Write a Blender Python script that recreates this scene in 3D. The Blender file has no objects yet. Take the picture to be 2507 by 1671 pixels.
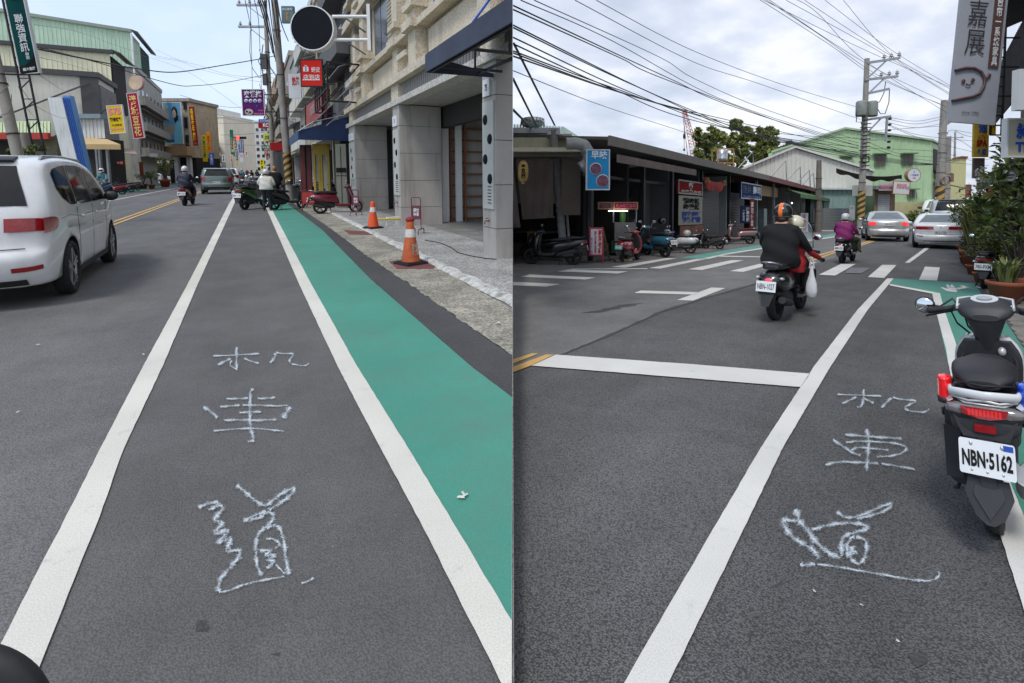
import bpy,bmesh,math,random
from mathutils import Vector,Matrix
random.seed(7)
R = math.radians
SC = bpy.context.scene
COL = SC.collection
# ---------------------------------------------------------------- camera
W0,H0 = 2507.0,1671.0
FP,XP,YP,PITCH = 1250.0,1255.5,557.0,R(4.0)
CAM = Vector((0,0,1.6))
cd = bpy.data.cameras.new('camera'); cam = bpy.data.objects.new('camera',cd); COL.objects.link(cam)
cd.sensor_fit = 'HORIZONTAL'; cd.sensor_width = 36.0; cd.lens = 36.0*FP/W0
cd.shift_x = -(XP-W0/2)/W0; cd.shift_y = (YP-H0/2)/W0
cd.clip_start = 0.05; cd.clip_end = 3000
cam.location = CAM; cam.rotation_euler = (R(90)-PITCH,0,0)
SC.camera = cam
# ---------------------------------------------------------------- world and sun (bright overcast)
SUN_EL,SUN_AZ = R(58),R(-150)
w = bpy.data.worlds.new('World'); SC.world = w; w.use_nodes = True
nt = w.node_tree; nt.nodes.clear(); N = nt.nodes.new; LK = nt.links.new
out = N('ShaderNodeOutputWorld'); bg = N('ShaderNodeBackground'); bg.inputs[1].default_value = 0.1
sky = N('ShaderNodeTexSky'); sky.sky_type = 'NISHITA'; sky.sun_disc = False
sky.sun_elevation = SUN_EL; sky.sun_rotation = SUN_AZ; sky.dust_density = 2.5; sky.air_density = 1.0
tc = N('ShaderNodeTexCoord'); sep = N('ShaderNodeSeparateXYZ'); LK(tc.outputs['Generated'],sep.inputs[0])
# project the direction on a flat cloud deck so that clouds flatten towards the horizon
zz = N('ShaderNodeMath'); zz.operation = 'MAXIMUM'; zz.inputs[1].default_value = 0.0; LK(sep.outputs[2],zz.inputs[0])
za = N('ShaderNodeMath'); za.operation = 'ADD'; za.inputs[1].default_value = 0.3; LK(zz.outputs[0],za.inputs[0])
dx = N('ShaderNodeMath'); dx.operation = 'DIVIDE'; LK(sep.outputs[0],dx.inputs[0]); LK(za.outputs[0],dx.inputs[1])
dy = N('ShaderNodeMath'); dy.operation = 'DIVIDE'; LK(sep.outputs[1],dy.inputs[0]); LK(za.outputs[0],dy.inputs[1])
cmb = N('ShaderNodeCombineXYZ'); LK(dx.outputs[0],cmb.inputs[0]); LK(dy.outputs[0],cmb.inputs[1])
n1 = N('ShaderNodeTexNoise'); n1.inputs['Scale'].default_value = 1.5; n1.inputs['Detail'].default_value = 7; n1.inputs['Roughness'].default_value = 0.55
n1.inputs['Distortion'].default_value = 0.35
LK(cmb.outputs[0],n1.inputs['Vector'])
n2 = N('ShaderNodeTexNoise'); n2.inputs['Scale'].default_value = 4.5; n2.inputs['Detail'].default_value = 6; LK(cmb.outputs[0],n2.inputs['Vector'])
cr = N('ShaderNodeValToRGB'); e = cr.color_ramp.elements
e[0].position = 0.40; e[0].color = (4.3,4.8,5.8,1); e[1].position = 0.58; e[1].color = (7.1,7.2,7.5,1)
e2 = e.new(0.5); e2.color = (5.4,5.8,6.7,1)
am = N('ShaderNodeMixRGB'); am.inputs[0].default_value = 0.35; LK(n1.outputs[0],am.inputs[1]); LK(n2.outputs[0],am.inputs[2]); LK(am.outputs[0],cr.inputs[0])
# thin even veil where the deck opens (towards the left of the view)
veil = N('ShaderNodeValToRGB'); v = veil.color_ramp.elements
v[0].position = 0.0; v[0].color = (5.9,7.0,8.0,1); v[1].position = 0.45; v[1].color = (4.3,5.8,8.2,1)
LK(sep.outputs[2],veil.inputs[0])
vm = N('ShaderNodeMixRGB'); vm.inputs[0].default_value = 0.25; LK(veil.outputs[0],vm.inputs[1]); LK(cr.outputs[0],vm.inputs[2])
mr = N('ShaderNodeMapRange'); mr.interpolation_type = 'SMOOTHSTEP'; mr.inputs[1].default_value = -0.25; mr.inputs[2].default_value = 0.1
LK(sep.outputs[0],mr.inputs[0])
cm = N('ShaderNodeMixRGB'); LK(mr.outputs[0],cm.inputs[0]); LK(vm.outputs[0],cm.inputs[1]); LK(cr.outputs[0],cm.inputs[2])
sm = N('ShaderNodeMixRGB'); sm.inputs[0].default_value = 0.88; LK(sky.outputs[0],sm.inputs[1]); LK(cm.outputs[0],sm.inputs[2])
LK(sm.outputs[0],bg.inputs[0]); LK(bg.outputs[0],out.inputs[0])
sd = bpy.data.lights.new('sun','SUN'); sd.energy = 1.3; sd.angle = R(14); sd.color = (1.0,0.97,0.92)
sun = bpy.data.objects.new('sun',sd); COL.objects.link(sun)
d = Vector((math.sin(SUN_AZ)*math.cos(SUN_EL),math.cos(SUN_AZ)*math.cos(SUN_EL),math.sin(SUN_EL)))
sun.rotation_euler = d.to_track_quat('Z','Y').to_euler()
SC.view_settings.view_transform = 'Standard'; SC.view_settings.look = 'None'
SC.view_settings.exposure = 0.6; SC.view_settings.gamma = 1.0; SC.view_settings.use_curve_mapping = False
SC.render.engine = 'CYCLES'; SC.cycles.use_denoising = True
SC.cycles.max_bounces = 5; SC.cycles.diffuse_bounces = 3; SC.cycles.glossy_bounces = 3; SC.cycles.transparent_max_bounces = 8
SC.cycles.transmission_bounces = 3; SC.cycles.caustics_reflective = False; SC.cycles.caustics_refractive = False
# ---------------------------------------------------------------- the two streets: gently climbing left one, gently falling right one
def cray(px,py):
    a,b = px-XP,YP-py
    return Vector((a,FP*math.cos(PITCH)+b*math.sin(PITCH),-FP*math.sin(PITCH)+b*math.cos(PITCH)))
FR = {}
for key,vx,vy in (('L',615,424),('R',2255,523)):
    r0 = cray(XP,vy); el = math.atan2(r0.z,r0.y)
    M = Matrix.Translation(CAM) @ Matrix.Rotation(el,4,'X') @ Matrix.Translation(-CAM)
    rv = M.to_3x3().inverted() @ cray(vx,vy)
    a = math.atan2(rv.x,rv.y)
    FR[key+'c'] = M; FR[key] = M @ Matrix.Rotation(-a,4,'Z'); FR[key+'a'] = a
INV = {k: FR[k].inverted() for k in ('L','R','Lc','Rc')}
def ray(fr,px,py): return INV[fr].to_3x3() @ cray(px,py)
def g(fr,px,py,z=0.0):
    r = ray(fr,px,py); k = (z-CAM.z)/r.z; return Vector((r.x*k,r.y*k,z))
def onx(fr,x,px,py):
    r = ray(fr,px,py); k = x/r.x; return Vector((x,r.y*k,CAM.z+r.z*k))
def ony(fr,y,px,py):
    r = ray(fr,px,py); k = y/r.y; return Vector((r.x*k,y,CAM.z+r.z*k))
def conv(a,b,P): return INV[b] @ (FR[a] @ Vector(P))
def proj(fr,P):
    q = FR[fr] @ Vector(P) - CAM; c,s = math.cos(PITCH),math.sin(PITCH)
    dep = q.y*c - q.z*s; up = q.y*s + q.z*c
    return XP+FP*q.x/dep,YP-FP*up/dep
# ---------------------------------------------------------------- materials
MC = {}
def nd(m): return m.node_tree.nodes,m.node_tree.links
def M(name,col,rough=0.7,metal=0.0,var=0.12,sc=3.0,bump=0.0,bsc=40.0,coat=0.0,spec=0.5,dirt=0.0,trans=0.0,emit=0.0,fine=0.0):
    if name in MC: return MC[name]
    if name.startswith(('sign_','banner','poster')) or '_print' in name: rough,spec = .8,.15
    m = bpy.data.materials.new(name); m.use_nodes = True; n,l = nd(m)
    b = n['Principled BSDF']; b.inputs['Roughness'].default_value = rough; b.inputs['Metallic'].default_value = metal
    b.inputs['Coat Weight'].default_value = coat; b.inputs['Specular IOR Level'].default_value = spec
    if trans: b.inputs['Transmission Weight'].default_value = trans
    if len(col) == 3: col = (*col,1)
    t = n.new('ShaderNodeTexCoord')
    a = n.new('ShaderNodeTexNoise'); a.inputs['Scale'].default_value = sc; a.inputs['Detail'].default_value = 6; a.inputs['Roughness'].default_value = 0.65
    l.new(t.outputs['Object'],a.inputs['Vector'])
    r = n.new('ShaderNodeMapRange'); r.inputs[1].default_value = 0.3; r.inputs[2].default_value = 0.7
    r.inputs[3].default_value = 1-var; r.inputs[4].default_value = 1+var; l.new(a.outputs[0],r.inputs[0])
    x = n.new('ShaderNodeVectorMath'); x.operation = 'SCALE'; x.inputs[0].default_value = col[:3]; l.new(r.outputs[0],x.inputs['Scale'])
    src = x.outputs[0]
    if dirt:   # streaks of grime running down
        mp = n.new('ShaderNodeMapping'); mp.inputs['Scale'].default_value = (3.5,3.5,0.35); l.new(t.outputs['Object'],mp.inputs[0])
        q = n.new('ShaderNodeTexNoise'); q.inputs['Scale'].default_value = 1.6; q.inputs['Detail'].default_value = 8; l.new(mp.outputs[0],q.inputs['Vector'])
        qr = n.new('ShaderNodeMapRange'); qr.inputs[1].default_value = 0.5; qr.inputs[2].default_value = 0.72; qr.inputs[3].default_value = 0; qr.inputs[4].default_value = dirt
        l.new(q.outputs[0],qr.inputs[0])
        mx = n.new('ShaderNodeMixRGB'); l.new(qr.outputs[0],mx.inputs[0]); l.new(src,mx.inputs[1]); mx.inputs[2].default_value = (0.07,0.06,0.05,1); src = mx.outputs[0]
    if fine:
        f = n.new('ShaderNodeTexNoise'); f.inputs['Scale'].default_value = bsc*2; f.inputs['Detail'].default_value = 2; l.new(t.outputs['Object'],f.inputs['Vector'])
        fr_ = n.new('ShaderNodeMapRange'); fr_.inputs[1].default_value = 0.3; fr_.inputs[2].default_value = 0.7; fr_.inputs[3].default_value = 1-fine; fr_.inputs[4].default_value = 1+fine
        l.new(f.outputs[0],fr_.inputs[0]); y = n.new('ShaderNodeVectorMath'); y.operation = 'SCALE'; l.new(src,y.inputs[0]); l.new(fr_.outputs[0],y.inputs['Scale']); src = y.outputs[0]
    l.new(src,b.inputs['Base Color'])
    if bump:
        q = n.new('ShaderNodeTexNoise'); q.inputs['Scale'].default_value = bsc; q.inputs['Detail'].default_value = 4; l.new(t.outputs['Object'],q.inputs['Vector'])
        bp = n.new('ShaderNodeBump'); bp.inputs['Strength'].default_value = bump; bp.inputs['Distance'].default_value = 0.02
        l.new(q.outputs[0],bp.inputs['Height']); l.new(bp.outputs[0],b.inputs['Normal'])
    if emit:
        b.inputs['Emission Color'].default_value = col; b.inputs['Emission Strength'].default_value = emit
    MC[name] = m; return m
def asphalt(name,base,light,bscale,bstr,speck):
    m = bpy.data.materials.new(name); m.use_nodes = True; n,l = nd(m); b = n['Principled BSDF']
    b.inputs['Roughness'].default_value = 0.78; b.inputs['Specular IOR Level'].default_value = 0.35
    t = n.new('ShaderNodeTexCoord')
    big = n.new('ShaderNodeTexNoise'); big.inputs['Scale'].default_value = 0.35; big.inputs['Detail'].default_value = 9; big.inputs['Roughness'].default_value = 0.62
    mp = n.new('ShaderNodeMapping'); mp.inputs['Scale'].default_value = (1.6,0.35,1); l.new(t.outputs['Object'],mp.inputs[0]); l.new(mp.outputs[0],big.inputs['Vector'])
    r1 = n.new('ShaderNodeMapRange'); r1.inputs[1].default_value = 0.32; r1.inputs[2].default_value = 0.68; l.new(big.outputs[0],r1.inputs[0])
    mix = n.new('ShaderNodeMixRGB'); mix.inputs[1].default_value = (*base,1); mix.inputs[2].default_value = (*light,1); l.new(r1.outputs[0],mix.inputs[0])
    fi = n.new('ShaderNodeTexVoronoi'); fi.inputs['Scale'].default_value = bscale; l.new(t.outputs['Object'],fi.inputs['Vector'])
    f2 = n.new('ShaderNodeTexNoise'); f2.inputs['Scale'].default_value = bscale*0.5; f2.inputs['Detail'].default_value = 6; f2.inputs['Roughness'].default_value = 0.75; l.new(t.outputs['Object'],f2.inputs['Vector'])
    ad = n.new('ShaderNodeMath'); ad.operation = 'ADD'; l.new(fi.outputs['Distance'],ad.inputs[0]); l.new(f2.outputs[0],ad.inputs[1])
    r2 = n.new('ShaderNodeMapRange'); r2.inputs[1].default_value = 0.55; r2.inputs[2].default_value = 1.25; r2.inputs[3].default_value = 1+speck; r2.inputs[4].default_value = 1-speck
    l.new(ad.outputs[0],r2.inputs[0])
    s = n.new('ShaderNodeVectorMath'); s.operation = 'SCALE'; l.new(mix.outputs[0],s.inputs[0]); l.new(r2.outputs[0],s.inputs['Scale'])
    pt = n.new('ShaderNodeTexNoise'); pt.inputs['Scale'].default_value = 1.1; pt.inputs['Detail'].default_value = 8; pt.inputs['Roughness'].default_value = 0.7; l.new(t.outputs['Object'],pt.inputs['Vector'])
    pr_ = n.new('ShaderNodeMapRange'); pr_.inputs[1].default_value = 0.35; pr_.inputs[2].default_value = 0.65; pr_.inputs[3].default_value = 0.84; pr_.inputs[4].default_value = 1.14; l.new(pt.outputs[0],pr_.inputs[0])
    s0 = n.new('ShaderNodeVectorMath'); s0.operation = 'SCALE'; l.new(s.outputs[0],s0.inputs[0]); l.new(pr_.outputs[0],s0.inputs['Scale']); s = s0
    # scattered pale grit
    gr = n.new('ShaderNodeTexVoronoi'); gr.inputs['Scale'].default_value = 9; l.new(t.outputs['Object'],gr.inputs['Vector'])
    gt = n.new('ShaderNodeMath'); gt.operation = 'LESS_THAN'; gt.inputs[1].default_value = 0.045; l.new(gr.outputs['Distance'],gt.inputs[0])
    gn = n.new('ShaderNodeTexNoise'); gn.inputs['Scale'].default_value = 1.3; l.new(t.outputs['Object'],gn.inputs['Vector'])
    gq = n.new('ShaderNodeMapRange'); gq.inputs[1].default_value = 0.5; gq.inputs[2].default_value = 0.68; gq.inputs[4].default_value = 0.55; l.new(gn.outputs[0],gq.inputs[0])
    gm = n.new('ShaderNodeMath'); gm.operation = 'MULTIPLY'; l.new(gt.outputs[0],gm.inputs[0]); l.new(gq.outputs[0],gm.inputs[1])
    m2 = n.new('ShaderNodeMixRGB'); l.new(gm.outputs[0],m2.inputs[0]); l.new(s.outputs[0],m2.inputs[1]); m2.inputs[2].default_value = (0.35,0.34,0.32,1)
    l.new(m2.outputs[0],b.inputs['Base Color'])
    bp = n.new('ShaderNodeBump'); bp.inputs['Strength'].default_value = bstr; bp.inputs['Distance'].default_value = 0.01; bp.invert = True
    l.new(ad.outputs[0],bp.inputs['Height']); l.new(bp.outputs[0],b.inputs['Normal'])
    MC[name] = m; return m
def paintmark(name,col,wear=0.25,dark=(0.1,0.1,0.1),rough=0.7,wsc=6.0,th=.58):
    m = bpy.data.materials.new(name); m.use_nodes = True; n,l = nd(m); b = n['Principled BSDF']; b.inputs['Roughness'].default_value = rough
    t = n.new('ShaderNodeTexCoord')
    a = n.new('ShaderNodeTexNoise'); a.inputs['Scale'].default_value = wsc; a.inputs['Detail'].default_value = 10; a.inputs['Roughness'].default_value = 0.7; l.new(t.outputs['Object'],a.inputs['Vector'])
    r = n.new('ShaderNodeMapRange'); r.inputs[1].default_value = th; r.inputs[2].default_value = th+.2; r.inputs[4].default_value = wear; l.new(a.outputs[0],r.inputs[0])
    bgn = n.new('ShaderNodeTexNoise'); bgn.inputs['Scale'].default_value = 0.9; bgn.inputs['Detail'].default_value = 5; l.new(t.outputs['Object'],bgn.inputs['Vector'])
    r3 = n.new('ShaderNodeMapRange'); r3.inputs[1].default_value = 0.3; r3.inputs[2].default_value = 0.7; r3.inputs[3].default_value = 0.88; r3.inputs[4].default_value = 1.08; l.new(bgn.outputs[0],r3.inputs[0])
    fn = n.new('ShaderNodeTexNoise'); fn.inputs['Scale'].default_value = 160; fn.inputs['Detail'].default_value = 2; l.new(t.outputs['Object'],fn.inputs['Vector'])
    r4 = n.new('ShaderNodeMapRange'); r4.inputs[1].default_value = 0.3; r4.inputs[2].default_value = 0.7; r4.inputs[3].default_value = 0.86; r4.inputs[4].default_value = 1.1; l.new(fn.outputs[0],r4.inputs[0])
    mu = n.new('ShaderNodeMath'); mu.operation = 'MULTIPLY'; l.new(r3.outputs[0],mu.inputs[0]); l.new(r4.outputs[0],mu.inputs[1])
    s = n.new('ShaderNodeVectorMath'); s.operation = 'SCALE'; s.inputs[0].default_value = col; l.new(mu.outputs[0],s.inputs['Scale'])
    mx = n.new('ShaderNodeMixRGB'); l.new(r.outputs[0],mx.inputs[0]); l.new(s.outputs[0],mx.inputs[1]); mx.inputs[2].default_value = (*dark,1)
    l.new(mx.outputs[0],b.inputs['Base Color'])
    bp = n.new('ShaderNodeBump'); bp.inputs['Strength'].default_value = 0.35; bp.inputs['Distance'].default_value = 0.006; l.new(fn.outputs[0],bp.inputs['Height']); l.new(bp.outputs[0],b.inputs['Normal'])
    MC[name] = m; return m
def spraymat():
    m = bpy.data.materials.new('spray_paint'); m.use_nodes = True; n,l = nd(m); b = n['Principled BSDF']; b.inputs['Roughness'].default_value = 0.8
    b.inputs['Base Color'].default_value = (0.66,0.73,0.78,1)
    at = n.new('ShaderNodeAttribute'); at.attribute_name = 'soft'
    t = n.new('ShaderNodeTexCoord'); a = n.new('ShaderNodeTexNoise'); a.inputs['Scale'].default_value = 110; a.inputs['Detail'].default_value = 4; l.new(t.outputs['Object'],a.inputs['Vector'])
    ad = n.new('ShaderNodeMath'); ad.operation = 'ADD'; l.new(at.outputs['Fac'],ad.inputs[0]); l.new(a.outputs[0],ad.inputs[1])
    r = n.new('ShaderNodeMapRange'); r.inputs[1].default_value = 0.88; r.inputs[2].default_value = 1.46; r.inputs[4].default_value = 0.9; l.new(ad.outputs[0],r.inputs[0])
    l.new(r.outputs[0],b.inputs['Alpha'])
    MC['spray'] = m; return m
# ---------------------------------------------------------------- mesh builder
class MB:
    def __init__(s): s.v = []; s.f = []; s.m = []; s.cur = 0; s.sm = []
    def add(s,vs,fs,smooth=False):
        o = len(s.v); s.v += [tuple(p) for p in vs]
        for f in fs: s.f.append([o+i for i in f]); s.m.append(s.cur); s.sm.append(smooth)
        return s
    def box(s,a,b):
        (x0,y0,z0),(x1,y1,z1) = a,b
        if x0 > x1: x0,x1 = x1,x0
        if y0 > y1: y0,y1 = y1,y0
        if z0 > z1: z0,z1 = z1,z0
        return s.add([(x0,y0,z0),(x1,y0,z0),(x1,y1,z0),(x0,y1,z0),(x0,y0,z1),(x1,y0,z1),(x1,y1,z1),(x0,y1,z1)],
                     [(0,3,2,1),(4,5,6,7),(0,1,5,4),(1,2,6,5),(2,3,7,6),(3,0,4,7)])
    def prism(s,pts,ext):
        n = len(pts); e = Vector(ext); P = [Vector(p) for p in pts]
        nrm = Vector((0,0,0))
        for i in range(n): nrm += P[i].cross(P[(i+1) % n])
        if nrm.dot(e) > 0: P = P[::-1]
        return s.add(P+[p+e for p in P],[tuple(range(n)),tuple(range(2*n-1,n-1,-1))]+[(i,i+n,(i+1) % n+n,(i+1) % n) for i in range(n)])
    def bar(s,a,b,w,h=None):
        a,b = Vector(a),Vector(b); h = h or w; d = (b-a).normalized()
        up = Vector((0,0,1)) if abs(d.z) < 0.95 else Vector((0,1,0))
        x = d.cross(up).normalized()*w/2; y = x.cross(d).normalized()*h/2
        vs = [a-x-y,a+x-y,a+x+y,a-x+y,b-x-y,b+x-y,b+x+y,b-x+y]
        return s.add(vs,[(0,1,2,3),(7,6,5,4),(0,4,5,1),(1,5,6,2),(2,6,7,3),(3,7,4,0)])
    def tube(s,pts,r,n=8,smooth=True,caps=True):
        P = [Vector(p) for p in pts]; rs = r if isinstance(r,(list,tuple)) else [r]*len(P)
        vs = []; pv = None
        for i,p in enumerate(P):
            d = (P[min(i+1,len(P)-1)]-P[max(i-1,0)]).normalized()
            if pv is None:
                up = Vector((0,0,1)) if abs(d.z) < 0.9 else Vector((0,1,0)); x = d.cross(up).normalized()
            else: x = (pv-d*pv.dot(d)).normalized()
            pv = x; y = d.cross(x)
            for k in range(n):
                a = 2*math.pi*k/n; vs.append(p+(x*math.cos(a)+y*math.sin(a))*rs[i])
        fs = [(i*n+k,i*n+(k+1) % n,(i+1)*n+(k+1) % n,(i+1)*n+k) for i in range(len(P)-1) for k in range(n)]
        s.add(vs,fs,smooth)
        if caps: s.add(vs[:n],[tuple(range(n-1,-1,-1))]); s.add(vs[-n:],[tuple(range(n))])
        return s
    def lathe(s,prof,c,axis=(0,0,1),n=24,smooth=True,a0=0,a1=2*math.pi,sq=(1,1)):
        ax = Vector(axis).normalized(); up = Vector((0,0,1)) if abs(ax.z) < 0.9 else Vector((1,0,0))
        x = up.cross(ax).normalized(); y = ax.cross(x); c = Vector(c); full = abs(a1-a0-2*math.pi) < 1e-6; m = n if full else n+1
        vs = []
        for r,h in prof:
            for k in range(m):
                a = a0+(a1-a0)*k/n; vs.append(c+ax*h+(x*math.cos(a)*sq[0]+y*math.sin(a)*sq[1])*r)
        fs = []
        for i in range(len(prof)-1):
            for k in range(n):
                k2 = (k+1) % m if full else k+1
                fs.append((i*m+k,i*m+k2,(i+1)*m+k2,(i+1)*m+k))
        return s.add(vs,fs,smooth)
    def ell(s,c,r,nu=16,nv=10,v0=-1.0,v1=1.0,rot=None):
        c = Vector(c); vs = []; fs = []
        for j in range(nv+1):
            ph = math.pi/2*(v0+(v1-v0)*j/nv)
            for i in range(nu):
                a = 2*math.pi*i/nu; p = Vector((math.cos(a)*math.cos(ph)*r[0],math.sin(a)*math.cos(ph)*r[1],math.sin(ph)*r[2]))
                if rot: p = rot @ p
                vs.append(c+p)
        for j in range(nv):
            for i in range(nu): fs.append((j*nu+i,j*nu+(i+1) % nu,(j+1)*nu+(i+1) % nu,(j+1)*nu+i))
        return s.add(vs,fs,True)
    def loft(s,rings,smooth=True,caps=True):
        n = len(rings[0]); vs = [p for r in rings for p in r]
        fs = [(i*n+k,i*n+(k+1) % n,(i+1)*n+(k+1) % n,(i+1)*n+k) for i in range(len(rings)-1) for k in range(n)]
        s.add(vs,fs,smooth)
        if caps: s.add(rings[0],[tuple(range(n-1,-1,-1))],smooth); s.add(rings[-1],[tuple(range(n))],smooth)
        return s
    def rib(s,a,b,z0,z1,pitch=0.25,d=0.04,zt=None,nrm=None):
        """ribbed metal sheet from a to b (x,y), bottom z0, top z1 (zt: function of 0..1 for a sloping top)"""
        a,b = Vector((a[0],a[1],0)),Vector((b[0],b[1],0)); L = (b-a).length; n = max(2,min(160,int(L/pitch)))
        dr = (b-a)/L; nm = Vector(nrm).normalized() if nrm else Vector((dr.y,-dr.x,0)); vs = []
        for i in range(n):
            for u,o in ((0.0,0),(0.7,0),(0.78,d),(0.92,d)):
                k = (i+u)/n; p = a+dr*L*k+nm*o; top = zt(k) if zt else z1
                vs.append((p.x,p.y,z0)); vs.append((p.x,p.y,top))
        m = len(vs)//2
        return s.add(vs,[(2*i,2*i+2,2*i+3,2*i+1) for i in range(m-1)])
    def mesh(s,name,mats,off=Vector((0,0,0)),clip=None):
        me = bpy.data.meshes.new(name); me.from_pydata([tuple(Vector(p)-off) for p in s.v],[],s.f)
        for mm in (mats if isinstance(mats,(list,tuple)) else [mats]): me.materials.append(mm)
        me.polygons.foreach_set('material_index',s.m); me.polygons.foreach_set('use_smooth',s.sm)
        if clip:
            bm = bmesh.new(); bm.from_mesh(me); bmesh.ops.remove_doubles(bm,verts=bm.verts,dist=1e-5)
            co,no = clip
            g_ = bm.verts[:]+bm.edges[:]+bm.faces[:]
            r_ = bmesh.ops.bisect_plane(bm,geom=g_,plane_co=co-off,plane_no=no,clear_outer=True)
            ed = [x for x in r_['geom_cut'] if isinstance(x,bmesh.types.BMEdge)]
            if ed: bmesh.ops.holes_fill(bm,edges=ed,sides=0)
            bm.to_mesh(me); bm.free()
        me.update(); return me
def clipplane(fr):
    side = fr[0]; m3 = INV[fr].to_3x3()
    n = (m3 @ Vector((1 if side == 'L' else -1,0,0))).normalized()
    return (INV[fr] @ (CAM+Vector((-0.004 if side == 'L' else 0.004,0,0))),n)
def setp(o,label=None,cat=None,group=None,kind=None):
    if label: o['label'] = label
    if cat: o['category'] = cat
    if group: o['group'] = group
    if kind: o['kind'] = kind
    return o
def thing(name,label,cat,fr,loc,rz=0,sc=1.0,group=None,tilt=None):
    o = bpy.data.objects.new(name,None); COL.objects.link(o); o.empty_display_size = 0.2
    s3 = sc if isinstance(sc,(tuple,list)) else (sc,sc,sc)
    m = FR[fr] @ Matrix.Translation(Vector(loc)) @ Matrix.Rotation(rz,4,'Z')
    if tilt: m = m @ Matrix.Rotation(tilt[0],4,tilt[1])
    m = m @ Matrix.Diagonal((*s3,1))
    o.matrix_world = m; o['_off'] = tuple(loc); o['_fr'] = fr
    return setp(o,label,cat,group)
def part(root,name,mb,mats,local=False,clip=False,label=None,kind=None,at=None):
    """a part: mesh in the root's own coordinates (local) or in street coordinates"""
    off = Vector((0,0,0)) if local else Vector(root['_off'])
    me = mb.mesh(name,mats,off,clipplane(root['_fr']) if clip else None)
    if not len(me.vertices): return None
    o = bpy.data.objects.new(name,me); COL.objects.link(o); o.parent = root
    return setp(o,label,None,None,kind)
def sub(parent,name,mb,mats,root=None,clip=False,kind=None):
    """a part or sub-part in the same coordinates as its parent (parent has identity local matrix)"""
    off = Vector(root['_off']) if root else Vector((0,0,0))
    me = mb.mesh(name,mats,off,clipplane(root['_fr']) if (clip and root) else None)
    if not len(me.vertices): return None
    o = bpy.data.objects.new(name,me); COL.objects.link(o); o.parent = parent
    return setp(o,kind=kind)
def inst(parent,name,me,loc,rz=0,sc=(1,1,1)):
    if '_fr' in parent and parent['_fr'][0] == 'L' and conv(parent['_fr'],'Lc',Vector(parent['_off'])+Vector(loc)).x > -.25: return None
    o = bpy.data.objects.new(name,me); COL.objects.link(o); o.parent = parent; o.location = loc
    o.rotation_euler = (0,0,rz); o.scale = sc; return o
def solo(name,label,cat,fr,mb,mats,group=None,kind=None,clip=False,base=None):
    xs = [p[0] for p in mb.v]; ys = [p[1] for p in mb.v]; zs = [p[2] for p in mb.v]
    off = Vector(base) if base else Vector(((min(xs)+max(xs))/2,(min(ys)+max(ys))/2,min(zs)))
    if kind == 'structure': off = Vector((0,0,0))
    me = mb.mesh(name,mats,off,clipplane(fr) if clip else None)
    o = bpy.data.objects.new(name,me); COL.objects.link(o); o.matrix_world = FR[fr] @ Matrix.Translation(off)
    return setp(o,label,cat,group,kind)
def copy_tree(o,parent=None):
    c = o.copy(); COL.objects.link(c); c.parent = parent
    for ch in list(o.children): copy_tree(ch,c)
    return c
# ---------------------------------------------------------------- lettering
TXT = {}
def textmesh(body,bold=0.0,space=1.0,line=1.0):
    k = (body,bold,space,line)
    if k not in TXT:
        c = bpy.data.curves.new('lettering','FONT'); c.body = body; c.align_x = 'CENTER'; c.resolution_u = 2; c.offset = bold
        c.space_character = space; c.space_line = line
        o = bpy.data.objects.new('lettering',c); COL.objects.link(o); bpy.context.view_layer.update()
        me = bpy.data.meshes.new_from_object(o.evaluated_get(bpy.context.evaluated_depsgraph_get()))
        vs = [v.co.copy() for v in me.vertices]; fs = [tuple(p.vertices) for p in me.polygons]
        bpy.data.objects.remove(o); bpy.data.curves.remove(c); bpy.data.meshes.remove(me)
        if not vs: TXT[k] = ([],[],1,1)
        else:
            x0 = min(v.x for v in vs); x1 = max(v.x for v in vs); y0 = min(v.y for v in vs); y1 = max(v.y for v in vs)
            TXT[k] = ([((v.x-x0)/(x1-x0 or 1)-0.5,(v.y-y0)/(y1-y0 or 1)-0.5) for v in vs],fs,x1-x0,y1-y0)
    return TXT[k]
def tx(mb,body,c,u,v,w,h,bold=0.02,space=1.0,line=1.0,curve=None):
    vs,fs,_,_ = textmesh(body,bold,space,line); c,u,v = Vector(c),Vector(u).normalized(),Vector(v).normalized()
    mb.add([c+u*(a*w)+v*(b*h) for a,b in vs],fs); return mb
def letter(root,body,mat,c,u,v,w,h,bold=0.02,parent=None,line=1.0,name='lettering',space=1.0):
    mb = MB(); tx(mb,body,c,u,v,w,h,bold,space,line)
    if not mb.v: return None
    o = bpy.data.objects.new(name,mb.mesh(name,mat)); COL.objects.link(o); o.parent = parent or root; return o
def V(s): return '\n'.join(s)
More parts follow.
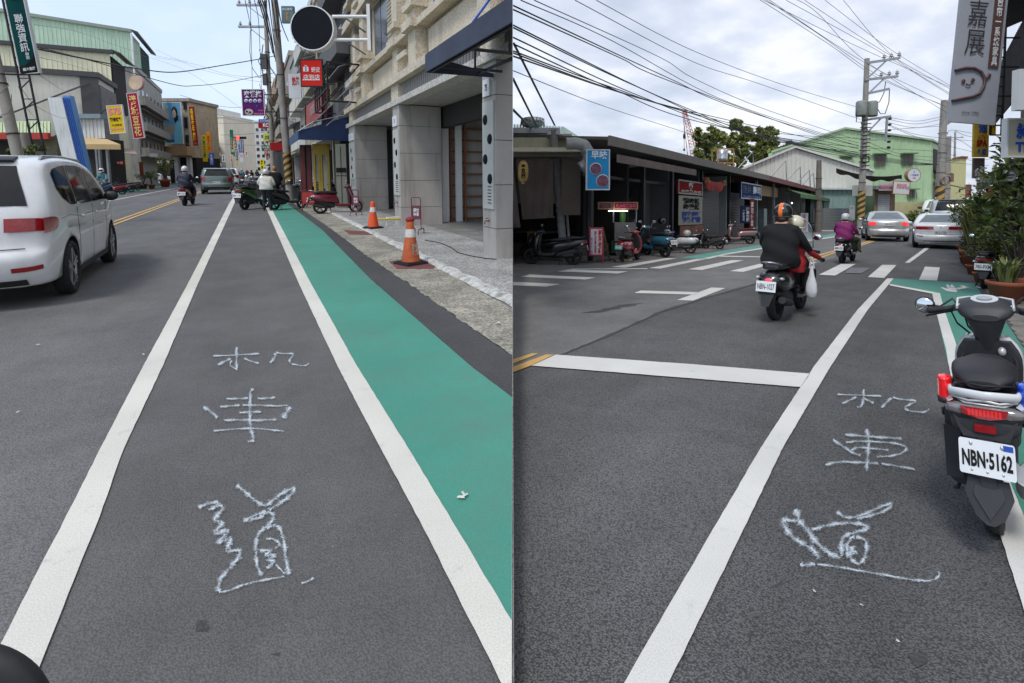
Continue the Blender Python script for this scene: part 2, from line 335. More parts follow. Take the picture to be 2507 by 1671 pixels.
# facing sign: box in the camera-aligned frame filling a pixel rectangle at distance y, texts given in 0..1 of the face
def psign(name,label,fr,y,x0,y0,x1,y1,col,texts,dep=0.14,frame=None,cat='shop sign',lean=0.0,extra=None,group=None,fw=0.03,colbox=None):
    dep *= .3; c = ony(fr,y,(x0+x1)/2,(y0+y1)/2); a = ony(fr,y,x0,y0); b = ony(fr,y,x1,y1)
    w_,h_ = abs(b.x-a.x),abs(a.z-b.z)
    root = thing(name,label,cat,fr,(c.x,y,c.z-h_/2),tilt=(lean,'Y') if lean else None,group=group)
    part(root,'sign_box',MB().box((-w_/2,0,0),(w_/2,dep,h_)),colbox or col,local=True)
    if frame:
        m = MB(); q = fw*1.4*min(w_,h_)
        m.box((-w_/2-q*.3,-0.02,-q*.3),(w_/2+q*.3,dep*.9,q*.7)); m.box((-w_/2-q*.3,-0.02,h_-q*.7),(w_/2+q*.3,dep*.9,h_+q*.3))
        m.box((-w_/2-q*.3,-0.02,q*.7),(-w_/2+q*.7,dep*.9,h_-q*.7)); m.box((w_/2-q*.7,-0.02,q*.7),(w_/2+q*.3,dep*.9,h_-q*.7))
        part(root,'frame',m,frame,local=True)
    if colbox:
        part(root,'face_panel',MB().box((-w_/2+.01,-0.012,0.01),(w_/2-.01,-0.001,h_-.01)),col,local=True)
    for t_ in texts:
        body,mt,cx,cy,tw,th = t_[:6]; bold = t_[6] if len(t_) > 6 else 0.01
        letter(root,body,mt,((cx-.5)*w_,-0.024,(1-cy)*h_),(1,0,0),(0,0,1),tw*w_,th*h_,bold)
    if extra: extra(root,w_,h_)
    return root
WH = M('white_paint',(0.75,0.76,0.76),0.5,var=0.05); BK = M('black_print',(0.012,0.012,0.013),0.5); REDP = M('red_print',(0.55,0.02,0.02),0.5)
YEL = M('yellow_print',(0.8,0.6,0.03),0.5); BLUEP = M('blue_print',(0.03,0.09,0.4),0.5); GOLD = M('gold_print',(0.75,0.55,0.2),0.5)
DKM = M('dark_metal',(0.02,0.02,0.022),0.5,0.3); GALV = M('galvanised_steel',(0.33,0.34,0.35),0.45,0.6,var=0.2)
CONC = M('pole_concrete',(0.3,0.28,0.25),0.85,var=0.2,sc=2.5,bump=0.2,bsc=25,dirt=0.4)
# ================================================================ GROUND
asL = asphalt('asphalt_smooth',(0.11,0.107,0.104),(0.175,0.17,0.165),110,0.5,0.3)
asLp = asphalt('asphalt_lane',(0.1,0.096,0.093),(0.145,0.139,0.134),120,0.45,0.28)
asD = asphalt('asphalt_dark',(0.055,0.053,0.053),(0.085,0.083,0.083),80,0.55,0.25)
asR = asphalt('asphalt_coarse',(0.095,0.093,0.092),(0.185,0.181,0.178),120,0.9,0.55)
asO = asphalt('asphalt_old',(0.135,0.13,0.125),(0.21,0.205,0.2),70,0.5,0.25)
wpL = paintmark('white_line_worn',(0.64,0.615,0.54),0.65,(0.25,0.24,0.22)); wpR = paintmark('white_line',(0.66,0.64,0.595),0.6,(0.3,0.3,0.29))
ypm = paintmark('yellow_line',(0.62,0.38,0.12),0.3,(0.2,0.15,0.1)); grn = paintmark('green_paint',(0.06,0.26,0.19),0.5,(0.1,0.18,0.15),wsc=1.1,th=.47)
grnw = paintmark('green_paint_worn',(0.09,0.32,0.26),0.8,(0.4,0.5,0.46),wsc=3.0,th=.5)
cnc = M('concrete_apron',(0.27,0.25,0.2),0.9,var=0.4,sc=1.3,bump=0.7,bsc=16,dirt=0.5,fine=0.5)
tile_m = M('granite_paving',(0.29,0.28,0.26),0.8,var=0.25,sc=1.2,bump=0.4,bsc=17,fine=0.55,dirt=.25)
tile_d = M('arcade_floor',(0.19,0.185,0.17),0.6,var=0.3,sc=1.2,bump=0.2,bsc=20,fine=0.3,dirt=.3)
kerbw = paintmark('kerb_white',(0.54,0.53,0.49),1.0,(0.2,0.19,0.17),wsc=7,th=.45)
redm = M('red_mat',(0.16,0.05,0.05),0.9,var=0.25,bump=0.2)
ROAD_MARKS = []
def sheet(name,fr,pts,mat,z,clip=True,sub_=6):
    """flat sheet on the ground through the given (x, y) street points"""
    mb = MB(); n = len(pts); mb.add([(p[0],p[1],z) for p in pts],[tuple(range(n))])
    o = solo(name,None,None,fr,mb,mat,kind='structure',clip=clip)
    if o.data.polygons and o.data.polygons[0].normal.z < 0: o.data.flip_normals()
    return o
def psheet(name,fr,pix,mat,z,clip=True,rough=0):
    P = [g(fr,x,y) for x,y in pix]
    if rough:
        Q = []
        for i,p in enumerate(P):
            q = P[(i+1) % len(P)]; L = (q-p).length; n = max(1,min(60,int(L/0.12)))
            for k in range(n):
                r = p.lerp(q,k/n); Q.append(r+Vector((random.uniform(-rough,rough),random.uniform(-rough,rough),0)))
        P = Q
    return sheet(name,fr,[(p.x,p.y) for p in P],mat,z,clip)
def strip(name,fr,left,right,mat,z,rough=0.0):
    """painted band between two pixel-measured edges, edges slightly ragged"""
    def dens(E):
        P = [g(fr,*e) for e in E]; out_ = []
        for i in range(len(P)-1):
            n = max(1,min(40,int((P[i+1]-P[i]).length/0.06)))
            for k in range(n):
                p = P[i].lerp(P[i+1],k/n); out_.append(p)
        return out_+[P[-1]]
    A,B = dens(left),dens(right)
    def js(P): return [p+Vector((random.uniform(-1,1)*rough,0,0)) for p in P]
    A,B = js(A),js(B)
    # stitch the two edges
    mb = MB(); vs = [(p.x,p.y,z) for p in A]+[(p.x,p.y,z) for p in B]; na,nb = len(A),len(B); fs = []; i = j = 0
    while i < na-1 or j < nb-1:
        if j >= nb-1 or (i < na-1 and (i+1)/na <= (j+1)/nb): fs.append((i,na+j,i+1)); i += 1
        else: fs.append((i,na+j,na+j+1)); j += 1
    mb.add(vs,fs); bm_o = solo(name,None,None,fr,mb,mat,kind='structure',clip=True)
    me = bm_o.data; b = bmesh.new(); b.from_mesh(me); bmesh.ops.recalc_face_normals(b,faces=b.faces)
    if sum(f.normal.z for f in b.faces) < 0: bmesh.ops.reverse_faces(b,faces=b.faces)
    b.to_mesh(me); b.free(); return bm_o
B_ = 1500.0
sheet('ground','L',[(-B_,-30),(B_,-30),(B_,B_),(-B_,B_)],M('far_ground',(0.2,0.19,0.18),0.9),-0.012)
sheet('ground','R',[(-B_,-30),(B_,-30),(B_,B_),(-B_,B_)],M('far_ground_tan',(0.16,0.155,0.15),0.9),-0.012)
# ---- left street: cross-section from pixel-measured lines (street coordinates: x across, y along)
tl = lambda px,py: g('L',px,py).x
xg0,xg1 = tl(320,467),tl(443,445)
farL = (xg0+xg1)/2
road_l = farL-1.0
sheet('road','L',[(road_l,-4),(tl(1009,700),-4),(tl(1009,700),260),(road_l,260)],asL,0.0)
sheet('pavement','L',[(road_l-0.001,-4),(road_l-0.001,260),(road_l-5,260),(road_l-5,-4)],cnc,0.0)
psheet('motorcycle_lane','L',[(585,475),(458,700),(350,900),(247,1100),(147,1300),(95,1400),(-60,1720),(1260,1720),(1222,1668),(1038,1300),(902,1044),(827,900),(734,700),(655,517)],asLp,0.004)
strip('road_marking','L',[(-70,1730),(20,1550),(95,1400),(147,1300),(247,1100),(350,900),(458,700),(560,500),(582,466)],
      [(62,1730),(96,1640),(192,1400),(233,1300),(304,1100),(398,900),(483,700),(573,500),(588,466)],wpL,0.012,0.0015)
strip('road_marking','L',[(1255,1735),(1222,1668),(1038,1300),(902,1044),(827,900),(734,700),(655,517),(643,490)],
      [(1370,1735),(1256,1532),(1118,1298),(990,1085),(875,900),(764,700),(668,517),(652,490)],wpL,0.012,0.0015)
strip('cycle_lane','L',[(1370,1735),(1256,1532),(1118,1298),(990,1085),(875,900),(764,700),(668,517),(650,485)],
      [(1900,1735),(1256,976),(1153,898),(907,684),(790,564),(723,513),(690,488)],grn,0.008,0.0015)
strip('gutter_strip','L',[(1900,1735),(1256,976),(1153,898),(907,684),(790,564),(723,513),(690,488)],
      [(2400,1735),(1256,874),(1009,700),(897,625),(809,559),(753,521),(705,488)],asD,0.004,0.0)
strip('concrete_apron','L',[(2400,1735),(1256,874),(1009,700),(897,625),(809,559),(753,521),(705,488)],
      [(2700,1735),(1256,756),(1068,655),(985,615),(897,567),(817,521),(750,488)],cnc,0.0065,0.02)
xk = tl(1068,652)
KZ = 0.05
mb = MB(); ys = [y*0.35 for y in range(10,140)]
for i,y in enumerate(ys[:-1]):
    j = lambda q: 0.012*math.sin(q*9.1)+0.01*math.sin(q*23.7)
    a0,a1 = xk-0.04+j(y),xk-0.04+j(y+0.35)
    mb.add([(a0,y,0.0),(a1,y+0.35,0.0),(xk+0.05,y+0.35,KZ+.004),(xk+0.05,y,KZ+.004),(xk+0.13+j(y)*2,y,KZ+.004),(xk+0.13+j(y+.35)*2,y+0.35,KZ+.004)],[(0,3,2,1),(3,4,5,2)])
solo('kerb',None,None,'L',mb,kerbw,kind='structure',clip=True)
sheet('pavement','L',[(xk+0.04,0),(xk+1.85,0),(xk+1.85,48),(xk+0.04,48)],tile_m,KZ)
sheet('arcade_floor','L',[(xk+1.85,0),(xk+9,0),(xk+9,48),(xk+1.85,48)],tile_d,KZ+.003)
# far side of the left street
def lane(name,fr,px1,py1,w_,y0,y1,mat,z):
    x = g(fr,px1,py1).x; sheet(name,fr,[(x-w_/2,y0),(x+w_/2,y0),(x+w_/2,y1),(x-w_/2,y1)],mat,z)
lane('road_marking','L',315,530,0.11,6,90,ypm,0.012); lane('road_marking','L',315,536.5,0.11,6,90,ypm,0.012)
lane('road_marking','L',298,486,0.14,6,90,wpL,0.012); lane('cycle_lane','L',320,467.5,0.95,6,90,grn,0.008)
# tape-worn red mats
for P in ([(840,563),(905,567),(914,576),(856,574)],[(952,640),(1040,633),(1066,652),(1062,659),(970,659)]):
    psheet('rubber_mat','L',P,redm,0.0105,rough=0.01)
# ---- right street
sheet('road','R',[(-60,-8),(20,-8),(20,260),(-60,260)],asR,0.0)
strip('road_marking','R',[(1497,1730),(1532,1671),(1746,1300),(1862,1100),(1992,900),(2099,760),(2172,682)],
      [(1612,1730),(1641,1671),(1821,1300),(1916,1100),(2033,900),(2124,760),(2188,682)],wpR,0.012,0.0015)
# rounds of tyre rubber and an old oil stain on the near lanes
for fr,P in (('L',[(480,1530),(500,1522),(520,1532),(512,1546),(486,1545)]),('L',[(668,1604),(684,1598),(688,1608),(674,1613)]),('R',[(2225,1600),(2262,1590),(2268,1622),(2236,1634)])): psheet('road_stain',fr,P,asD,0.0055 if fr == 'L' else .004,rough=0.012)
def pq(pix,mat=wpR,z=0.012,name='road_marking',rough=0.003): return psheet(name,'R',pix,mat,z,rough=rough)
pq([(1360,870),(1302,897),(1600,921),(1960,950),(1984,917),(1700,894)])
pq([(1240,898),(1240,886),(1303,867),(1318,867.5)],ypm); pq([(1240,920),(1240,906),(1336,870),(1356,870),(1300,897)],ypm)
pq([(1553,718),(1569,712),(1712,716),(1699,722)]); pq([(1657,735.5),(1697,737),(1776,706),(1742,704.5)])
for P in ([(1240,690),(1371,696),(1338,702.6),(1240,698.5)],[(1274,678),(1298,672.5),(1458.5,680),(1432.5,685)],
          [(1365.5,665),(1393,660),(1538,665),(1512,670)],[(1398,658.3),(1587,657),(1584,659),(1400,660)],
          [(1495.5,654),(1532,655.5),(1661,631.5),(1631,632)],[(1588.5,656.7),(1617,658),(1735,633),(1705,634)],
          [(1684,659.7),(1718.5,661.6),(1821,637.5),(1791,637)],[(1787,664),(1820,666),(1915,640),(1885,640)],
          [(1890,669),(1925,670),(2000,642),(1972,642)],[(2005,673),(2045,675),(2095,646.5),(2059,646.5)],
          [(2124.5,678.7),(2165,681),(2195,649),(2159.5,648.6)],[(2250,685),(2294,688),(2301,655),(2264.6,653)],
          [(2215.5,643),(2227,643.6),(2287,599),(2275,599)],[(1765,626),(1860,628),(1862,630),(1755,628.5)],
          [(2391,701),(2403,705),(2402,707),(2392,704)]):
    pq(P)
pq([(2188.5,682),(2386,694),(2405,722),(2463,791),(2560,930),(2700,1400),(2640,1735),(2450,1317),(2329,930),(2282,718.6),(2177,697)],grn,0.008,'cycle_lane')
pq([(2176.7,695.5),(2180,700),(2282,720),(2300,718.6),(2282,715)],wpR,0.013)
strip('road_marking','R',[(2600,1760),(2507,1501),(2450,1317),(2329,930),(2315,853),(2291,760),(2282,718)],
      [(2830,1760),(2620,1501),(2510,1275),(2368,925),(2344,853),(2312,760),(2301,718)],wpR,0.0125,0.0015)
# worn picture of a bicycle on the green patch
bk = [[(2301,705),(2308,704),(2326,710),(2345,712),(2340,716),(2322,714)],[(2316,697),(2321,697),(2326,704),(2318,704.5)],
      [(2327,697.5),(2332,697.5),(2338,705),(2328,704.5)],[(2340,706),(2362,703),(2372,704),(2358,708),(2346,710)],
      [(2349,700),(2356,699.5),(2366,702),(2356,703.5)],[(2319,705),(2342,706),(2340,711),(2322,709.5)]]
for P in bk: pq(P,wpR,0.0125,rough=0.012)
pq([(1661,632),(1735,633),(1780,622),(1851,610),(1968,590),(2058,577),(2129,565),(2160,560),(2160,556),(2129,560),(2058,569),(1968,583.5),(1851,600.5),(1780,612),(1700,625)],grnw,0.008,'cycle_lane')
pq([(1705,636),(1735,634),(1780,623.2),(1851,612),(1968,591.8),(2058,578.6),(2129,566.3),(2129,564.6),(2058,576.4),(1968,589),(1851,609),(1780,620),(1725,632)])
for a in (0,5.2):
    pq([(1977+a*2,631+a),(2051,610.5+a*.72),(2134,587.5+a*.7),(2140,585.5+a*.7),(2140,587.5+a*.7),(2134,589.8+a*.7),(2051,613+a*.8),(1985+a*2,633.5+a*.8)],ypm)
# older, paler asphalt beyond the stop line with its joint
pq([(1240,905),(1370,868),(1500,815),(1620,760),(1745,722),(1860,690),(2060,625),(2130,595),(2200,560),(1900,565),(1500,640),(1240,655)],asO,0.004,'road',0.02)
pq([(1366,871),(1500,817),(1620,762),(1745,724),(1860,692),(1861,693.5),(1746,726),(1621,764.5),(1501,819.5),(1370,872)],asD,0.0055,'road_joint',0.01)
pq([(1425,768),(1530,744),(1590,741),(1540,750),(1480,764)],asD,0.0055,'road_patch',0.05)
pq([(1240,650),(1240,664),(1330,658),(1450,650),(1600,632),(1780,609),(1990,579),(2150,556),(2100,545),(1900,560),(1700,590),(1500,615)],M('pavement_brown',(0.17,0.155,0.145),0.9,var=0.25,sc=2,bump=0.3,bsc=30,fine=0.25),0.006,'pavement',0.02)
# right verge
pq([(2353,611),(2366,647),(2399,686),(2420,722),(2462,775),(2530,880),(2900,1100),(2900,640),(2420,560),(2330,560)],M('verge_concrete',(0.2,0.185,0.16),0.9,var=0.35,sc=2,bump=0.5,bsc=30,fine=0.3),0.010,'pavement',0.03)
# seam between the two roads: a low concrete step, tall where one road has climbed and the other has fallen
mb = MB(); n_ = 60
cL = INV['Lc']; pts_ = []
for i in range(n_+1):
    y = 0.3+i*1.2
    zl = (FR['Lc'] @ Vector((0,y,-0.012))); zr = (FR['Rc'] @ Vector((0,y,-0.012)))
    pts_.append((cL @ Vector((0.0,zl.y,zl.z)),cL @ Vector((0.0,zl.y,zr.z-0.02*0))))
vs = []
for a_,b_ in pts_:
    for x in (-0.003,0.003): vs += [(x,a_.y,a_.z),(x,b_.y,b_.z)]
fs = []
for i in range(n_):
    o = i*4; fs += [(o,o+4,o+5,o+1),(o+2,o+3,o+7,o+6),(o,o+2,o+6,o+4)]
mb.add(vs,fs); solo('retaining_step',None,None,'Lc',mb,cnc,kind='structure')
# ---- manhole and service lids
psheet('manhole_cover','R',[(2068,669),(2108,670),(2132,656.5),(2081.5,655.7)],M('lid_grey',(0.14,0.14,0.14),0.6,var=0.2,bump=0.4,bsc=60),0.0155)
# ---- spray-painted writing
SPR = spraymat()
def spray(label,fr,strokes):
    mb = MB(); soft = []
    for st in strokes:
        wd = st[0]; P = [Vector((a,b)) for a,b in st[1:]]
        Q = []
        for i in range(len(P)-1):   # smooth through the points
            p0,p1,p2,p3 = P[max(i-1,0)],P[i],P[i+1],P[min(i+2,len(P)-1)]
            for k in range(5):
                t = k/5; Q.append(0.5*((2*p1)+(p2-p0)*t+(2*p0-5*p1+4*p2-p3)*t*t+(3*p1-p0-3*p2+p3)*t**3))
        Q.append(P[-1]); vs = []; n = len(Q)
        for i,q in enumerate(Q):
            d = (Q[min(i+1,n-1)]-Q[max(i-1,0)])
            if d.length < 1e-6: d = Vector((1,0))
            d.normalize(); nn = Vector((-d.y,d.x)); k = wd*(1.1+0.35*math.sin(i*1.7+wd)); k2 = k*(0.72+0.28*abs(nn.x))
            for s_ in (-1,0,1):
                a = q+nn*(k2*s_); G = g(fr,a.x,a.y); vs.append((G.x,G.y,0.0165+0.0002*len(soft)/200))
                soft.append(0.0 if (s_ or i in (0,n-1)) else (0.72+0.12*math.sin(i*0.9)))
        mb.add(vs,[(3*i+j,3*i+j+1,3*i+j+4,3*i+j+3) for i in range(n-1) for j in (0,1)])
    me = mb.mesh('spray_character',SPR); a = me.attributes.new('soft','FLOAT','POINT'); a.data.foreach_set('value',soft)
    c = sum((Vector(p) for p in mb.v),Vector())/len(mb.v)
    me.transform(Matrix.Translation(-c)); o = bpy.data.objects.new('spray_character',me); COL.objects.link(o); o.matrix_world = FR[fr] @ Matrix.Translation(c)
    setp(o,label,'road graffiti','white spray painted characters')
k = 0.4337
def Z1(*p): return [(460+a*k,820+b*k) for a,b in p]
spray('white spray painted character for machine on the smooth left lane, farthest of its three','L',[
 [6]+Z1((130,128),(270,122),(415,113)),[8]+Z1((275,72),(275,140),(275,208)),[9]+Z1((165,180),(215,155),(245,142)),[6]+Z1((315,140),(360,158),(405,170)),[5]+Z1((250,150),(240,180),(285,208)),
 [8]+Z1((462,170),(490,135),(494,108)),[6]+Z1((494,108),(540,114),(595,116),(575,150),(580,170)),[5]+Z1((580,172),(640,182),(670,180),(684,166))])
spray('white spray painted character for vehicle on the smooth left lane, middle of its three','L',[
 [9]+Z1((375,318),(355,330),(352,400),(350,470),(355,540),(370,590),(365,612),(335,612)),[8]+Z1((212,372),(290,370),(345,368)),[8]+Z1((390,370),(450,368),(497,364)),[8]+Z1((178,418),(240,412),(300,408)),[7]+Z1((300,408),(400,408),(500,412),(570,408)),
 [10]+Z1((85,415),(130,445),(172,482)),[14]+Z1((580,415),(560,445),(535,485)),[8]+Z1((285,452),(350,446),(420,447)),[9]+Z1((198,494),(290,492),(400,494),(510,488)),[6]+Z1((138,556),(240,546),(370,540),(480,550),(550,556))])
spray('white spray painted character for road on the smooth left lane, nearest of its three','L',[
 [12]+Z1((272,862),(310,890),(350,925),(400,965),(440,978),(480,950),(540,905),(600,880),(585,915),(530,960),(450,1010)),[11]+Z1((450,1010),(380,1035),(320,1068),(400,1050),(450,1018),(485,1035),(470,1075),(430,1110),(395,1150),(385,1210),(388,1290),(400,1345),(425,1380)),
 [12]+Z1((440,1110),(490,1092),(525,1120),(545,1200),(555,1290),(575,1382)),[8]+Z1((440,1172),(480,1170),(520,1200),(490,1225)),[12]+Z1((400,1240),(470,1235),(440,1262),(490,1262),(455,1290),(490,1300),(440,1340)),[6]+Z1((490,1310),(560,1380)),
 [12]+Z1((58,995),(110,970),(170,962),(150,990),(110,1005)),[13]+Z1((170,975),(200,995),(150,1060),(195,1078),(150,1140),(230,1120),(175,1190),(245,1170),(220,1240),(295,1235),(280,1285),(220,1355),(180,1410),(172,1475)),
 [7]+Z1((172,1475),(230,1465),(320,1430),(430,1405),(560,1382)),[7]+Z1((640,1425),(680,1410),(715,1390))])
k = 0.3443
def Z2(*p): return [(1880+a*k,920+b*k) for a,b in p]
spray('white spray painted character for machine on the coarse right lane, farthest of its three','R',[
 [6]+Z2((485,143),(600,147),(830,156)),[8]+Z2((680,102),(680,160),(665,225),(630,235)),[8]+Z2((525,212),(580,185),(635,160)),[7]+Z2((680,172),(720,190),(755,208)),
 [9]+Z2((805,242),(840,205),(882,165)),[7]+Z2((882,165),(960,180),(1050,190),(1010,215),(975,240),(1010,262),(1110,270),(1150,245))])
spray('white spray painted character for vehicle on the coarse right lane, middle of its three','R',[
 [10]+Z2((700,385),(715,470),(712,560),(705,640),(700,700)),[10]+Z2((535,430),(680,443),(820,453),(965,462)),[9]+Z2((455,463),(530,515),(600,560),(665,582)),[8]+Z2((548,490),(640,480),(780,484),(900,495),(980,520),(960,560),(880,585),(760,592)),
 [8]+Z2((590,548),(640,525),(740,532),(870,544)),[10]+Z2((400,652),(500,630),(640,632),(800,640)),[8]+Z2((800,640),(900,655),(1060,685))])
spray('white spray painted character for road on the coarse right lane, nearest of its three','R',[
 [11]+Z2((485,985),(540,1020),(590,1028),(680,1005),(780,960),(880,925),(840,975),(740,1010),(620,1040)),[17]+Z2((190,960),(215,1045),(110,1050),(130,1110),(190,1180),(260,1220),(330,1270),(365,1330)),[17]+Z2((215,1045),(270,1105),(340,1200),(430,1280),(530,1325)),
 [14]+Z2((305,1120),(400,1090),(520,1070),(640,1072),(715,1100),(640,1130),(560,1155),(525,1200),(525,1320)),[12]+Z2((620,1165),(690,1190),(700,1260),(680,1330),(640,1360),(590,1320),(560,1240),(590,1180),(620,1165)),[20]+Z2((590,1230),(600,1290),(560,1290),(640,1270)),
 [16]+Z2((225,1365),(270,1370),(340,1360)),[9]+Z2((340,1362),(480,1380),(650,1410),(850,1445),(1020,1475),(1150,1482),(1210,1455),(1215,1410))])
# litter on the road
lm = M('litter_white',(0.6,0.58,0.52),0.8)
for i,(fr,px,py,rr) in enumerate((('L',1135,1212,.02),('L',1216,792,.03),('R',1993,1446,.005),('R',2110,1481,.004),('R',2196,1567,.005),('L',95,843,.012),('L',45,1008,.009),('L',353,867,.01))):
    c = g(fr,px,py,0.018); mb = MB()
    for q in range(3):
        a = random.random()*6; m_ = c+Vector((random.uniform(-rr,rr),random.uniform(-rr,rr),0)); u = Vector((math.cos(a),math.sin(a),0))*rr; v_ = Vector((-math.sin(a),math.cos(a),0.3))*rr*0.5
        mb.prism([m_-u-v_*.6+Vector((0,0,rr*.3)),m_+u-v_*.4+Vector((0,0,rr*.2)),m_+u*.7+v_+Vector((0,0,rr*.2)),m_-u*.8+v_*.7+Vector((0,0,rr*.2))],(0,0,0.001))
    solo('litter_scrap',['crumpled pale wrapper lying on the green cycle lane','torn white paper scraps on the concrete apron by the arcade','tiny white pebble just below the nearest sprayed character on the right road','tiny white pebble near the bottom edge of the coarse right road','tiny white chip at the bottom right of the coarse road','pale squashed gum mark on the road left of the white line, upper one','pale squashed gum mark on the road at the far left edge','pale squashed scrap touching the left white line'][i],'litter',fr,mb,lm)
# ================================================================ VEHICLE AND PEOPLE BUILDERS
RUB = M('tyre_rubber',(0.018,0.018,0.019),0.85,var=0.3,sc=12); ALLOY = M('alloy',(0.42,0.43,0.45),0.3,0.8); DARKP = M('dark_plastic',(0.02,0.02,0.022),0.55,var=0.25,sc=6)
GLASS = M('tinted_glass',(0.008,0.009,0.01),0.05,var=0.05,spec=0.45); GLASSL = M('pale_glass',(0.16,0.19,0.2),0.08,0.3,var=0.3,sc=1.2,spec=0.8); REDL = M('tail_lens',(0.3,0.006,0.01),0.12,var=0.3,sc=25,coat=0.6)
REDLIT = M('tail_lens_lit',(0.8,0.03,0.03),0.2,var=0.1,emit=0.9); CHR = M('chrome',(0.7,0.7,0.7),0.12,1.0); LENS = M('clear_lens',(0.5,0.52,0.54),0.1,0.5,coat=0.5)
MIRG = M('mirror_face',(0.75,0.78,0.8),0.04,1.0,var=0.02); PLATE = M('plate_white',(0.72,0.73,0.74),0.35,var=0.04); PLATEG = M('plate_green',(0.1,0.35,0.3),0.4)
SEATM = M('seat_vinyl',(0.016,0.016,0.018),0.5,var=0.2,bump=0.15,bsc=120); SKIN = M('skin',(0.45,0.26,0.18),0.6)
def paint(name,c,metal=0.0): return M('paint_'+name,c,0.28,metal,var=0.05,sc=4,coat=0.7,dirt=0.12)
def se(cx,cy,cz,hw,hh,e=2.6,n=20,plane='xz'):
    P = []
    for i in range(n):
        a = 2*math.pi*i/n; c,s = math.cos(a),math.sin(a)
        u = hw*math.copysign(abs(c)**(2/e),c); v = hh*math.copysign(abs(s)**(2/e),s)
        P.append((cx+u,cy,cz+v) if plane == 'xz' else ((cx+u,cy+v,cz) if plane == 'xy' else (cx,cy+u,cz+v)))
    return P
def cat(vals,t):
    """smooth interpolation through rows of numbers"""
    n = len(vals)-1; x = t*n; i = min(int(x),n-1); f = x-i
    p0,p1,p2,p3 = vals[max(i-1,0)],vals[i],vals[i+1],vals[min(i+2,n)]
    return [0.5*((2*b)+(c-a)*f+(2*a-5*b+4*c-d)*f*f+(3*b-a-3*c+d)*f**3) for a,b,c,d in zip(p0,p1,p2,p3)]
def sloft(mb,rows,plane='xz',e=2.6,n=20,k=3):
    """rows: (pos along the loft, centre across, half width, half height); smooth loft"""
    rings = []; m = (len(rows)-1)*k
    for i in range(m+1):
        a,c,hw,hh = cat(rows,i/m); hw,hh = max(hw,.002),max(hh,.002)
        rings.append(se(0,a,c,hw,hh,e,n) if plane == 'xz' else se(0,c,a,hw,hh,e,n,'xy'))
    mb.loft(rings); return mb
def wheel(root,name,c,r,wd,style='moto',rim=None,side=1):
    """wheel with its axle across x"""
    c = Vector(c); t = MB(); h = wd/2
    t.lathe([(r*.74,-h*.85),(r*.9,-h),(r*.98,-h*.7),(r,-h*.25),(r,h*.25),(r*.98,h*.7),(r*.9,h),(r*.74,h*.85),(r*.74,-h*.85)],c,(1,0,0),28)
    for i in range(28):
        a = 2*math.pi*i/28
        for s in (-1,1):
            p = c+Vector((s*h*.45,math.cos(a)*r*1.0,math.sin(a)*r*1.0)); q = c+Vector((s*h*.85,math.cos(a+.12)*r*.96,math.sin(a+.12)*r*.96)); t.bar(p,q,.006*r/.25,.008*r/.25)
    wr = part(root,name,MB().lathe([(r*.70,-h*.7),(r*.76,-h*.8),(r*.76,h*.8),(r*.70,h*.7),(r*.70,-h*.7)],c,(1,0,0),24),rim or DKM,local=True)
    sub(wr,'tyre',t,RUB); s_ = MB()
    if style == 'moto':
        for k in range(5):
            a = k*2*math.pi/5; s_.bar(c+Vector((0,math.cos(a)*r*.14,math.sin(a)*r*.14)),c+Vector((0,math.cos(a+.15)*r*.73,math.sin(a+.15)*r*.73)),wd*.3,r*.13)
        s_.lathe([(0,-h*1.1),(r*.2,-h*1.1),(r*.24,0),(r*.2,h*1.1),(0,h*1.1)],c,(1,0,0),14)
        sub(wr,'spokes',s_,rim or DKM)
    else:
        x = side*h*.62
        for k in range(5):
            a = k*2*math.pi/5+.3
            for da in (-.13,.13):
                s_.bar(c+Vector((x*.9,math.cos(a)*r*.12,math.sin(a)*r*.12)),c+Vector((x*1.05,math.cos(a+da)*r*.71,math.sin(a+da)*r*.71)),r*.1,r*.085)
        s_.lathe([(0,x*1.08),(r*.13,x*1.05),(r*.16,x*.6)],c,(1,0,0),14)
        s_.lathe([(r*.745,x*1.15),(r*.70,x*1.12),(r*.69,x*.8)],c,(1,0,0),24); sub(wr,'spokes',s_,rim or ALLOY)
        sub(wr,'brake_disc',MB().lathe([(0,x*.2),(r*.7,x*.2),(r*.7,-x*.2)],c,(1,0,0),20),DARKP)
    return wr
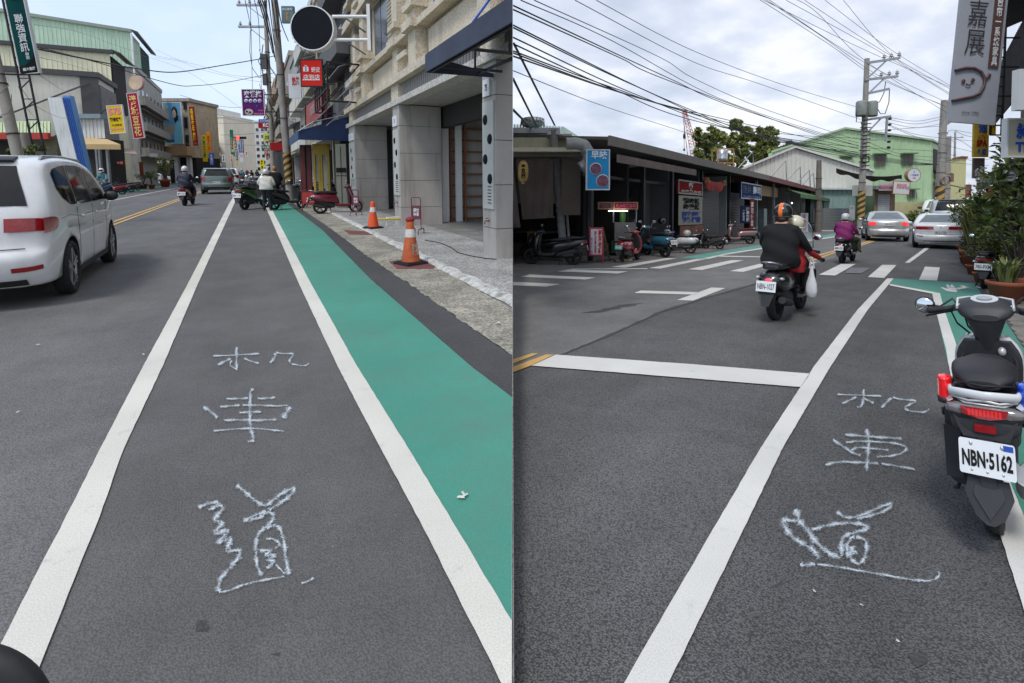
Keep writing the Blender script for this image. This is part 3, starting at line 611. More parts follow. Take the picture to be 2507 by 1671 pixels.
def scooter(label,fr,loc,rz,sc,col,plate='',style='sport',group='scooters',tail=None,platemat=None,steer=0.0,lean=0.0,seatm=None,screen=False,mirrors=True,name='scooter',second=None,rack=False,face_front=False):
    rt = thing(name,label,'scooter',fr,loc,rz,sc,group,tilt=(lean,'Y') if lean else None)
    retro = style == 'retro'
    b2 = second or DARKP
    wheel(rt,'rear_wheel',(0,0,.255),.255,.12); 
    m = MB()
    if retro: sloft(m,[(-.34,.60,.06,.03),(-.27,.60,.15,.11),(-.08,.575,.205,.17),(.2,.57,.20,.17),(.45,.56,.165,.17),(.6,.5,.13,.15),(.66,.42,.1,.09)],e=2.3)
    else: sloft(m,[(-.42,.735,.04,.02),(-.33,.715,.12,.065),(-.1,.665,.165,.11),(.15,.60,.175,.14),(.4,.54,.165,.17),(.58,.46,.145,.16),(.66,.40,.1,.09)],e=3.0)
    part(rt,'body_panel',m,col,True)
    m = MB(); sloft(m,[(-.16,.42,.07,.06),(0,.4,.13,.1),(.25,.34,.13,.11),(.5,.3,.11,.08)],e=3.5); m.tube([(-.1,-.02,.3),(-.1,.3,.27)],.07,10); part(rt,'engine',m,DARKP,True)
    m = MB(); m.tube([(.1,.42,.24),(.14,.3,.22),(.16,.1,.24)],.022,8); m.tube([(.16,.15,.25),(.165,-.12,.3),(.165,-.28,.34)],[.05,.062,.05],12); part(rt,'exhaust',m,DARKP,True)
    m = MB(); m.bar((.09,.0,.3),(.1,-.05,.56),.035); m.bar((-.09,.0,.3),(-.1,-.05,.56),.035); part(rt,'shock_absorber',m,DKM,True)
    m = MB()
    if retro: sloft(m,[(-.24,.775,.08,.02),(-.15,.79,.14,.045),(.1,.80,.155,.05),(.35,.785,.15,.05),(.55,.77,.11,.04),(.62,.75,.06,.02)],e=3)
    else: sloft(m,[(-.30,.80,.07,.015),(-.2,.825,.12,.04),(.05,.825,.145,.05),(.2,.79,.15,.05),(.45,.765,.14,.05),(.62,.745,.09,.04),(.68,.72,.05,.02)],e=3)
    part(rt,'seat',m,seatm or SEATM,True)
    m = MB(); sloft(m,[(.55,.335,.15,.06),(.75,.30,.165,.055),(1.0,.31,.16,.06),(1.08,.36,.12,.08)],e=5); part(rt,'floorboard',m,b2 if not retro else col,True)
    # front shield, standing loft
    m = MB(); sloft(m,[(.3,1.07,.14,.05),(.42,1.12,.2,.06),(.6,1.12,.215,.075),(.78,1.08,.18,.085),(.92,1.04,.11,.07),(.97,1.02,.06,.05)],plane='z',e=2.6)
    part(rt,'front_shield',m,col,True)
    m = MB(); sloft(m,[(.4,1.03,.16,.02),(.6,1.03,.185,.03),(.8,1.0,.15,.03),(.93,.97,.08,.03)],plane='z',e=4)
    part(rt,'inner_fairing',m,DARKP,True)
    # steering group turned a little
    S = Matrix.Translation((0,1.12,0)) @ Matrix.Rotation(steer,4,'Z') @ Matrix.Translation((0,-1.12,0))
    def st(mb):
        mb.v = [tuple(S @ Vector(p)) for p in mb.v]; return mb
    fw = wheel(rt,'front_wheel',(0,1.27,.25),.25,.105)
    if steer:
        fw.matrix_local = S
    m = MB(); m.tube([(-.075,1.27,.25),(-.07,1.15,.62)],.022,8); m.tube([(.075,1.27,.25),(.07,1.15,.62)],.022,8); part(rt,'fork',st(m),DKM,True)
    m = MB(); pr = [(.29,-.075),(.305,-.05),(.31,0),(.305,.05),(.29,.075)]; m.lathe(pr,(0,1.27,.25),(1,0,0),16,a0=R(10),a1=R(165)); part(rt,'front_fender',st(m),col,True)
    m = MB()
    if retro: m.ell((0,1.0,.985),(.15,.13,.085))
    else: sloft(m,[(.86,.985,.06,.03),(.93,1.0,.15,.05),(1.02,1.0,.16,.055),(1.12,.965,.1,.05),(1.17,.94,.04,.02)],e=2.6)
    hb = part(rt,'handlebar_cover',st(m),col if retro else b2,True)
    m = MB()
    for s in (-1,1): m.tube([(s*.1,1.0,.985),(s*.24,.94,.985),(s*.36,.88,.97)],[.018,.019,.021],8)
    sub(hb,'grip',st(m),SEATM)
    m = MB()
    for s in (-1,1): m.tube([(s*.2,.985,.965),(s*.36,.925,.94)],.006,6)
    sub(hb,'brake_lever',st(m),ALLOY)
    m = MB()
    if retro: m.ell((0,1.1,.985),(.085,.05,.08),v0=-1,v1=1); part(rt,'headlight',st(m),LENS,True)
    else: m.prism([(-.09,1.155,.9),(.09,1.155,.9),(.13,1.13,.99),(-.13,1.13,.99)],(0,.015,-.004)); part(rt,'headlight',st(m),LENS,True)
    sub(hb,'instrument_dial',st(MB().ell((0,.93,1.035),(.075,.05,.012),14,4)),LENS)
    if mirrors:
        for s in (-1,1):
            mm = MB(); mm.tube([(s*.17,.97,1.0),(s*.2,.96,1.1),(s*.29,.95,1.17)],.007,6); mm.ell((s*.31,.955,1.195),(.075,.022,.048),14,8)
            mo = part(rt,'mirror',st(mm),DARKP if not retro else CHR,True)
            sub(mo,'mirror_glass',st(MB().ell((s*.31,.942,1.195),(.066,.012,.041),14,6)),MIRG)
    # tail
    m = MB()
    if retro: m.ell((0,-.315,.60),(.085,.035,.05)); part(rt,'tail_light',m,tail or REDL,True)
    else: sloft(m,[(-.415,.70,.05,.012),(-.385,.685,.115,.035),(-.33,.675,.14,.042),(-.25,.665,.14,.035)],e=4); part(rt,'tail_light',m,tail or REDL,True)
    for s in (-1,1): part(rt,'turn_signal',MB().ell((s*.16,-.27,.64),(.035,.05,.025),10,6),LENS,True)
    m = MB(); m.tube([(-.1,-.05,.8),(-.12,-.28,.85),(-.06,-.37,.87),(.06,-.37,.87),(.12,-.28,.85),(.1,-.05,.8)],.014,8); part(rt,'grab_rail',m,ALLOY if retro else DARKP,True)
    m = MB(); m.prism([(-.09,-.36,.60),(.09,-.36,.60),(.11,-.43,.44),(.05,-.48,.26),(-.05,-.48,.26),(-.11,-.43,.44)],(0,.025,.012)); m.bar((0,-.1,.5),(0,-.38,.5),.1,.03)
    rf = part(rt,'rear_mudguard',m,DARKP,True)
    pw,ph = .3 if not retro else .26,.15
    pm = MB(); n_ = Vector((0,-1,.22)).normalized(); u = Vector((1,0,0)); v_ = n_.cross(u).normalized()*-1
    if v_.z < 0: v_ = -v_
    c = Vector((0,-.44,.535)); pm.prism([c-u*pw/2-v_*ph/2,c+u*pw/2-v_*ph/2,c+u*pw/2+v_*ph/2,c-u*pw/2+v_*ph/2],n_*.004)
    pl = part(rt,'licence_plate',pm,platemat or PLATE,True)
    if plate: letter(rt,plate,BK if platemat is None else WH,c+n_*.007,u,v_,pw*.86,ph*.55,0.01,parent=pl)
    m = MB(); m.tube([(-.1,.35,.22),(-.19,.42,.01)],.011,6); part(rt,'side_stand',m,DKM,True)
    if screen:
        m = MB(); rows = []
        for j in range(9):
            f = j/8; zz_ = 1.02+f*.5; hw = .24*math.sqrt(max(0.0,1-(max(0,f-.45)/.56)**2)); yy = 1.12-.1*f
            rows.append([(hw*k_/4,yy-.09*abs(k_/4)**2,zz_) for k_ in range(-4,5)])
        for j in range(8):
            for k_ in range(8): m.add([rows[j][k_],rows[j][k_+1],rows[j+1][k_+1],rows[j+1][k_]],[(0,1,2,3)],True)
        cs = M('windscreen_clear',(0.75,0.8,0.82),0.05,var=0.02); cs.node_tree.nodes['Principled BSDF'].inputs['Alpha'].default_value = 0.42
        part(rt,'windscreen',m,cs,True); e_ = MB(); out_ = [rows[j][0] for j in range(9)]+[rows[j][8] for j in range(8,-1,-1)]; e_.tube(out_,.008,6); part(rt,'windscreen_frame',e_,CHR,True)
    if rack:
        m = MB(); m.box((-.13,-.5,.84),(.13,-.22,1.06)); part(rt,'top_box',m,DARKP,True)
    return rt
def hem(rt,jm,y0,z0,z1,B):
    m = MB(); sloft(m,[(z0,y0,.2*B,.15*B),(z0+.06,y0+.0,.225*B,.175*B),((z0+z1)/2,y0+.02,.215*B,.165*B),(z1-.08,y0+.05,.215*B,.14*B),(z1+.03,y0+.07,.15*B,.1*B)],plane='z',e=2.4,n=24,k=5); r_ = random.Random(3)
    m.v = [(x+.012*math.sin(z*31+x*17),y+.014*math.sin(z*23+x*11+y*9),z+.008*math.sin(x*40)) for x,y,z in m.v]; part(rt,'jacket',m,jm,True)
def person_mesh(J,E,root_i,regions,mats):
    me = bpy.data.meshes.new('body'); me.from_pydata([j[0] for j in J],E,[]); o = bpy.data.objects.new('body',me); COL.objects.link(o)
    sk = o.modifiers.new('s','SKIN'); sk.use_smooth_shade = True; sk.branch_smoothing = 0.3
    for i,j in enumerate(J):
        r_ = j[1]; me.skin_vertices[0].data[i].radius = r_ if isinstance(r_,tuple) else (r_,r_)
        me.skin_vertices[0].data[i].use_root = (i == root_i)
    ss = o.modifiers.new('u','SUBSURF'); ss.levels = 2; ss.render_levels = 2
    bpy.context.view_layer.update(); dg = bpy.context.evaluated_depsgraph_get()
    m2 = bpy.data.meshes.new_from_object(o.evaluated_get(dg)); bpy.data.objects.remove(o)
    m2.materials.clear()
    for x in mats: m2.materials.append(x)
    for p in m2.polygons: p.material_index = regions(p.center); p.use_smooth = True
    return m2
def hand(mb,w_,d,up,s=1.0):
    """palm with five bent fingers curling round a grip; w_ wrist, d forward, up back of hand"""
    w_,d,up = Vector(w_),Vector(d).normalized(),Vector(up).normalized(); x = d.cross(up).normalized()
    mb.ell(w_+d*.045*s,(.04*s,.048*s,.02*s),10,6)
    for k,(o_,L) in enumerate(((-.03,.075),(-.01,.085),(.01,.08),(.028,.062))):
        a = w_+d*.07*s+x*o_*s; b = a+d*L*.45*s-up*.008*s; c = b+d*L*.15*s-up*L*.45*s; e = c-d*L*.3*s-up*L*.12*s
        mb.tube([a,b,c,e],[.0105*s,.010*s,.009*s,.007*s],6)
    a = w_+d*.03*s-x*.035*s; mb.tube([a,a-x*.02*s+d*.02*s-up*.01*s,a-x*.005*s+d*.045*s-up*.03*s],[.012*s,.011*s,.008*s],6)
def rider(label,sc_root,fr,loc,rz,sc,jacket,trousers,helmet,group='people',glove=None,lean=0.0,bulk=1.0,dy=0.0,headturn=0.0,mask=False,shoes=None,armdrop=0.0,hstyle='plain',feetout=0.0,skinshoe=None,back=0.0):
    rt = thing('person',label,'person',fr,loc,rz,sc,group,tilt=(lean,'Y') if lean else None)
    B = bulk; y0 = .17+dy
    J = [((0,y0,.87),(.165*B,.14*B)),((0,y0-.01,1.02),(.155*B,.13*B)),((0,y0+.03,1.2),(.17*B,.13*B)),((0,y0+.07,1.34),(.13*B,.1*B)),((0,y0+.1,1.43),.055),((0,y0+.13,1.52),.085),
         ((-.17*B,y0+.05,1.33),.075*B),((-.26*B,y0+.16,1.11),.06*B),((-.3,y0+.46,1.0-armdrop),.04),((.17*B,y0+.05,1.33),.075*B),((.26*B,y0+.16,1.11),.06*B),((.3,y0+.46,1.0-armdrop),.04),
         ((-.11,y0+.06,.85),.11*B),((-.18-feetout,y0+.5,.8),.08*B),((-.15-feetout*1.6,y0+.46,.43),.055),((-.16-feetout*1.7,y0+.6,.385),.04),
         ((.11,y0+.06,.85),.11*B),((.18+feetout,y0+.5,.8),.08*B),((.15+feetout*1.6,y0+.46,.43),.055),((.16+feetout*1.7,y0+.6,.385),.04)]
    if back: J = [((p[0],p[1]-back*max(0,p[2]-.87),p[2]),r_) for p,r_ in J]
    E = [(0,1),(1,2),(2,3),(3,4),(4,5),(3,6),(6,7),(7,8),(3,9),(9,10),(10,11),(0,12),(12,13),(13,14),(14,15),(0,16),(16,17),(17,18),(18,19)]
    def reg(c):
        if c.z > 1.42 and abs(c.x) < .12: return 2
        if c.z < .445: return 3
        if c.z < .9 and (c.y > y0+.1 or c.z < .84): return 1
        if c.y > y0+.42 and c.z > .9: return 0
        return 0
    me = person_mesh(J,E,0,reg,[jacket,trousers,SKIN,shoes or DARKP])
    o = bpy.data.objects.new('body',me); COL.objects.link(o); o.parent = rt
    if not mask: hem(rt,jacket,y0-back*.3,.8,1.36,B)
    m = MB(); hz_ = 1.0-armdrop
    for s in (-1,1): hand(m,(s*.3,y0+.46,hz_),(s*.1,1,-.1),(0,.2,1))
    part(rt,'hands',m,glove or SKIN,True)
    hc = Vector((0,y0+.14-back*.65,1.585)); m = MB(); m.ell(hc,(.128,.148,.135),22,12,v0=-.42,v1=1)
    m.lathe([(.118,0),(.13,.012),(.118,.024)],hc+Vector((0,0,-.085)),(0,0,1),22,sq=(1,1.12))
    h = part(rt,'helmet',m,helmet,True)
    if hstyle == 'stripe':
        m = MB(); rows = []
        for j in range(15):
            a = R(-30+j*12); rows.append([(x_,-math.cos(a)*.152*math.cos(x_*4),math.sin(a)*.139) for x_ in (-.028,-.01,.01,.028)])
        for j in range(14):
            for q in range(3):
                m.add([tuple(hc+Vector(rows[j][q])),tuple(hc+Vector(rows[j][q+1])),tuple(hc+Vector(rows[j+1][q+1])),tuple(hc+Vector(rows[j+1][q]))],[(0,1,2,3)],True)
        sub(h,'helmet_stripe',m,M('helmet_orange',(0.85,0.16,0.015),0.3,coat=.5))
    m = MB(); m.ell(hc+Vector((0,.035,.0)),(.122,.125,.09),16,8,v0=-.7,v1=.35); sub(h,'visor',m,GLASS)
    m = MB(); m.ell((0,y0+.09-back*.6,1.475),(.085,.085,.06),12,8); part(rt,'hair',m,M('hair_black',(0.012,0.01,0.01),.6),True)
    fc = hc+Vector((0,.07,-.09)); m = MB(); m.ell(fc,(.075,.07,.075),14,10); m.ell(fc+Vector((0,.072,.0)),(.012,.018,.02),8,6); part(rt,'face',m,SKIN,True)
    if mask: part(rt,'face_mask',MB().ell(fc+Vector((0,.015,-.02)),(.07,.075,.045),12,8),WH,True)
    return rt
def standing(label,fr,loc,rz,sc,jacket,trousers,helmet=None,group='people',hairm=None,arms=((.25,.3,1.1),(.25,.3,1.1)),bulk=1.0):
    rt = thing('person',label,'person',fr,loc,rz,sc,group); B = bulk
    (ax,ay,az),(bx,by,bz) = arms
    J = [((0,0,.92),(.15*B,.12*B)),((0,0,1.08),(.15*B,.13*B)),((0,.0,1.26),(.17*B,.13*B)),((0,.01,1.39),(.12*B,.09*B)),((0,.02,1.48),.055),((0,.04,1.58),.085),
         ((-.17*B,0,1.38),.075*B),((-.25*B,-.02,1.14),.065*B),((-ax,ay,az),.045),((.17*B,0,1.38),.075*B),((.25*B,-.02,1.14),.065*B),((bx,by,bz),.045),
         ((-.1,0,.88),.1),((-.11,.01,.5),.075),((-.12,-.01,.1),.06),((-.13,.12,.04),.04),((.1,0,.88),.1),((.11,.01,.5),.075),((.12,-.01,.1),.06),((.13,.12,.04),.04)]
    E = [(0,1),(1,2),(2,3),(3,4),(4,5),(3,6),(6,7),(7,8),(3,9),(9,10),(10,11),(0,12),(12,13),(13,14),(14,15),(0,16),(16,17),(17,18),(18,19)]
    me = person_mesh(J,E,0,lambda c: 2 if (c.z > 1.45 and abs(c.x) < .12) else (3 if c.z < .09 else (1 if c.z < .93 and abs(c.y) < .15 and abs(c.x) < .22 else 0)),[jacket,trousers,SKIN,DARKP])
    o = bpy.data.objects.new('body',me); COL.objects.link(o); o.parent = rt
    hem(rt,jacket,-.03,.9,1.42,B)
    m = MB(); hand(m,(-ax,ay,az),(0,1,-.2),(0,.2,1)); hand(m,(bx,by,bz),(0,1,-.2),(0,.2,1)); part(rt,'hands',m,SKIN,True)
    hc = Vector((0,.03,1.64)); fc = hc+Vector((0,.06,-.06)); m = MB(); m.ell(fc,(.075,.075,.09),14,10); m.ell(fc+Vector((0,.078,0)),(.012,.016,.02),8,6); part(rt,'face',m,SKIN,True)
    if helmet:
        m = MB(); m.ell(hc,(.128,.145,.135),20,12,v0=-.42,v1=1); h = part(rt,'helmet',m,helmet,True)
        sub(h,'visor',MB().ell(hc+Vector((0,.03,0)),(.124,.125,.08),16,6,v0=-.6,v1=.3),GLASS)
    part(rt,'hair',MB().ell(hc+Vector((0,-.01,-.04)),(.095,.1,.12),14,10),hairm or M('hair_black',(0.012,0.01,0.01),.6),True)
    return rt
# ---------------------------------------------------------------- cars
def car(label,fr,loc,rz,sc,S,col,plate='',group=None,cat_='car',name='car',lit=False,face=False):
    rt = thing(name,label,cat_,fr,loc,rz,sc,group)
    L,hw,H,belt,tum = S['L'],S['W']/2,S['H'],S['belt'],S.get('tum',.32)
    top = S['top']; k = 4; P = []
    for i in range(len(top)-1):
        for j in range(k):
            P.append(cat([list(p) for p in top],(i+j/k)/(len(top)-1)))
    P.append(list(top[-1])); zb = S.get('zb',.2)
    n_b = 14; loop = P+[[L-.12-(L-.24)*(i+.5)/n_b,zb] for i in range(n_b)]
    def Wd(y,z):
        u = abs(2*y/L-1); pl = 1-.10*u**4-.05*u**10
        if z < belt: return hw*pl*(1-.075*((belt-z)/belt)**2.5)
        return hw*pl-(z-belt)*tum*(.55+.45*min(1,(z-belt)/.35))
    def spine(y,z): return (min(max(y,.75),L-.75),min(max(z,.785),.815))
    rc = S.get('rc',.09)
    def shell(pt,s):
        y,z = pt; a = abs(s); ins = 0 if a < .7 else rc*(1-math.sqrt(max(0,1-((a-.7)/.3)**2)))
        sy,sz = spine(y,z); d = math.hypot(sy-y,sz-z) or 1; y2 = y+(sy-y)/d*ins; z2 = z+(sz-z)/d*ins
        bow = S.get('bow',.1)*a*a*a
        if y < .8: y2 += bow*(1-y/.8)
        if y > L-.8: y2 -= bow*(1-(L-y)/.8)*1.5
        return Vector((s*Wd(y2,z2),y2,z2))
    SS = [-1,-.985,-.95,-.88,-.7,-.4,0,.4,.7,.88,.95,.985,1]
    mb = MB(); n = len(loop); rings = []
    lam = [1,.8,.6,.42,.26,.12]
    def inner(pt,l,sg):
        q = shell(pt,sg*1.0); sy,sz = spine(*pt); y = q.y+(sy-q.y)*l; z = q.z+(sz-q.z)*l; return Vector((sg*Wd(y,z),y,z))
    for l in lam: rings.append([inner(p,l,-1) for p in loop])
    for s in SS: rings.append([shell(p,s) for p in loop])
    for l in reversed(lam): rings.append([inner(p,l,1) for p in loop])
    mb.loft(rings,True,True)
    me = mb.mesh('body',[col,DARKP]); bm = bmesh.new(); bm.from_mesh(me); bmesh.ops.triangulate(bm,faces=[f for f in bm.faces if len(f.verts) > 4]); bmesh.ops.remove_doubles(bm,verts=bm.verts,dist=1e-4)
    bmesh.ops.recalc_face_normals(bm,faces=bm.faces); bm.to_mesh(me); bm.free()
    bo = bpy.data.objects.new('body',me); COL.objects.link(bo)
    wr = S.get('wr',.32); cuts = []
    for y in (S['ya'],S['yf']):
        for s in (-1,1):
            c = MB(); c.lathe([(0,.0),(wr+.05,.0),(wr+.05,.4),(0,.4)],(s*(hw+.1) if s < 0 else hw-.3,y,wr),(1,0,0),28,smooth=False); c.m = [1]*len(c.f)
            cm = c.mesh('cut',[col,DARKP]); bm = bmesh.new(); bm.from_mesh(cm); bmesh.ops.remove_doubles(bm,verts=bm.verts,dist=1e-4); bmesh.ops.recalc_face_normals(bm,faces=bm.faces); bm.to_mesh(cm); bm.free()
            if s < 0: cm.transform(Matrix.Translation((-.1,0,0)))
            co = bpy.data.objects.new('cut',cm); COL.objects.link(co); cuts.append(co)
            b = bo.modifiers.new('b','BOOLEAN'); b.object = co; b.operation = 'DIFFERENCE'; b.solver = 'EXACT'
    bpy.context.view_layer.update(); m2 = bpy.data.meshes.new_from_object(bo.evaluated_get(bpy.context.evaluated_depsgraph_get()))
    for c in cuts: bpy.data.objects.remove(c)
    bo.modifiers.clear(); bo.data = m2; m2.name = 'body'; bo.parent = rt
    def yr(z):
        zz_ = [p for p in P if p[0] < L*.45]
        for a,b in zip(zz_,zz_[1:]):
            if (a[1]-z)*(b[1]-z) <= 0 and a[1] != b[1]: return a[0]+(b[0]-a[0])*(z-a[1])/(b[1]-a[1])
        return zz_[0][0]
    def yfr(z):
        zz_ = [p for p in P if p[0] > L*.5][::-1]
        for a,b in zip(zz_,zz_[1:]):
            if (a[1]-z)*(b[1]-z) <= 0 and a[1] != b[1]: return a[0]+(b[0]-a[0])*(z-a[1])/(b[1]-a[1])
        return zz_[0][0]
    def endpatch(z0,z1,s0,s1,off=.006,nz=5,ns=10,front=False,s0b=None,s1b=None,dish=0):
        m = MB(); vs = []
        for i in range(nz+1):
            z = z0+(z1-z0)*i/nz; y = (yfr if front else yr)(z); t = i/nz
            a = s0+((s0b if s0b is not None else s0)-s0)*(1-t); b = s1+((s1b if s1b is not None else s1)-s1)*(1-t)
            for j in range(ns+1):
                p = shell((y,z),a+(b-a)*j/ns); vs.append(p+Vector((0,off if front else -off,off*.4)))
        q = [(i*(ns+1)+j,i*(ns+1)+j+1,(i+1)*(ns+1)+j+1,(i+1)*(ns+1)+j) for i in range(nz) for j in range(ns)]
        m.add(vs,q,True); return m
    def sidepatch(cols,sg,off=.006,nz=5,m=None):
        """cols: (y, z low, z high)"""
        m = m or MB(); vs = []
        for y,za_,zb_ in cols:
            for i in range(nz+1):
                z = za_+(zb_-za_)*i/nz; vs.append((sg*(Wd(y,z)+off),y,z))
        m.add(vs,[(j*(nz+1)+i,(j+1)*(nz+1)+i,(j+1)*(nz+1)+i+1,j*(nz+1)+i+1) for j in range(len(cols)-1) for i in range(nz)],True); return m
    def seam(pts,sg,w_=.006): 
        m = MB(); m.tube([(sg*(Wd(y,z)+.0005),y,z) for y,z in pts],w_*.6,4); return m
    gl = S.get('glass',GLASS)
    for sg in (-1,1):
        for wn in S['side']: part(rt,'side_window',sidepatch(wn,sg),gl,True)
        sm_ = MB()
        for ln in S['seams']: sm_.tube([(sg*(Wd(y,z)+.0005),y,z) for y,z in ln],.0035,4)
        part(rt,'door_seams',sm_,DARKP,True)
        for y,z in S['handles']:
            part(rt,'door_handle',MB().ell((sg*(Wd(y,z)+.012),y,z),(.018,.1,.018),10,6),S.get('handle_m',col),True)
        wm = MB(); wm.ell((sg*(hw+.1),S['mir'][0],S['mir'][1]),(.1,.06,.075),14,8); wm.bar((sg*(hw-.08),S['mir'][0]+.03,S['mir'][1]-.05),(sg*(hw+.05),S['mir'][0],S['mir'][1]-.02),.03)
        part(rt,'door_mirror',wm,DARKP if S.get('darkmir') else col,True)
        part(rt,'sill_trim',sidepatch([(S['ya']+wr+.07,zb+.0,zb+.07),(L/2,zb,zb+.07),(S['yf']-wr-.07,zb,zb+.07)],sg,.008,2),DARKP,True)
        for y in (S['ya'],S['yf']): wheel(rt,'wheel',(sg*(hw-.1),y,wr),wr,.18,'car',side=sg)
    rg = S['rear']; part(rt,'rear_window',endpatch(rg[0],rg[1],-rg[3],rg[3],s0b=-rg[2],s1b=rg[2]),S.get('rglass',GLASS),True)
    if 'front' in S: fg = S['front']; part(rt,'windscreen',endpatch(fg[0],fg[1],-fg[3],fg[3],front=True,s0b=-fg[2],s1b=fg[2]),S.get('fglass',GLASS),True)
    for sg in (-1,1):
        for (z0,z1,s0,s1,*cs) in S['tail']:
            m = endpatch(z0,z1,min(sg*s0,sg*s1),max(sg*s0,sg*s1),.012,3,6)
            if cs: sidepatch(cs[0],sg,.012,3,m)
            tl_ = part(rt,'tail_light',m,REDLIT if lit else REDL,True)
        for (z0,z1,s0,s1) in S.get('head',[]):
            part(rt,'headlight',endpatch(z0,z1,min(sg*s0,sg*s1),max(sg*s0,sg*s1),.012,3,6,front=True),LENS,True)
        for (z0,z1,s0,s1) in S.get('refl',[]):
            part(rt,'reflector',endpatch(z0,z1,min(sg*s0,sg*s1),max(sg*s0,sg*s1),.01,2,4),REDL,True)
    for nm,z0,z1,s1,mt in S.get('trim',[]): part(rt,nm,endpatch(z0,z1,-s1,s1,.01,2,10),mt,True)
    for nm,z0,z1,s1,mt in S.get('ftrim',[]): part(rt,nm,endpatch(z0,z1,-s1,s1,.01,2,10,front=True),mt,True)
    if 'plate' in S:
        z = S['plate']; y = yr(z)-.02; pm = MB().box((-.2,y-.006,z-.07),(.2,y+.01,z+.07)); pl = part(rt,'licence_plate',pm,PLATE,True)
        if plate: letter(rt,plate,BK,(0,y-.009,z),(1,0,0),(0,0,1),.34,.085,0.01,parent=pl)
    if S.get('rails'):
        for sg in (-1,1):
            z = H-.05; x = sg*(Wd(L*.4,H-.1)-.1); part(rt,'roof_rail',MB().tube([(x,S['rails'][0],z-.05),(x,S['rails'][0]+.15,z+.03),(x,(S['rails'][0]+S['rails'][1])/2,z+.045),(x,S['rails'][1]-.15,z+.02),(x,S['rails'][1],z-.08)],.02,8),ALLOY,True)
    if S.get('spoiler'):
        z = rg[1]+.05; y = yr(z); part(rt,'roof_spoiler',MB().loft([se(s_*rg[3]*hw*.82,y-.04+.02*abs(s_),z+.015,.002,.02,2,8) if 0 else [(s_*rg[3]*hw*.8,y-.11+.05*abs(s_),z),(s_*rg[3]*hw*.8,y+.1,z-.01),(s_*rg[3]*hw*.8,y+.14,z+.06),(s_*rg[3]*hw*.8,y-.1+.05*abs(s_),z+.03)] for s_ in (-1,-.5,0,.5,1)]),S['spoiler'],True)
    return rt
mpv = dict(L=4.45,W=1.83,H=1.68,belt=1.06,tum=.2,ya=.92,yf=3.62,wr=.33,rc=.075,zb=.22,bow=.11,
  top=[(.14,.24),(.03,.38),(.0,.56),(.07,.68),(.09,.9),(.13,1.08),(.28,1.4),(.42,1.58),(.7,1.655),(1.4,1.69),(2.2,1.66),(2.75,1.55),(3.25,1.25),(3.55,1.06),(4.1,.93),(4.38,.74),(4.45,.5),(4.36,.24)],
  side=[[(.62,1.3,1.47),(.72,1.19,1.52),(.95,1.10,1.55),(1.22,1.08,1.57)],[(1.27,1.08,1.57),(1.75,1.08,1.57),(2.12,1.08,1.55)],[(2.17,1.08,1.55),(2.6,1.08,1.45),(2.9,1.08,1.27),(3.12,1.08,1.1)]],
  seams=[[(2.14,1.05),(2.14,.6),(2.12,.3)],[(1.25,1.05),(1.3,.75),(1.33,.5),(1.32,.31),(3.1,.29),(3.15,.6),(3.12,1.04)],[(1.3,.93),(2.2,.935),(3.1,.92)],[(.6,.95),(.9,.97),(1.25,.94)]],
  handles=[(1.5,.92),(2.35,.92)],mir=(3.0,1.12),darkmir=True,rear=(1.12,1.55,.82,.74),tail=[(.84,.985,.6,1.0,[(.12,.82,.99),(.3,.83,.99),(.4,.85,.98),(.46,.9,.95)])],refl=[(.41,.46,.68,.97)],
  trim=[('tailgate_seam',.655,.665,.8,DARKP),('lower_bumper',.25,.32,.8,DARKP),('number_recess',.7,.71,.5,DARKP)],plate=.62,rails=(.6,2.7),spoiler=DARKP,front=(1.15,1.5,.8,.7))
sedan = dict(L=4.5,W=1.72,H=1.46,belt=.95,tum=.42,ya=.95,yf=3.6,wr=.31,rc=.12,zb=.2,bow=.16,
  top=[(.12,.24),(.02,.38),(.0,.52),(.06,.62),(.05,.8),(.1,.98),(.25,1.05),(.62,1.07),(1.0,1.28),(1.3,1.42),(1.8,1.475),(2.4,1.45),(2.8,1.3),(3.3,1.02),(3.9,.92),(4.35,.75),(4.5,.5),(4.4,.24)],
  side=[[(1.02,1.0,1.12),(1.25,.985,1.3),(1.55,.98,1.36),(1.75,.98,1.375)],[(1.8,.98,1.375),(2.2,.98,1.37),(2.6,.98,1.26),(2.95,.98,1.08)]],
  seams=[[(1.77,.95),(1.8,.6),(1.78,.3)],[(1.1,.95),(1.25,.6),(1.3,.3),(2.85,.28),(2.9,.6),(2.85,.95)],[(1.2,.78),(2.9,.76)]],
  handles=[(1.4,.84),(2.15,.84)],mir=(2.85,1.03),rear=(1.09,1.4,.84,.66),rglass=GLASSL,tail=[(.76,.96,.5,.97,[(.2,.77,.95),(.3,.8,.92)])],
  trim=[('boot_seam',.62,.628,.85,DARKP),('lower_bumper',.24,.29,.85,DARKP)],plate=.82,front=(1.04,1.4,.84,.66))
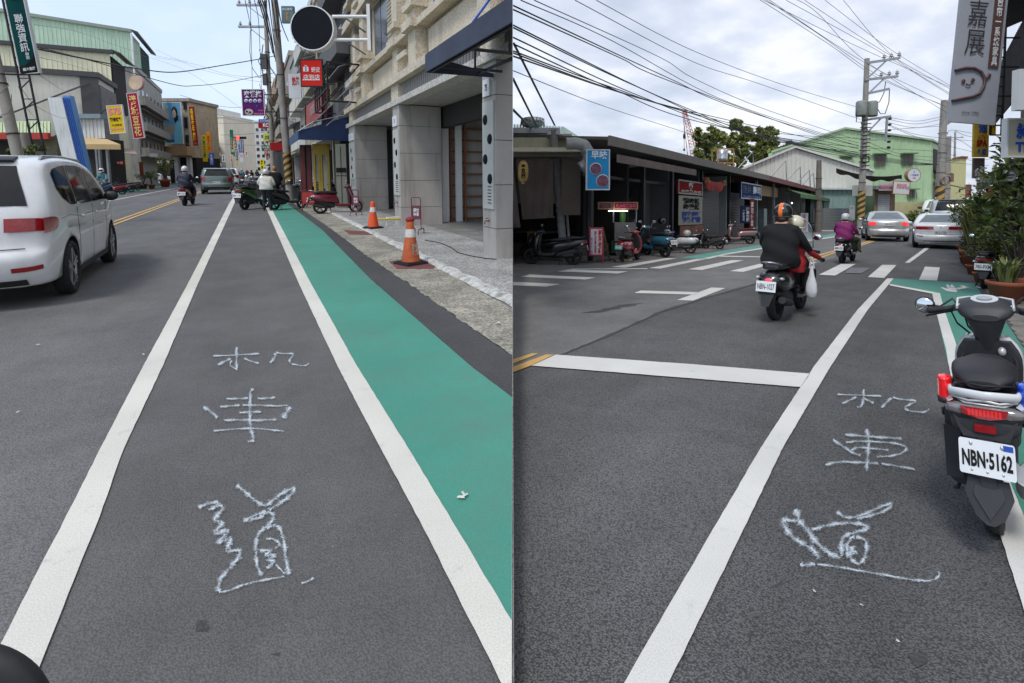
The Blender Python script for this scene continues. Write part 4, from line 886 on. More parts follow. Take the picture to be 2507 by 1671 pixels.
suv = dict(L=4.4,W=1.84,H=1.66,belt=1.08,tum=.25,ya=.85,yf=3.5,wr=.36,rc=.1,zb=.26,bow=.13,
  top=[(.14,.28),(.03,.4),(.0,.6),(.05,.72),(.07,.95),(.12,1.12),(.25,1.4),(.36,1.55),(.7,1.64),(1.4,1.67),(2.2,1.63),(2.6,1.53),(3.05,1.2),(3.4,1.08),(4.0,1.0),(4.33,.82),(4.4,.55),(4.3,.28)],
  side=[[(.5,1.16,1.4),(.7,1.12,1.5),(1.15,1.11,1.53)],[(1.2,1.11,1.53),(1.7,1.11,1.54),(2.0,1.11,1.52)],[(2.05,1.11,1.52),(2.5,1.11,1.4),(2.95,1.11,1.14)]],
  seams=[[(2.02,1.08),(2.02,.35)],[(1.2,1.08),(1.28,.35),(2.9,.35),(2.95,1.08)]],handles=[(1.4,.95),(2.2,.95)],mir=(2.9,1.15),darkmir=True,
  rear=(1.16,1.5,.82,.74),tail=[(.82,1.1,.78,.97,[(.2,.84,1.08),(.3,.88,1.04)])],trim=[('lower_bumper',.28,.44,.9,DARKP),('bumper_bar',.48,.53,.62,ALLOY),('bumper_bar',.31,.34,.5,ALLOY),('trim_line',.69,.71,.92,ALLOY)],
  plate=.74,rails=(.55,2.3),spoiler=DARKP,front=(1.12,1.52,.8,.72),head=[(.78,.93,.55,.92)],ftrim=[('grille',.5,.76,.5,DARKP)])
# ================================================================ LEFT STREET: BUILDINGS
stone = M('beige_washed_stone',(0.6,0.525,0.41),0.9,var=0.12,sc=1.5,bump=0.8,bsc=14,fine=0.3,dirt=0.2)
granite = M('speckled_granite',(0.52,0.49,0.44),0.8,var=0.1,sc=2,bump=0.4,bsc=14,fine=0.45)
gpanel = M('grey_wall_tile',(0.43,0.4,0.37),0.55,var=0.13,sc=.9,bump=0.1,bsc=25,fine=0.08,dirt=.3); greytrim = M('grey_ribbed_trim',(0.3,0.285,0.27),0.7,var=0.12)
brick_b = M('jamb_tile',(0.44,0.39,0.3),0.8,var=0.1); soffit = M('soffit_white',(0.45,0.44,0.42),0.85,var=0.1,dirt=0.3); WIN = M('window_dark',(0.03,0.033,0.036),0.12,spec=0.8,var=0.4,sc=1.3); FRM = M('window_frame_pale',(0.4,0.4,0.38),0.5)
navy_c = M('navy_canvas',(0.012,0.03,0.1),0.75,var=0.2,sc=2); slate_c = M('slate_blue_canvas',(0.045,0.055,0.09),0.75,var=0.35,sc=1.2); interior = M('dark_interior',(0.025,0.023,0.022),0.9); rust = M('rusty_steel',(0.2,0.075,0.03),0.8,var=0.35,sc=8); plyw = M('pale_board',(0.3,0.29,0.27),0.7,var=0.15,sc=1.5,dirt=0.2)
TF = 3.92; Z0 = KZ
b = thing('arcade_building','beige washed stone building over a grey tiled arcade on the right of the left street','building','L',(TF,16,0))
def Pt(name,mb,mt,**k): return part(b,name,mb,mt,clip=True,**k)
SE = 24.0
Pt('wall',MB().box((TF+.35,1,4.4),(TF+9,SE,13)),stone)
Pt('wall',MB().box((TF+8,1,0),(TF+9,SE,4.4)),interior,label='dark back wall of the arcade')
Pt('beam',MB().box((TF-.06,2,3.6),(TF+.3,SE,3.76)),granite); Pt('ledge',MB().box((TF-.12,2,4.2),(TF+.5,SE,4.4)),stone)
Pt('soffit',MB().box((TF+.3,2,3.62),(TF+8,SE,3.7)),soffit)
m = MB(); m.box((TF+.1,2,3.76),(TF+.3,SE,4.2))
Pt('fascia',m,greytrim)
ribm = MB().box((-.02,-.035,3.77),(0,.035,4.19)).mesh('fascia_rib',greytrim); k = 0; y = 6.6
while y < SE-.3:
    if not any(abs(y-q) < .5 for q in (8.6,15.4,22.9)): inst(b,'fascia_rib',ribm,(TF+.1-TF,y-16,0)); k += 1
    y += .17
for s in (8.6,15.4,22.9): Pt('fascia_block',MB().box((TF-.02,s-.4,3.76),(TF+.28,s+.4,4.2)),stone)
# pillars of grey panels with recessed joints
for i,(s0,s1,t1) in enumerate(((8.36,8.95,5.3),(15.0,15.75,5.2),(22.2,23.6,5.25))):
    Pt('pillar',MB().box((TF+.03,s0+.03,Z0),(t1-.03,s1-.03,3.6)),M('joint_dark',(0.09,0.085,0.08),.9))
    z = Z0; hs = [.55,.8,.8,.8,.6]
    for h in hs:
        Pt('panel',MB().box((TF,s0,z),(t1,s1,min(z+h-.012,3.6))),gpanel); z += h
    # notice board of round cut-outs on the street side face and facing edge
    Pt('notice_board',MB().box((TF-.03,s0+.06,.95),(TF-.002,s1-.06,2.9)),M('notice_white',(.52,.52,.48),.5,var=.08))
    for q in range(4):
        zz_ = 1.5+q*.36; yy = (s0+s1)/2+(.1 if q % 2 else -.1)
        Pt('round_plate',MB().lathe([(0,-.012),(.085,-.012),(.095,0),(.095,.01)],(TF-.034,yy,zz_),(1,0,0),18),BK)
    m = MB()
    for q in range(6): m.box((TF-.036,s0+.14,1.05+q*.06),(TF-.03,s1-.3,1.065+q*.06))
    Pt('print_lines',m,BK)
    Pt('number_plate',MB().box((TF-.04,s0+.2,3.0),(TF-.003,s1-.1,3.3)),WH); letter(b,'75',BK,(TF-.044-TF,(s0+s1)/2+.04-16,3.15),(0,-1,0),(0,0,1),.1,.12)
    m = MB(); m.tube([(TF-.0,(s0+s1)/2,.72),(TF-.09,(s0+s1)/2,.72),(TF-.1,(s0+s1)/2,.66)],.014,8); m.ell((TF-.05,(s0+s1)/2,.77),(.035,.035,.012)); Pt('water_tap',m,M('brass',(.3,.12,.08),.5,.5))
# facing wall with rust battens behind the near bay, shutter head and posts
Pt('wall',MB().box((TF+1.3,15.6,Z0),(TF+8,15.75,3.6)),plyw,label='pale boarded wall across the arcade')
Pt('header',MB().box((TF+1.35,10,3.0),(TF+1.6,15.6,3.6)),M('header_dark',(.03,.028,.027),.8))
for q in range(9): Pt('batten',MB().box((TF+1.75,15.5,.12+q*.36),(TF+8,15.6,.16+q*.36)),rust)
for q in (1.72,2.2,3.6,5.2): Pt('stud',MB().box((TF+q,15.44,Z0),(TF+q+.06,15.5,3.2)),rust)
Pt('door_post',MB().box((TF+1.3,15.35,Z0),(TF+1.42,15.6,3.3)),greytrim); Pt('door_leaf',MB().box((TF+1.45,15.46,Z0),(TF+1.68,15.56,3.2)),WH); Pt('door_leaf',MB().box((TF+1.9,15.45,Z0),(TF+2.12,15.52,3.2)),WH)
Pt('wall',MB().box((TF+1.5,16.2,Z0),(TF+8,22,3.6)),M('shutter_grey',(.25,.24,.23),.6),label='grey inner wall of the second bay')
# upper storeys
for fl in range(3):
    zf = 5.35+fl*3.3
    Pt('ledge',MB().box((TF+.0,1,zf),(TF+.5,SE,zf+.17)),stone)
    for s in (8.6,15.2,21.9):
        for (y0,y1,pr) in ((s-2.0,s-1.3,.0),(s+.2,s+.8,.1)):
            Pt('pilaster',MB().box((TF+pr,y0,zf-.95 if fl == 0 else zf-1.4),(TF+.4,y1,zf+2.2)),stone)
            Pt('capital',MB().box((TF+pr-.16,y0-.1,zf-.02),(TF+.45,y1+.1,zf+.2)),stone); Pt('capital',MB().box((TF+pr-.12,y0-.08,zf+.5),(TF+.45,y1+.08,zf+.66)),stone)
        Pt('bracket',MB().box((TF-.05,s-1.15,zf-.55),(TF+.4,s-.2,zf-.4)),stone); Pt('panel_frame',MB().box((TF+.25,s+1.0,zf-.75),(TF+.4,s+4.3,zf-.12)),stone)
        Pt('slot_ledge',MB().box((TF+.2,s+1.6,zf-.8),(TF+.42,s+3.4,zf-.7)),stone)
        w0,w1 = s+.95,s+3.9
        Pt('jamb',MB().box((TF+.2,w0,zf+.17),(TF+.5,w0+.75,zf+2.3)),brick_b)
        jm = MB().box((-.02,0,0),(0,.75,.06)).mesh('jamb_course',brick_b)
        for q in range(17): inst(b,'jamb_course',jm,(.2,w0-16,zf+.2+q*.12))
        wf = Pt('window',MB().box((TF+.26,w0+.75,zf+.2),(TF+.36,w1,zf+2.2)),FRM)
        if wf: sub(wf,'pane',MB().box((TF+.23,w0+.82,zf+.28),(TF+.25,(w0+w1)/2+.3,zf+2.1)).box((TF+.23,(w0+w1)/2+.38,zf+.28),(TF+.25,w1-.08,zf+2.1)),WIN,b,True)
    Pt('ledge',MB().box((TF-.1,1,zf+2.25),(TF+.5,SE,zf+2.42)),stone)
# slate awning over the near bay
a = thing('awning','slate blue awning on a steel frame over the arcade, cut by the picture seam','awning','L',(3.3,7.5,3.3))
T0 = 2.7; m = MB(); m.prism([(T0,3,3.28),(T0,8.46,3.28),(T0,8.46,3.56),(T0,3,3.56)],(-.03,0,0)); m.prism([(T0,8.46,3.28),(TF+.05,8.46,3.30),(TF+.05,8.46,3.36),(T0,8.46,3.56)],(0,.03,0)); part(a,'valance',m,slate_c,clip=True)
m = MB(); m.prism([(T0,3,3.57),(T0,8.46,3.57),(TF+.1,8.46,4.15),(TF+.1,3,4.15)],(0,0,.02)); part(a,'canopy',m,slate_c,clip=True)
m = MB()
for s in (4.2,5.5,6.8,8.1): m.bar((T0+.05,s,3.5),(TF,s,4.0),.04); m.bar((T0+.05,s,3.32),(TF,s,3.34),.04); m.bar((T0+.1,s,3.34),(TF-.5,s,3.8),.03); m.bar((TF-.5,s,3.34),(TF-.5,s,3.85),.03)
m.bar((T0+.06,3,3.3),(T0+.06,8.4,3.3),.05); m.bar((TF-.3,3,3.34),(TF-.3,8.4,3.34),.04); part(a,'frame',m,DKM,clip=True)
p0 = onx('L',3.3,1130,92); p1 = onx('L',3.85,1202,-6); m = MB(); m.tube([p0,p1],.02,8); part(a,'stay_rod',m,BLUEP,clip=True)
# navy shop awning at the far end of the arcade
a = thing('awning','navy blue shop awning beyond the arcade pillars','awning','L',(3.4,26,3))
s1 = 24.1; za,zb_ = 3.05,4.15; tA = 1.9; s2 = 30.5
m = MB(); m.prism([(tA,s1,za),(TF+.2,s1,za),(TF+.2,s1,zb_),(tA,s1,za+.35)],(0,.03,0)); m.prism([(tA,s1+.03,za+.35),(TF+.2,s1+.03,zb_),(TF+.2,s2,zb_),(tA,s2,za+.35)],(0,0,.03)); part(a,'canopy',m,navy_c)
part(a,'valance',MB().box((tA-.03,s1,za),(tA,s2,za+.38)),M('navy_canvas_faded',(.05,.09,.17),.8,var=.2)); m = MB(); m.tube([(tA,s1-.02,za+.36),(tA+.6,s1-.03,za+.78),(TF-.3,s1-.04,zb_-.02),(TF+.2,s1-.04,zb_+.08)],.022,8); m.bar((tA+.3,s1+.6,za+.4),(TF,s1-2.5,5.3),.03); part(a,'stay_rod',m,GALV)
# ---- generic row house with real windows
def pal(i): return [tuple(min(.7,v_*1.3) for v_ in c_) for c_ in [(.34,.31,.26),(.42,.38,.3),(.3,.3,.29),(.38,.27,.2),(.45,.44,.4),(.28,.25,.22),(.4,.33,.24),(.5,.48,.42)]][i % 8]
wallm = [M('row_wall_'+'abcdefgh'[i],pal(i),.9,var=.15,sc=.5,dirt=.55,bump=.1,bsc=8) for i in range(8)]
WF_ = MB().box((-.03,-.55,0),(.06,.55,1.15)).mesh('window',FRM); WP_ = MB().box((-.05,-.47,.07),(-.032,-.04,1.08)).box((-.05,.04,.07),(-.032,.47,1.08)).mesh('pane',WIN)
AC_ = MB().box((-.35,-.35,0),(0,.35,.55)).lathe([(0,-.01),(.2,-.01),(.2,.02)],(-.35,-.05,.28),(1,0,0),14).mesh('air_conditioner',M('ac_white',(.45,.45,.43),.6,dirt=.4))
def house(label,fr,t,s0,s1,h,mt,fl0=3.6,side=1,balc=True,depth=9,shop=interior,fh=3.1,endwin=True,bm_=None,seed=0,roofshed=None,name='row_house'):
    """side=+1: facade on the right of the street (looking up it), -1: on the left"""
    r_ = random.Random(seed+int(s0*7)); o = thing(name,label,'building',fr,(t,(s0+s1)/2,0)); sg = side; c = (s0+s1)/2
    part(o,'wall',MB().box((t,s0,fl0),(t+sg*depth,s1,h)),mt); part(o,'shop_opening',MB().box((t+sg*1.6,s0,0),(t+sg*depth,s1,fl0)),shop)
    part(o,'slab',MB().box((t-sg*.5,s0,fl0-.12),(t+sg*depth,s1,fl0+.02)),mt)
    for s in (s0,s1-.4): part(o,'pillar',MB().box((t,s,0),(t+sg*.5,s+.4,fl0-.12)),mt)
    part(o,'parapet',MB().box((t-sg*.12,s0-.05,h),(t+sg*.15,s1+.05,h+.5)).box((t+sg*.15,s0-.05,h),(t+sg*depth,s0+.15,h+.5)),mt)
    nfl = int((h-fl0)/fh); nb = max(1,int((s1-s0)/3.0))
    for f in range(nfl):
        z = fl0+f*fh
        for q in range(nb):
            y = s0+(q+.5)*(s1-s0)/nb
            w_ = inst(o,'window',WF_,(-sg*.0,y-c,z+.95),rz=0 if sg > 0 else math.pi,sc=(1,min(1.6,(s1-s0)/nb/2.2),1.15)); inst(w_,'pane',WP_,(0,0,0))
            if r_.random() < .3: inst(o,'air_conditioner',AC_,(-sg*.0,y-c+.9,z+.3),rz=0 if sg > 0 else math.pi)
        if balc and r_.random() < .75:
            part(o,'balcony',MB().box((t-sg*.9,s0+.1,z-.08),(t,s1-.1,z+.06)).box((t-sg*.9,s0+.1,z+.06),(t-sg*.78,s1-.1,z+.95)).box((t-sg*.78,s0+.1,z+.06),(t,s0+.22,z+.95)),bm_ or mt)
        if r_.random() < .5: part(o,'canopy',MB().prism([(t,s0+.3,z+2.75),(t,s1-.3,z+2.75),(t-sg*.8,s1-.3,z+2.45),(t-sg*.8,s0+.3,z+2.45)],(0,0,.04)),GALV)
        if endwin:
            for q in (1.8,4.6):
                w_ = inst(o,'window',WF_,(sg*q,s0-c,z+1.0),rz=math.pi/2,sc=(1,.8,1)); inst(w_,'pane',WP_,(0,0,0))
    if roofshed: part(o,'roof_room',MB().box((t+sg*2,s0+.5,h),(t+sg*(depth-1),s1-.5,h+roofshed)),wallm[(seed+3) % 8])
    part(o,'water_tank',MB().lathe([(0,0),(.7,0),(.75,.1),(.75,1.5),(.5,1.8),(0,1.85)],(t+sg*5,c,h+.1),(0,0,1),16),ALLOY) if r_.random() < .6 else None
    return o
# right-hand row beyond the arcade
o = house('grey rendered house standing just beyond the beige arcade building','L',TF+.6,24.2,30.6,14.5,M('grey_render',(.13,.13,.135),.9,var=.1),3.9,1,endwin=False,seed=1,depth=7)
RL = ['narrow beige house beyond the grey rendered one on the right','cream house with balconies, third beyond the arcade','dark tiled house above the hanging red signs','brown house behind the second utility pole','pale house midway along the right row','grey house far along the right row','ochre house far along the right row','tall cream house near the end of the right row','last pale house of the right row']
ss = 30.8
for i,(ln,h) in enumerate(((6,12.5),(6.5,13),(7,11),(9,12.5),(10,14),(12,13),(14,16),(20,17),(30,18))):
    house(RL[i],'L',TF+.3,ss,ss+ln,h,wallm[(i*3+1) % 8],3.6,1,seed=i,roofshed=2 if i % 2 else None,endwin=False); ss += ln+.2
# left-hand row
def facewall(o,t,s,x1,z0,z1,mt,name='wall',nrm=(0,-1,0),zt=None):
    m = MB(); m.rib((t-x1,s),(t,s),z0,z1,.38,.05,zt,nrm); part(o,name,m,mt)
crm = M('cream_corrugated',(.78,.76,.55),.6,var=.08,sc=.3,dirt=.25); mint = M('mint_corrugated',(.46,.62,.5),.6,var=.08,sc=.3,dirt=.25); lgr = M('light_grey_render',(.62,.61,.54),.9,var=.08,sc=.4,dirt=.15); drk = M('dark_trim',(.06,.06,.065),.6); whc = M('white_corrugated',(.6,.62,.62),.5,var=.1,sc=.3,dirt=.3); tealc = M('pale_teal_corrugated',(.26,.37,.35),.6,var=.1,sc=.3,dirt=.3)
t = -12.0
o = thing('warehouse','pale grey walled hall with dark roof trim behind the blue and white column','building','L',(t,62,0))
part(o,'wall',MB().box((t-40,59.2,0),(t,66,10.2)),lgr); part(o,'roof_trim',MB().box((t-40,58.9,10.2),(t+.2,66.2,10.65)),drk); part(o,'corner_trim',MB().box((t-1.2,59.0,4),(t+.1,59.19,10.2)),drk); part(o,'side_screen',MB().box((t,59.4,4.2),(t+.15,65.5,9.6)),M('grey_mesh',(.2,.19,.19),.8,var=.3))
m = MB(); m.bar((t-10,58.7,4.5),(t-.5,58.7,9.6),.12); m.bar((t-4.5,58.6,3.9),(t+.8,58.6,7.5),.14); part(o,'brace',m,drk)
o = thing('warehouse','cream corrugated hall with a dark sloping roof edge above the pale grey hall','building','L',(t,70,0))
facewall(o,t,65.2,38,9,13.5,crm); part(o,'core',MB().box((t-38,65.35,0),(t-.1,71.5,13.4)),crm); part(o,'roof_trim',MB().box((t-38,64.9,13.5),(t+.3,65.4,13.85)),drk)
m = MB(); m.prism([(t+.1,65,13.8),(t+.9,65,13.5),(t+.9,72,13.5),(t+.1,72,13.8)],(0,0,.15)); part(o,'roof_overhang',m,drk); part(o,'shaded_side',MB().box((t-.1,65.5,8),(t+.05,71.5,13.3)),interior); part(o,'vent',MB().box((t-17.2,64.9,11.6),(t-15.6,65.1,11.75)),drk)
o = thing('rooftop_hall','mint green corrugated rooftop hall on a concrete block, highest on the left','building','L',(t,83,0))
facewall(o,t,76.8,34,14.3,18.3,mint,zt=lambda k: 18.3+ (1-k)*2.2); part(o,'core',MB().box((t-34,77,0),(t-.1,90,14.2)),wallm[2]); part(o,'roof_trim',MB().prism([(t-34,76.5,20.55),(t+.1,76.5,18.3),(t+.1,76.5,18.65),(t-34,76.5,20.9)],(0,.5,0)),M('grey_green_trim',(.25,.3,.27),.6))
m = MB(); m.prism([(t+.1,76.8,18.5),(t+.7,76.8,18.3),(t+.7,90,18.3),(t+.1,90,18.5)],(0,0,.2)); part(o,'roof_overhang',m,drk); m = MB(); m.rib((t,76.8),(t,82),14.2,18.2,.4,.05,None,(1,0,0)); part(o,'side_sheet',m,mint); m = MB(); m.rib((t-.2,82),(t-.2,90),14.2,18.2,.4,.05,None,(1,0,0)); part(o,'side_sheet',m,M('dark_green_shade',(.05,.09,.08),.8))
part(o,'drain_pipe',MB().tube([(t+.1,76.6,18),(t+.1,76.55,12)],.1,8),WH)
for q,zz_ in ((t-26.5,14.3),(t-31.5,14.3)): part(o,'water_tank',MB().lathe([(0,0),(1.1,0),(1.15,.15),(1.15,2.6),(.7,3.1),(0,3.2)],(q,74.5,zz_),(0,0,1),18),ALLOY)
o = house('weathered concrete block with balconies and air conditioners below the mint hall','L',t,77,98.5,14.2,wallm[2],3.8,-1,seed=11,endwin=False,bm_=M('balcony_grey',(.3,.29,.27),.9,dirt=.5))
for i,(s0_,s1_,h_,lb) in enumerate(((134,150,9,'brown house past the portrait board'),(151,175,9,'cream house behind the yellow hanging signs'),(176,215,11,'grey house in the distance on the left row'))): house(lb,'L',t+1.5*i,s0_,s1_,h_,wallm[(i*2+3) % 8],3.8,-1,seed=20+i,endwin=False)
# blocks that face us at a distance, each placed by its own ground distance
def block(label,x0,y0,x1,D,mt,cols,rows,dep=14,fr='Lc',roof=None,winm=None,top=.1,side=None,name='apartment_block',yb=None,win=(.5,.45)):
    A = ony(fr,D,x0,y0); B = ony(fr,D,x1,y0); h = A.z; zb = 0 if yb is None else ony(fr,D,x0,yb).z; w_ = B.x-A.x; o = thing(name,label,'building',fr,(A.x+w_/2,D,0))
    part(o,'wall',MB().box((A.x,D,0),(B.x,D+dep,h)),mt); part(o,'cornice',MB().box((A.x-.2,D-.25,h-.3),(B.x+.2,D+dep,h+.15)),roof or mt)
    if rows:
        fw_,fh_ = w_/cols,(h-zb)*(1-top)/rows
        me = MB().box((-fw_*win[0]/2,-.08,0),(fw_*win[0]/2,.05,fh_*win[1])).mesh('window',winm or WIN)
        for r_ in range(rows):
            for c_ in range(cols): inst(o,'window',me,(-w_/2+(c_+.5)*fw_,0,zb+fh_*(r_+.35)))
    return o
beig = M('beige_tile',(.72,.66,.54),.85,var=.06,sc=.2,dirt=.2); bwh = M('block_white',(.62,.62,.6),.85,var=.08,sc=.3,dirt=.25); crt = M('cream_tile',(.6,.48,.36),.85,var=.08)
o = block('large windowless beige block behind the yellow hanging signs',470,284,546,160,beig,1,0,22)
part(o,'roof_room',MB().box((ony('Lc',160,484,300).x,161,ony('Lc',160,484,284).z),(ony('Lc',160,528,300).x,175,ony('Lc',160,500,263).z)),bwh); part(o,'side_window',MB().box((ony('Lc',160,526,300).x,159.9,ony('Lc',160,526,360).z),(ony('Lc',160,531,300).x,160.2,ony('Lc',160,531,352).z)),WIN)
block('pale grey tower behind the right edge of the beige block',545,285,574,185,bwh,2,8); block('white and cream apartment tower closing the far end of the left street',588,306,634,230,crt,6,3,top=.02,yb=328)
block('white lower apartment tower in front of the cream one at the street end',601,330,640,215,bwh,4,5,top=.02,winm=WIN); block('thin white tower beside the right-hand pole in the distance',622,296,660,150,bwh,3,8)
block('low dark block at the far vanishing end of the left street',572,398,606,240,wallm[5],4,1)
# low buildings, near left edge
o = thing('market_shed','low shed with a pale green roof and red gutter at the far left','building','Lc',(-48,46,0))
def q4(x,y,D=44): return ony('Lc',D,x,y)
a0,a1 = q4(-60,296),q4(124,296); c0,c1 = q4(-60,322,42),q4(124,324,42)
m = MB(); n_ = 22
for i in range(n_):
    f0,f1 = i/n_,(i+.8)/n_; m.prism([a0.lerp(a1,f0),a0.lerp(a1,f1),c0.lerp(c1,f1),c0.lerp(c1,f0)],(0,0,-.12))
part(o,'roof',m,M('pale_green_sheet',(.42,.5,.3),.6,var=.1)); part(o,'roof_deck',MB().prism([a0-Vector((0,0,.14)),a1-Vector((0,0,.14)),c1-Vector((0,0,.14)),c0-Vector((0,0,.14))],(0,0,-.1)),M('roof_joint',(.3,.36,.22),.7)); part(o,'gutter',MB().box((c0.x,41.7,c0.z-.6),(c1.x,42,c0.z-.1)),M('red_trim',(.4,.03,.02),.5))
part(o,'wall',MB().box((c0.x,43,0),(c1.x-.5,50,c0.z-.3)),M('olive_sheet',(.16,.15,.1),.8,var=.2)); part(o,'dark_bay',MB().box((c0.x,42.8,0),(q4(58,350,43).x,43,q4(20,345,43).z)),interior)
o = thing('shop_annex','white ribbed shop front with a faded tan awning on the left','building','Lc',(-36,42,0))
a0,a1 = q4(172,290,43),q4(256,298,43); m = MB(); m.rib((a0.x,43),(a1.x,43),q4(180,338,43).z,a0.z,.3,.05,None,(0,-1,0)); part(o,'wall',m,whc); part(o,'coping',MB().box((a0.x,42.6,a0.z),(a1.x,43.4,a0.z+.35)),M('coping_blue',(.2,.26,.3),.6)); part(o,'shop_opening',MB().box((a0.x,43.6,0),(q4(258,340,43).x,45,q4(180,340,43).z)),interior)
b0,b1,b2,b3 = q4(179,334,43),q4(262,340,43),q4(295,353,41),q4(191,352,41); m = MB(); m.prism([b0,b1,b2,b3],(0,0,-.08)); m.prism([b3,b2,b2-Vector((0,0,.4)),b3-Vector((0,0,.4))],(0,-.03,0)); part(o,'awning',m,M('tan_canvas',(.5,.36,.18),.85,var=.1)); 
for x in (236,243,262): p_ = q4(x,360,42.5); part(o,'post',MB().box((p_.x-.08,42.4,0),(p_.x+.08,42.6,p_.z)),GALV)
part(o,'awning',MB().prism([q4(262,356,50),q4(330,366,50),q4(335,376,48),q4(270,372,48)],(0,0,-.08)),M('mauve_sheet',(.3,.24,.21),.8,var=.1))
o = thing('sign_column','tall blue and white corrugated column standing before the pale grey hall','sign tower','Lc',(q4(150,400,38).x,38,0)); a0,a1,a2 = q4(116,238,38),q4(151,238,38),q4(168,238,38)
sh = 1.1
def leanbox(x0,x1,h,y0,y1,k=sh): return [[(x0+k,y0,0),(x1+k,y0,0),(x1+k,y1,0),(x0+k,y1,0)],[(x0,y0,h),(x1,y0,h),(x1,y1,h),(x0,y1,h)]]
part(o,'white_face',MB().loft(leanbox(a0.x,a1.x,a0.z,38,38.5),False),whc); part(o,'blue_side',MB().loft(leanbox(a1.x+.01,a2.x,a0.z+.15,38.1,38.5),False),M('sky_blue_sheet',(.1,.25,.5),.5,var=.12)); m = MB()
for q in range(4): x = a1.x+.08+q*.13; m.bar((x+sh,38.04,0),(x,38.04,a0.z),.04)
part(o,'blue_rib',m,BLUEP,kind='stuff')
# ================================================================ LEFT STREET: SIGNS
purp = M('sign_purple',(.1,.015,.13),.4,var=.25,sc=1.5); redf = M('sign_red',(.5,.02,.015),.35,var=.06,emit=.12); tealg = M('sign_deep_teal',(.0,.055,.055),.35); yels = M('sign_yellow',(.72,.48,.02),.4,var=.1); crims = M('sign_crimson',(.36,.015,.05),.4,var=.12); dred = M('sign_dark_red',(.28,.012,.012),.4); whs = M('sign_white',(.66,.67,.68),.4,var=.04); gren = M('sign_green',(.01,.14,.07),.4); gysg = M('sign_pale_grey',(.36,.37,.41),.35,var=.05)
PINK = M('print_pink',(.75,.2,.35),.5); LGRN = M('print_teal',(.02,.3,.2),.5); ORG = M('print_orange',(.75,.25,.02),.5)
def logo1(root,w_,h_):
    m = MB(); c = Vector((.05*w_,-.024,h_*.95)); 
    for q in range(3): m.prism([c+Vector((-(.26-.03*q)*w_,0,-.012*h_-.022*h_*q)),c+Vector(((.26-.03*q)*w_,0,-.012*h_-.022*h_*q)),c+Vector(((.24-.03*q)*w_,0,-.03*h_-.022*h_*q)),c+Vector((-(.24-.03*q)*w_,0,-.03*h_-.022*h_*q))],(0,-.004,0))
    for s in (-1,1): m.prism([c+Vector((s*.02*w_,0,.0)),c+Vector((s*.24*w_,0,.0)),c+Vector((s*.13*w_,0,.05*h_)),c+Vector((s*.08*w_,0,.05*h_))],(0,-.004,0))
    part(root,'emblem',m,WH,local=True)
    m = MB(); pts = [(-.47,0),(.47,0),(.47,.22)]+[(.47-.94*(1-math.cos(a_)) if 0 else .47-.94*a_,.22-.14*math.sin(a_*1.57)**.6) for a_ in (.15,.35,.6,.85,1)]
    m.prism([Vector((x*w_,-.022,z*h_+.012*h_)) for x,z in pts],(0,-.003,0)); part(root,'black_foot',m,BK,local=True); letter(root,'誠大電腦',WH,(.05*w_,-.03,.055*h_),(1,0,0),(0,0,1),.66*w_,.04*h_)
psign('hanging_sign','tall dark teal computer shop sign with white characters, far left','Lc',15,30,-30,97,181,tealg,[(V('聯強資訊'),WH,.54,.52,.46,.44,.01),(V('聯盟'),WH,.6,.79,.2,.08)],.3,whs,lean=R(-6.5),extra=logo1)
# lattice mast beside the pole
m = MB(); a0 = ony('Lc',15.5,14,0); 
for x in (0,.33): m.bar((a0.x+x+.45,15.5,1.5),(a0.x+x-.25,15.5,8.2),.04)
for q in range(22): z = 1.7+q*.3; x = a0.x+.45-.7*(z-1.5)/6.7; m.bar((x,15.5,z),(x+.33,15.5,z+(.0 if q % 2 else .28)),.025)
o = thing('lattice_mast','thin dark lattice mast holding the tall teal sign','mast','Lc',(a0.x,15.5,0)); part(o,'lattice',m,DKM)
def rnd(root,w_,h_): pass
psign('hanging_sign','yellow sign with pink digits 575 on the left row','Lc',40,265,257,308,326,yels,[('575',PINK,.5,.22,.82,.24,.03),('鵝香快餐',BK,.5,.5,.8,.14,.03),('外送專線',BK,.5,.7,.66,.08),('593-7575',PINK,.5,.85,.8,.08)],.5,whs,lean=R(-4))
psign('hanging_sign','crimson bean curd dessert sign with pale gold characters','Lc',42,319,227,354,338,crims,[(V('港城豆花'),GOLD,.5,.5,.66,.9,.02)],.4,whs,lean=R(-5))
def disc_sign(name,label,fr,D,cx,cy,r,mt,rim,txts=(),dep=.25,arms=None):
    c = ony(fr,D,cx,cy); rr = abs(ony(fr,D,cx+r,cy).x-c.x); o = thing(name,label,'shop sign',fr,c); m = MB(); m.lathe([(0,0),(rr*.95,0),(rr*.95,dep),(0,dep)],(0,0,0),(0,1,0),40,smooth=False); part(o,'disc',m,mt,local=True)
    part(o,'rim',MB().lathe([(rr*.95,-.02),(rr,-.02),(rr,dep+.02),(rr*.95,dep+.02)],(0,0,0),(0,1,0),40,smooth=False),rim,local=True)
    for body,mt_,x,z,w_,h_ in txts: letter(o,body,mt_,(x*rr,-.012,z*rr),(1,0,0),(0,0,1),w_*rr,h_*rr)
    return o,c,rr
disc_sign('round_sign','faded pink and cream round sign above the crimson sign','Lc',42,331,201,18,M('disc_faded',(.55,.42,.28),.5,var=.3,sc=.8),M('rim_pink',(.5,.3,.3),.5))
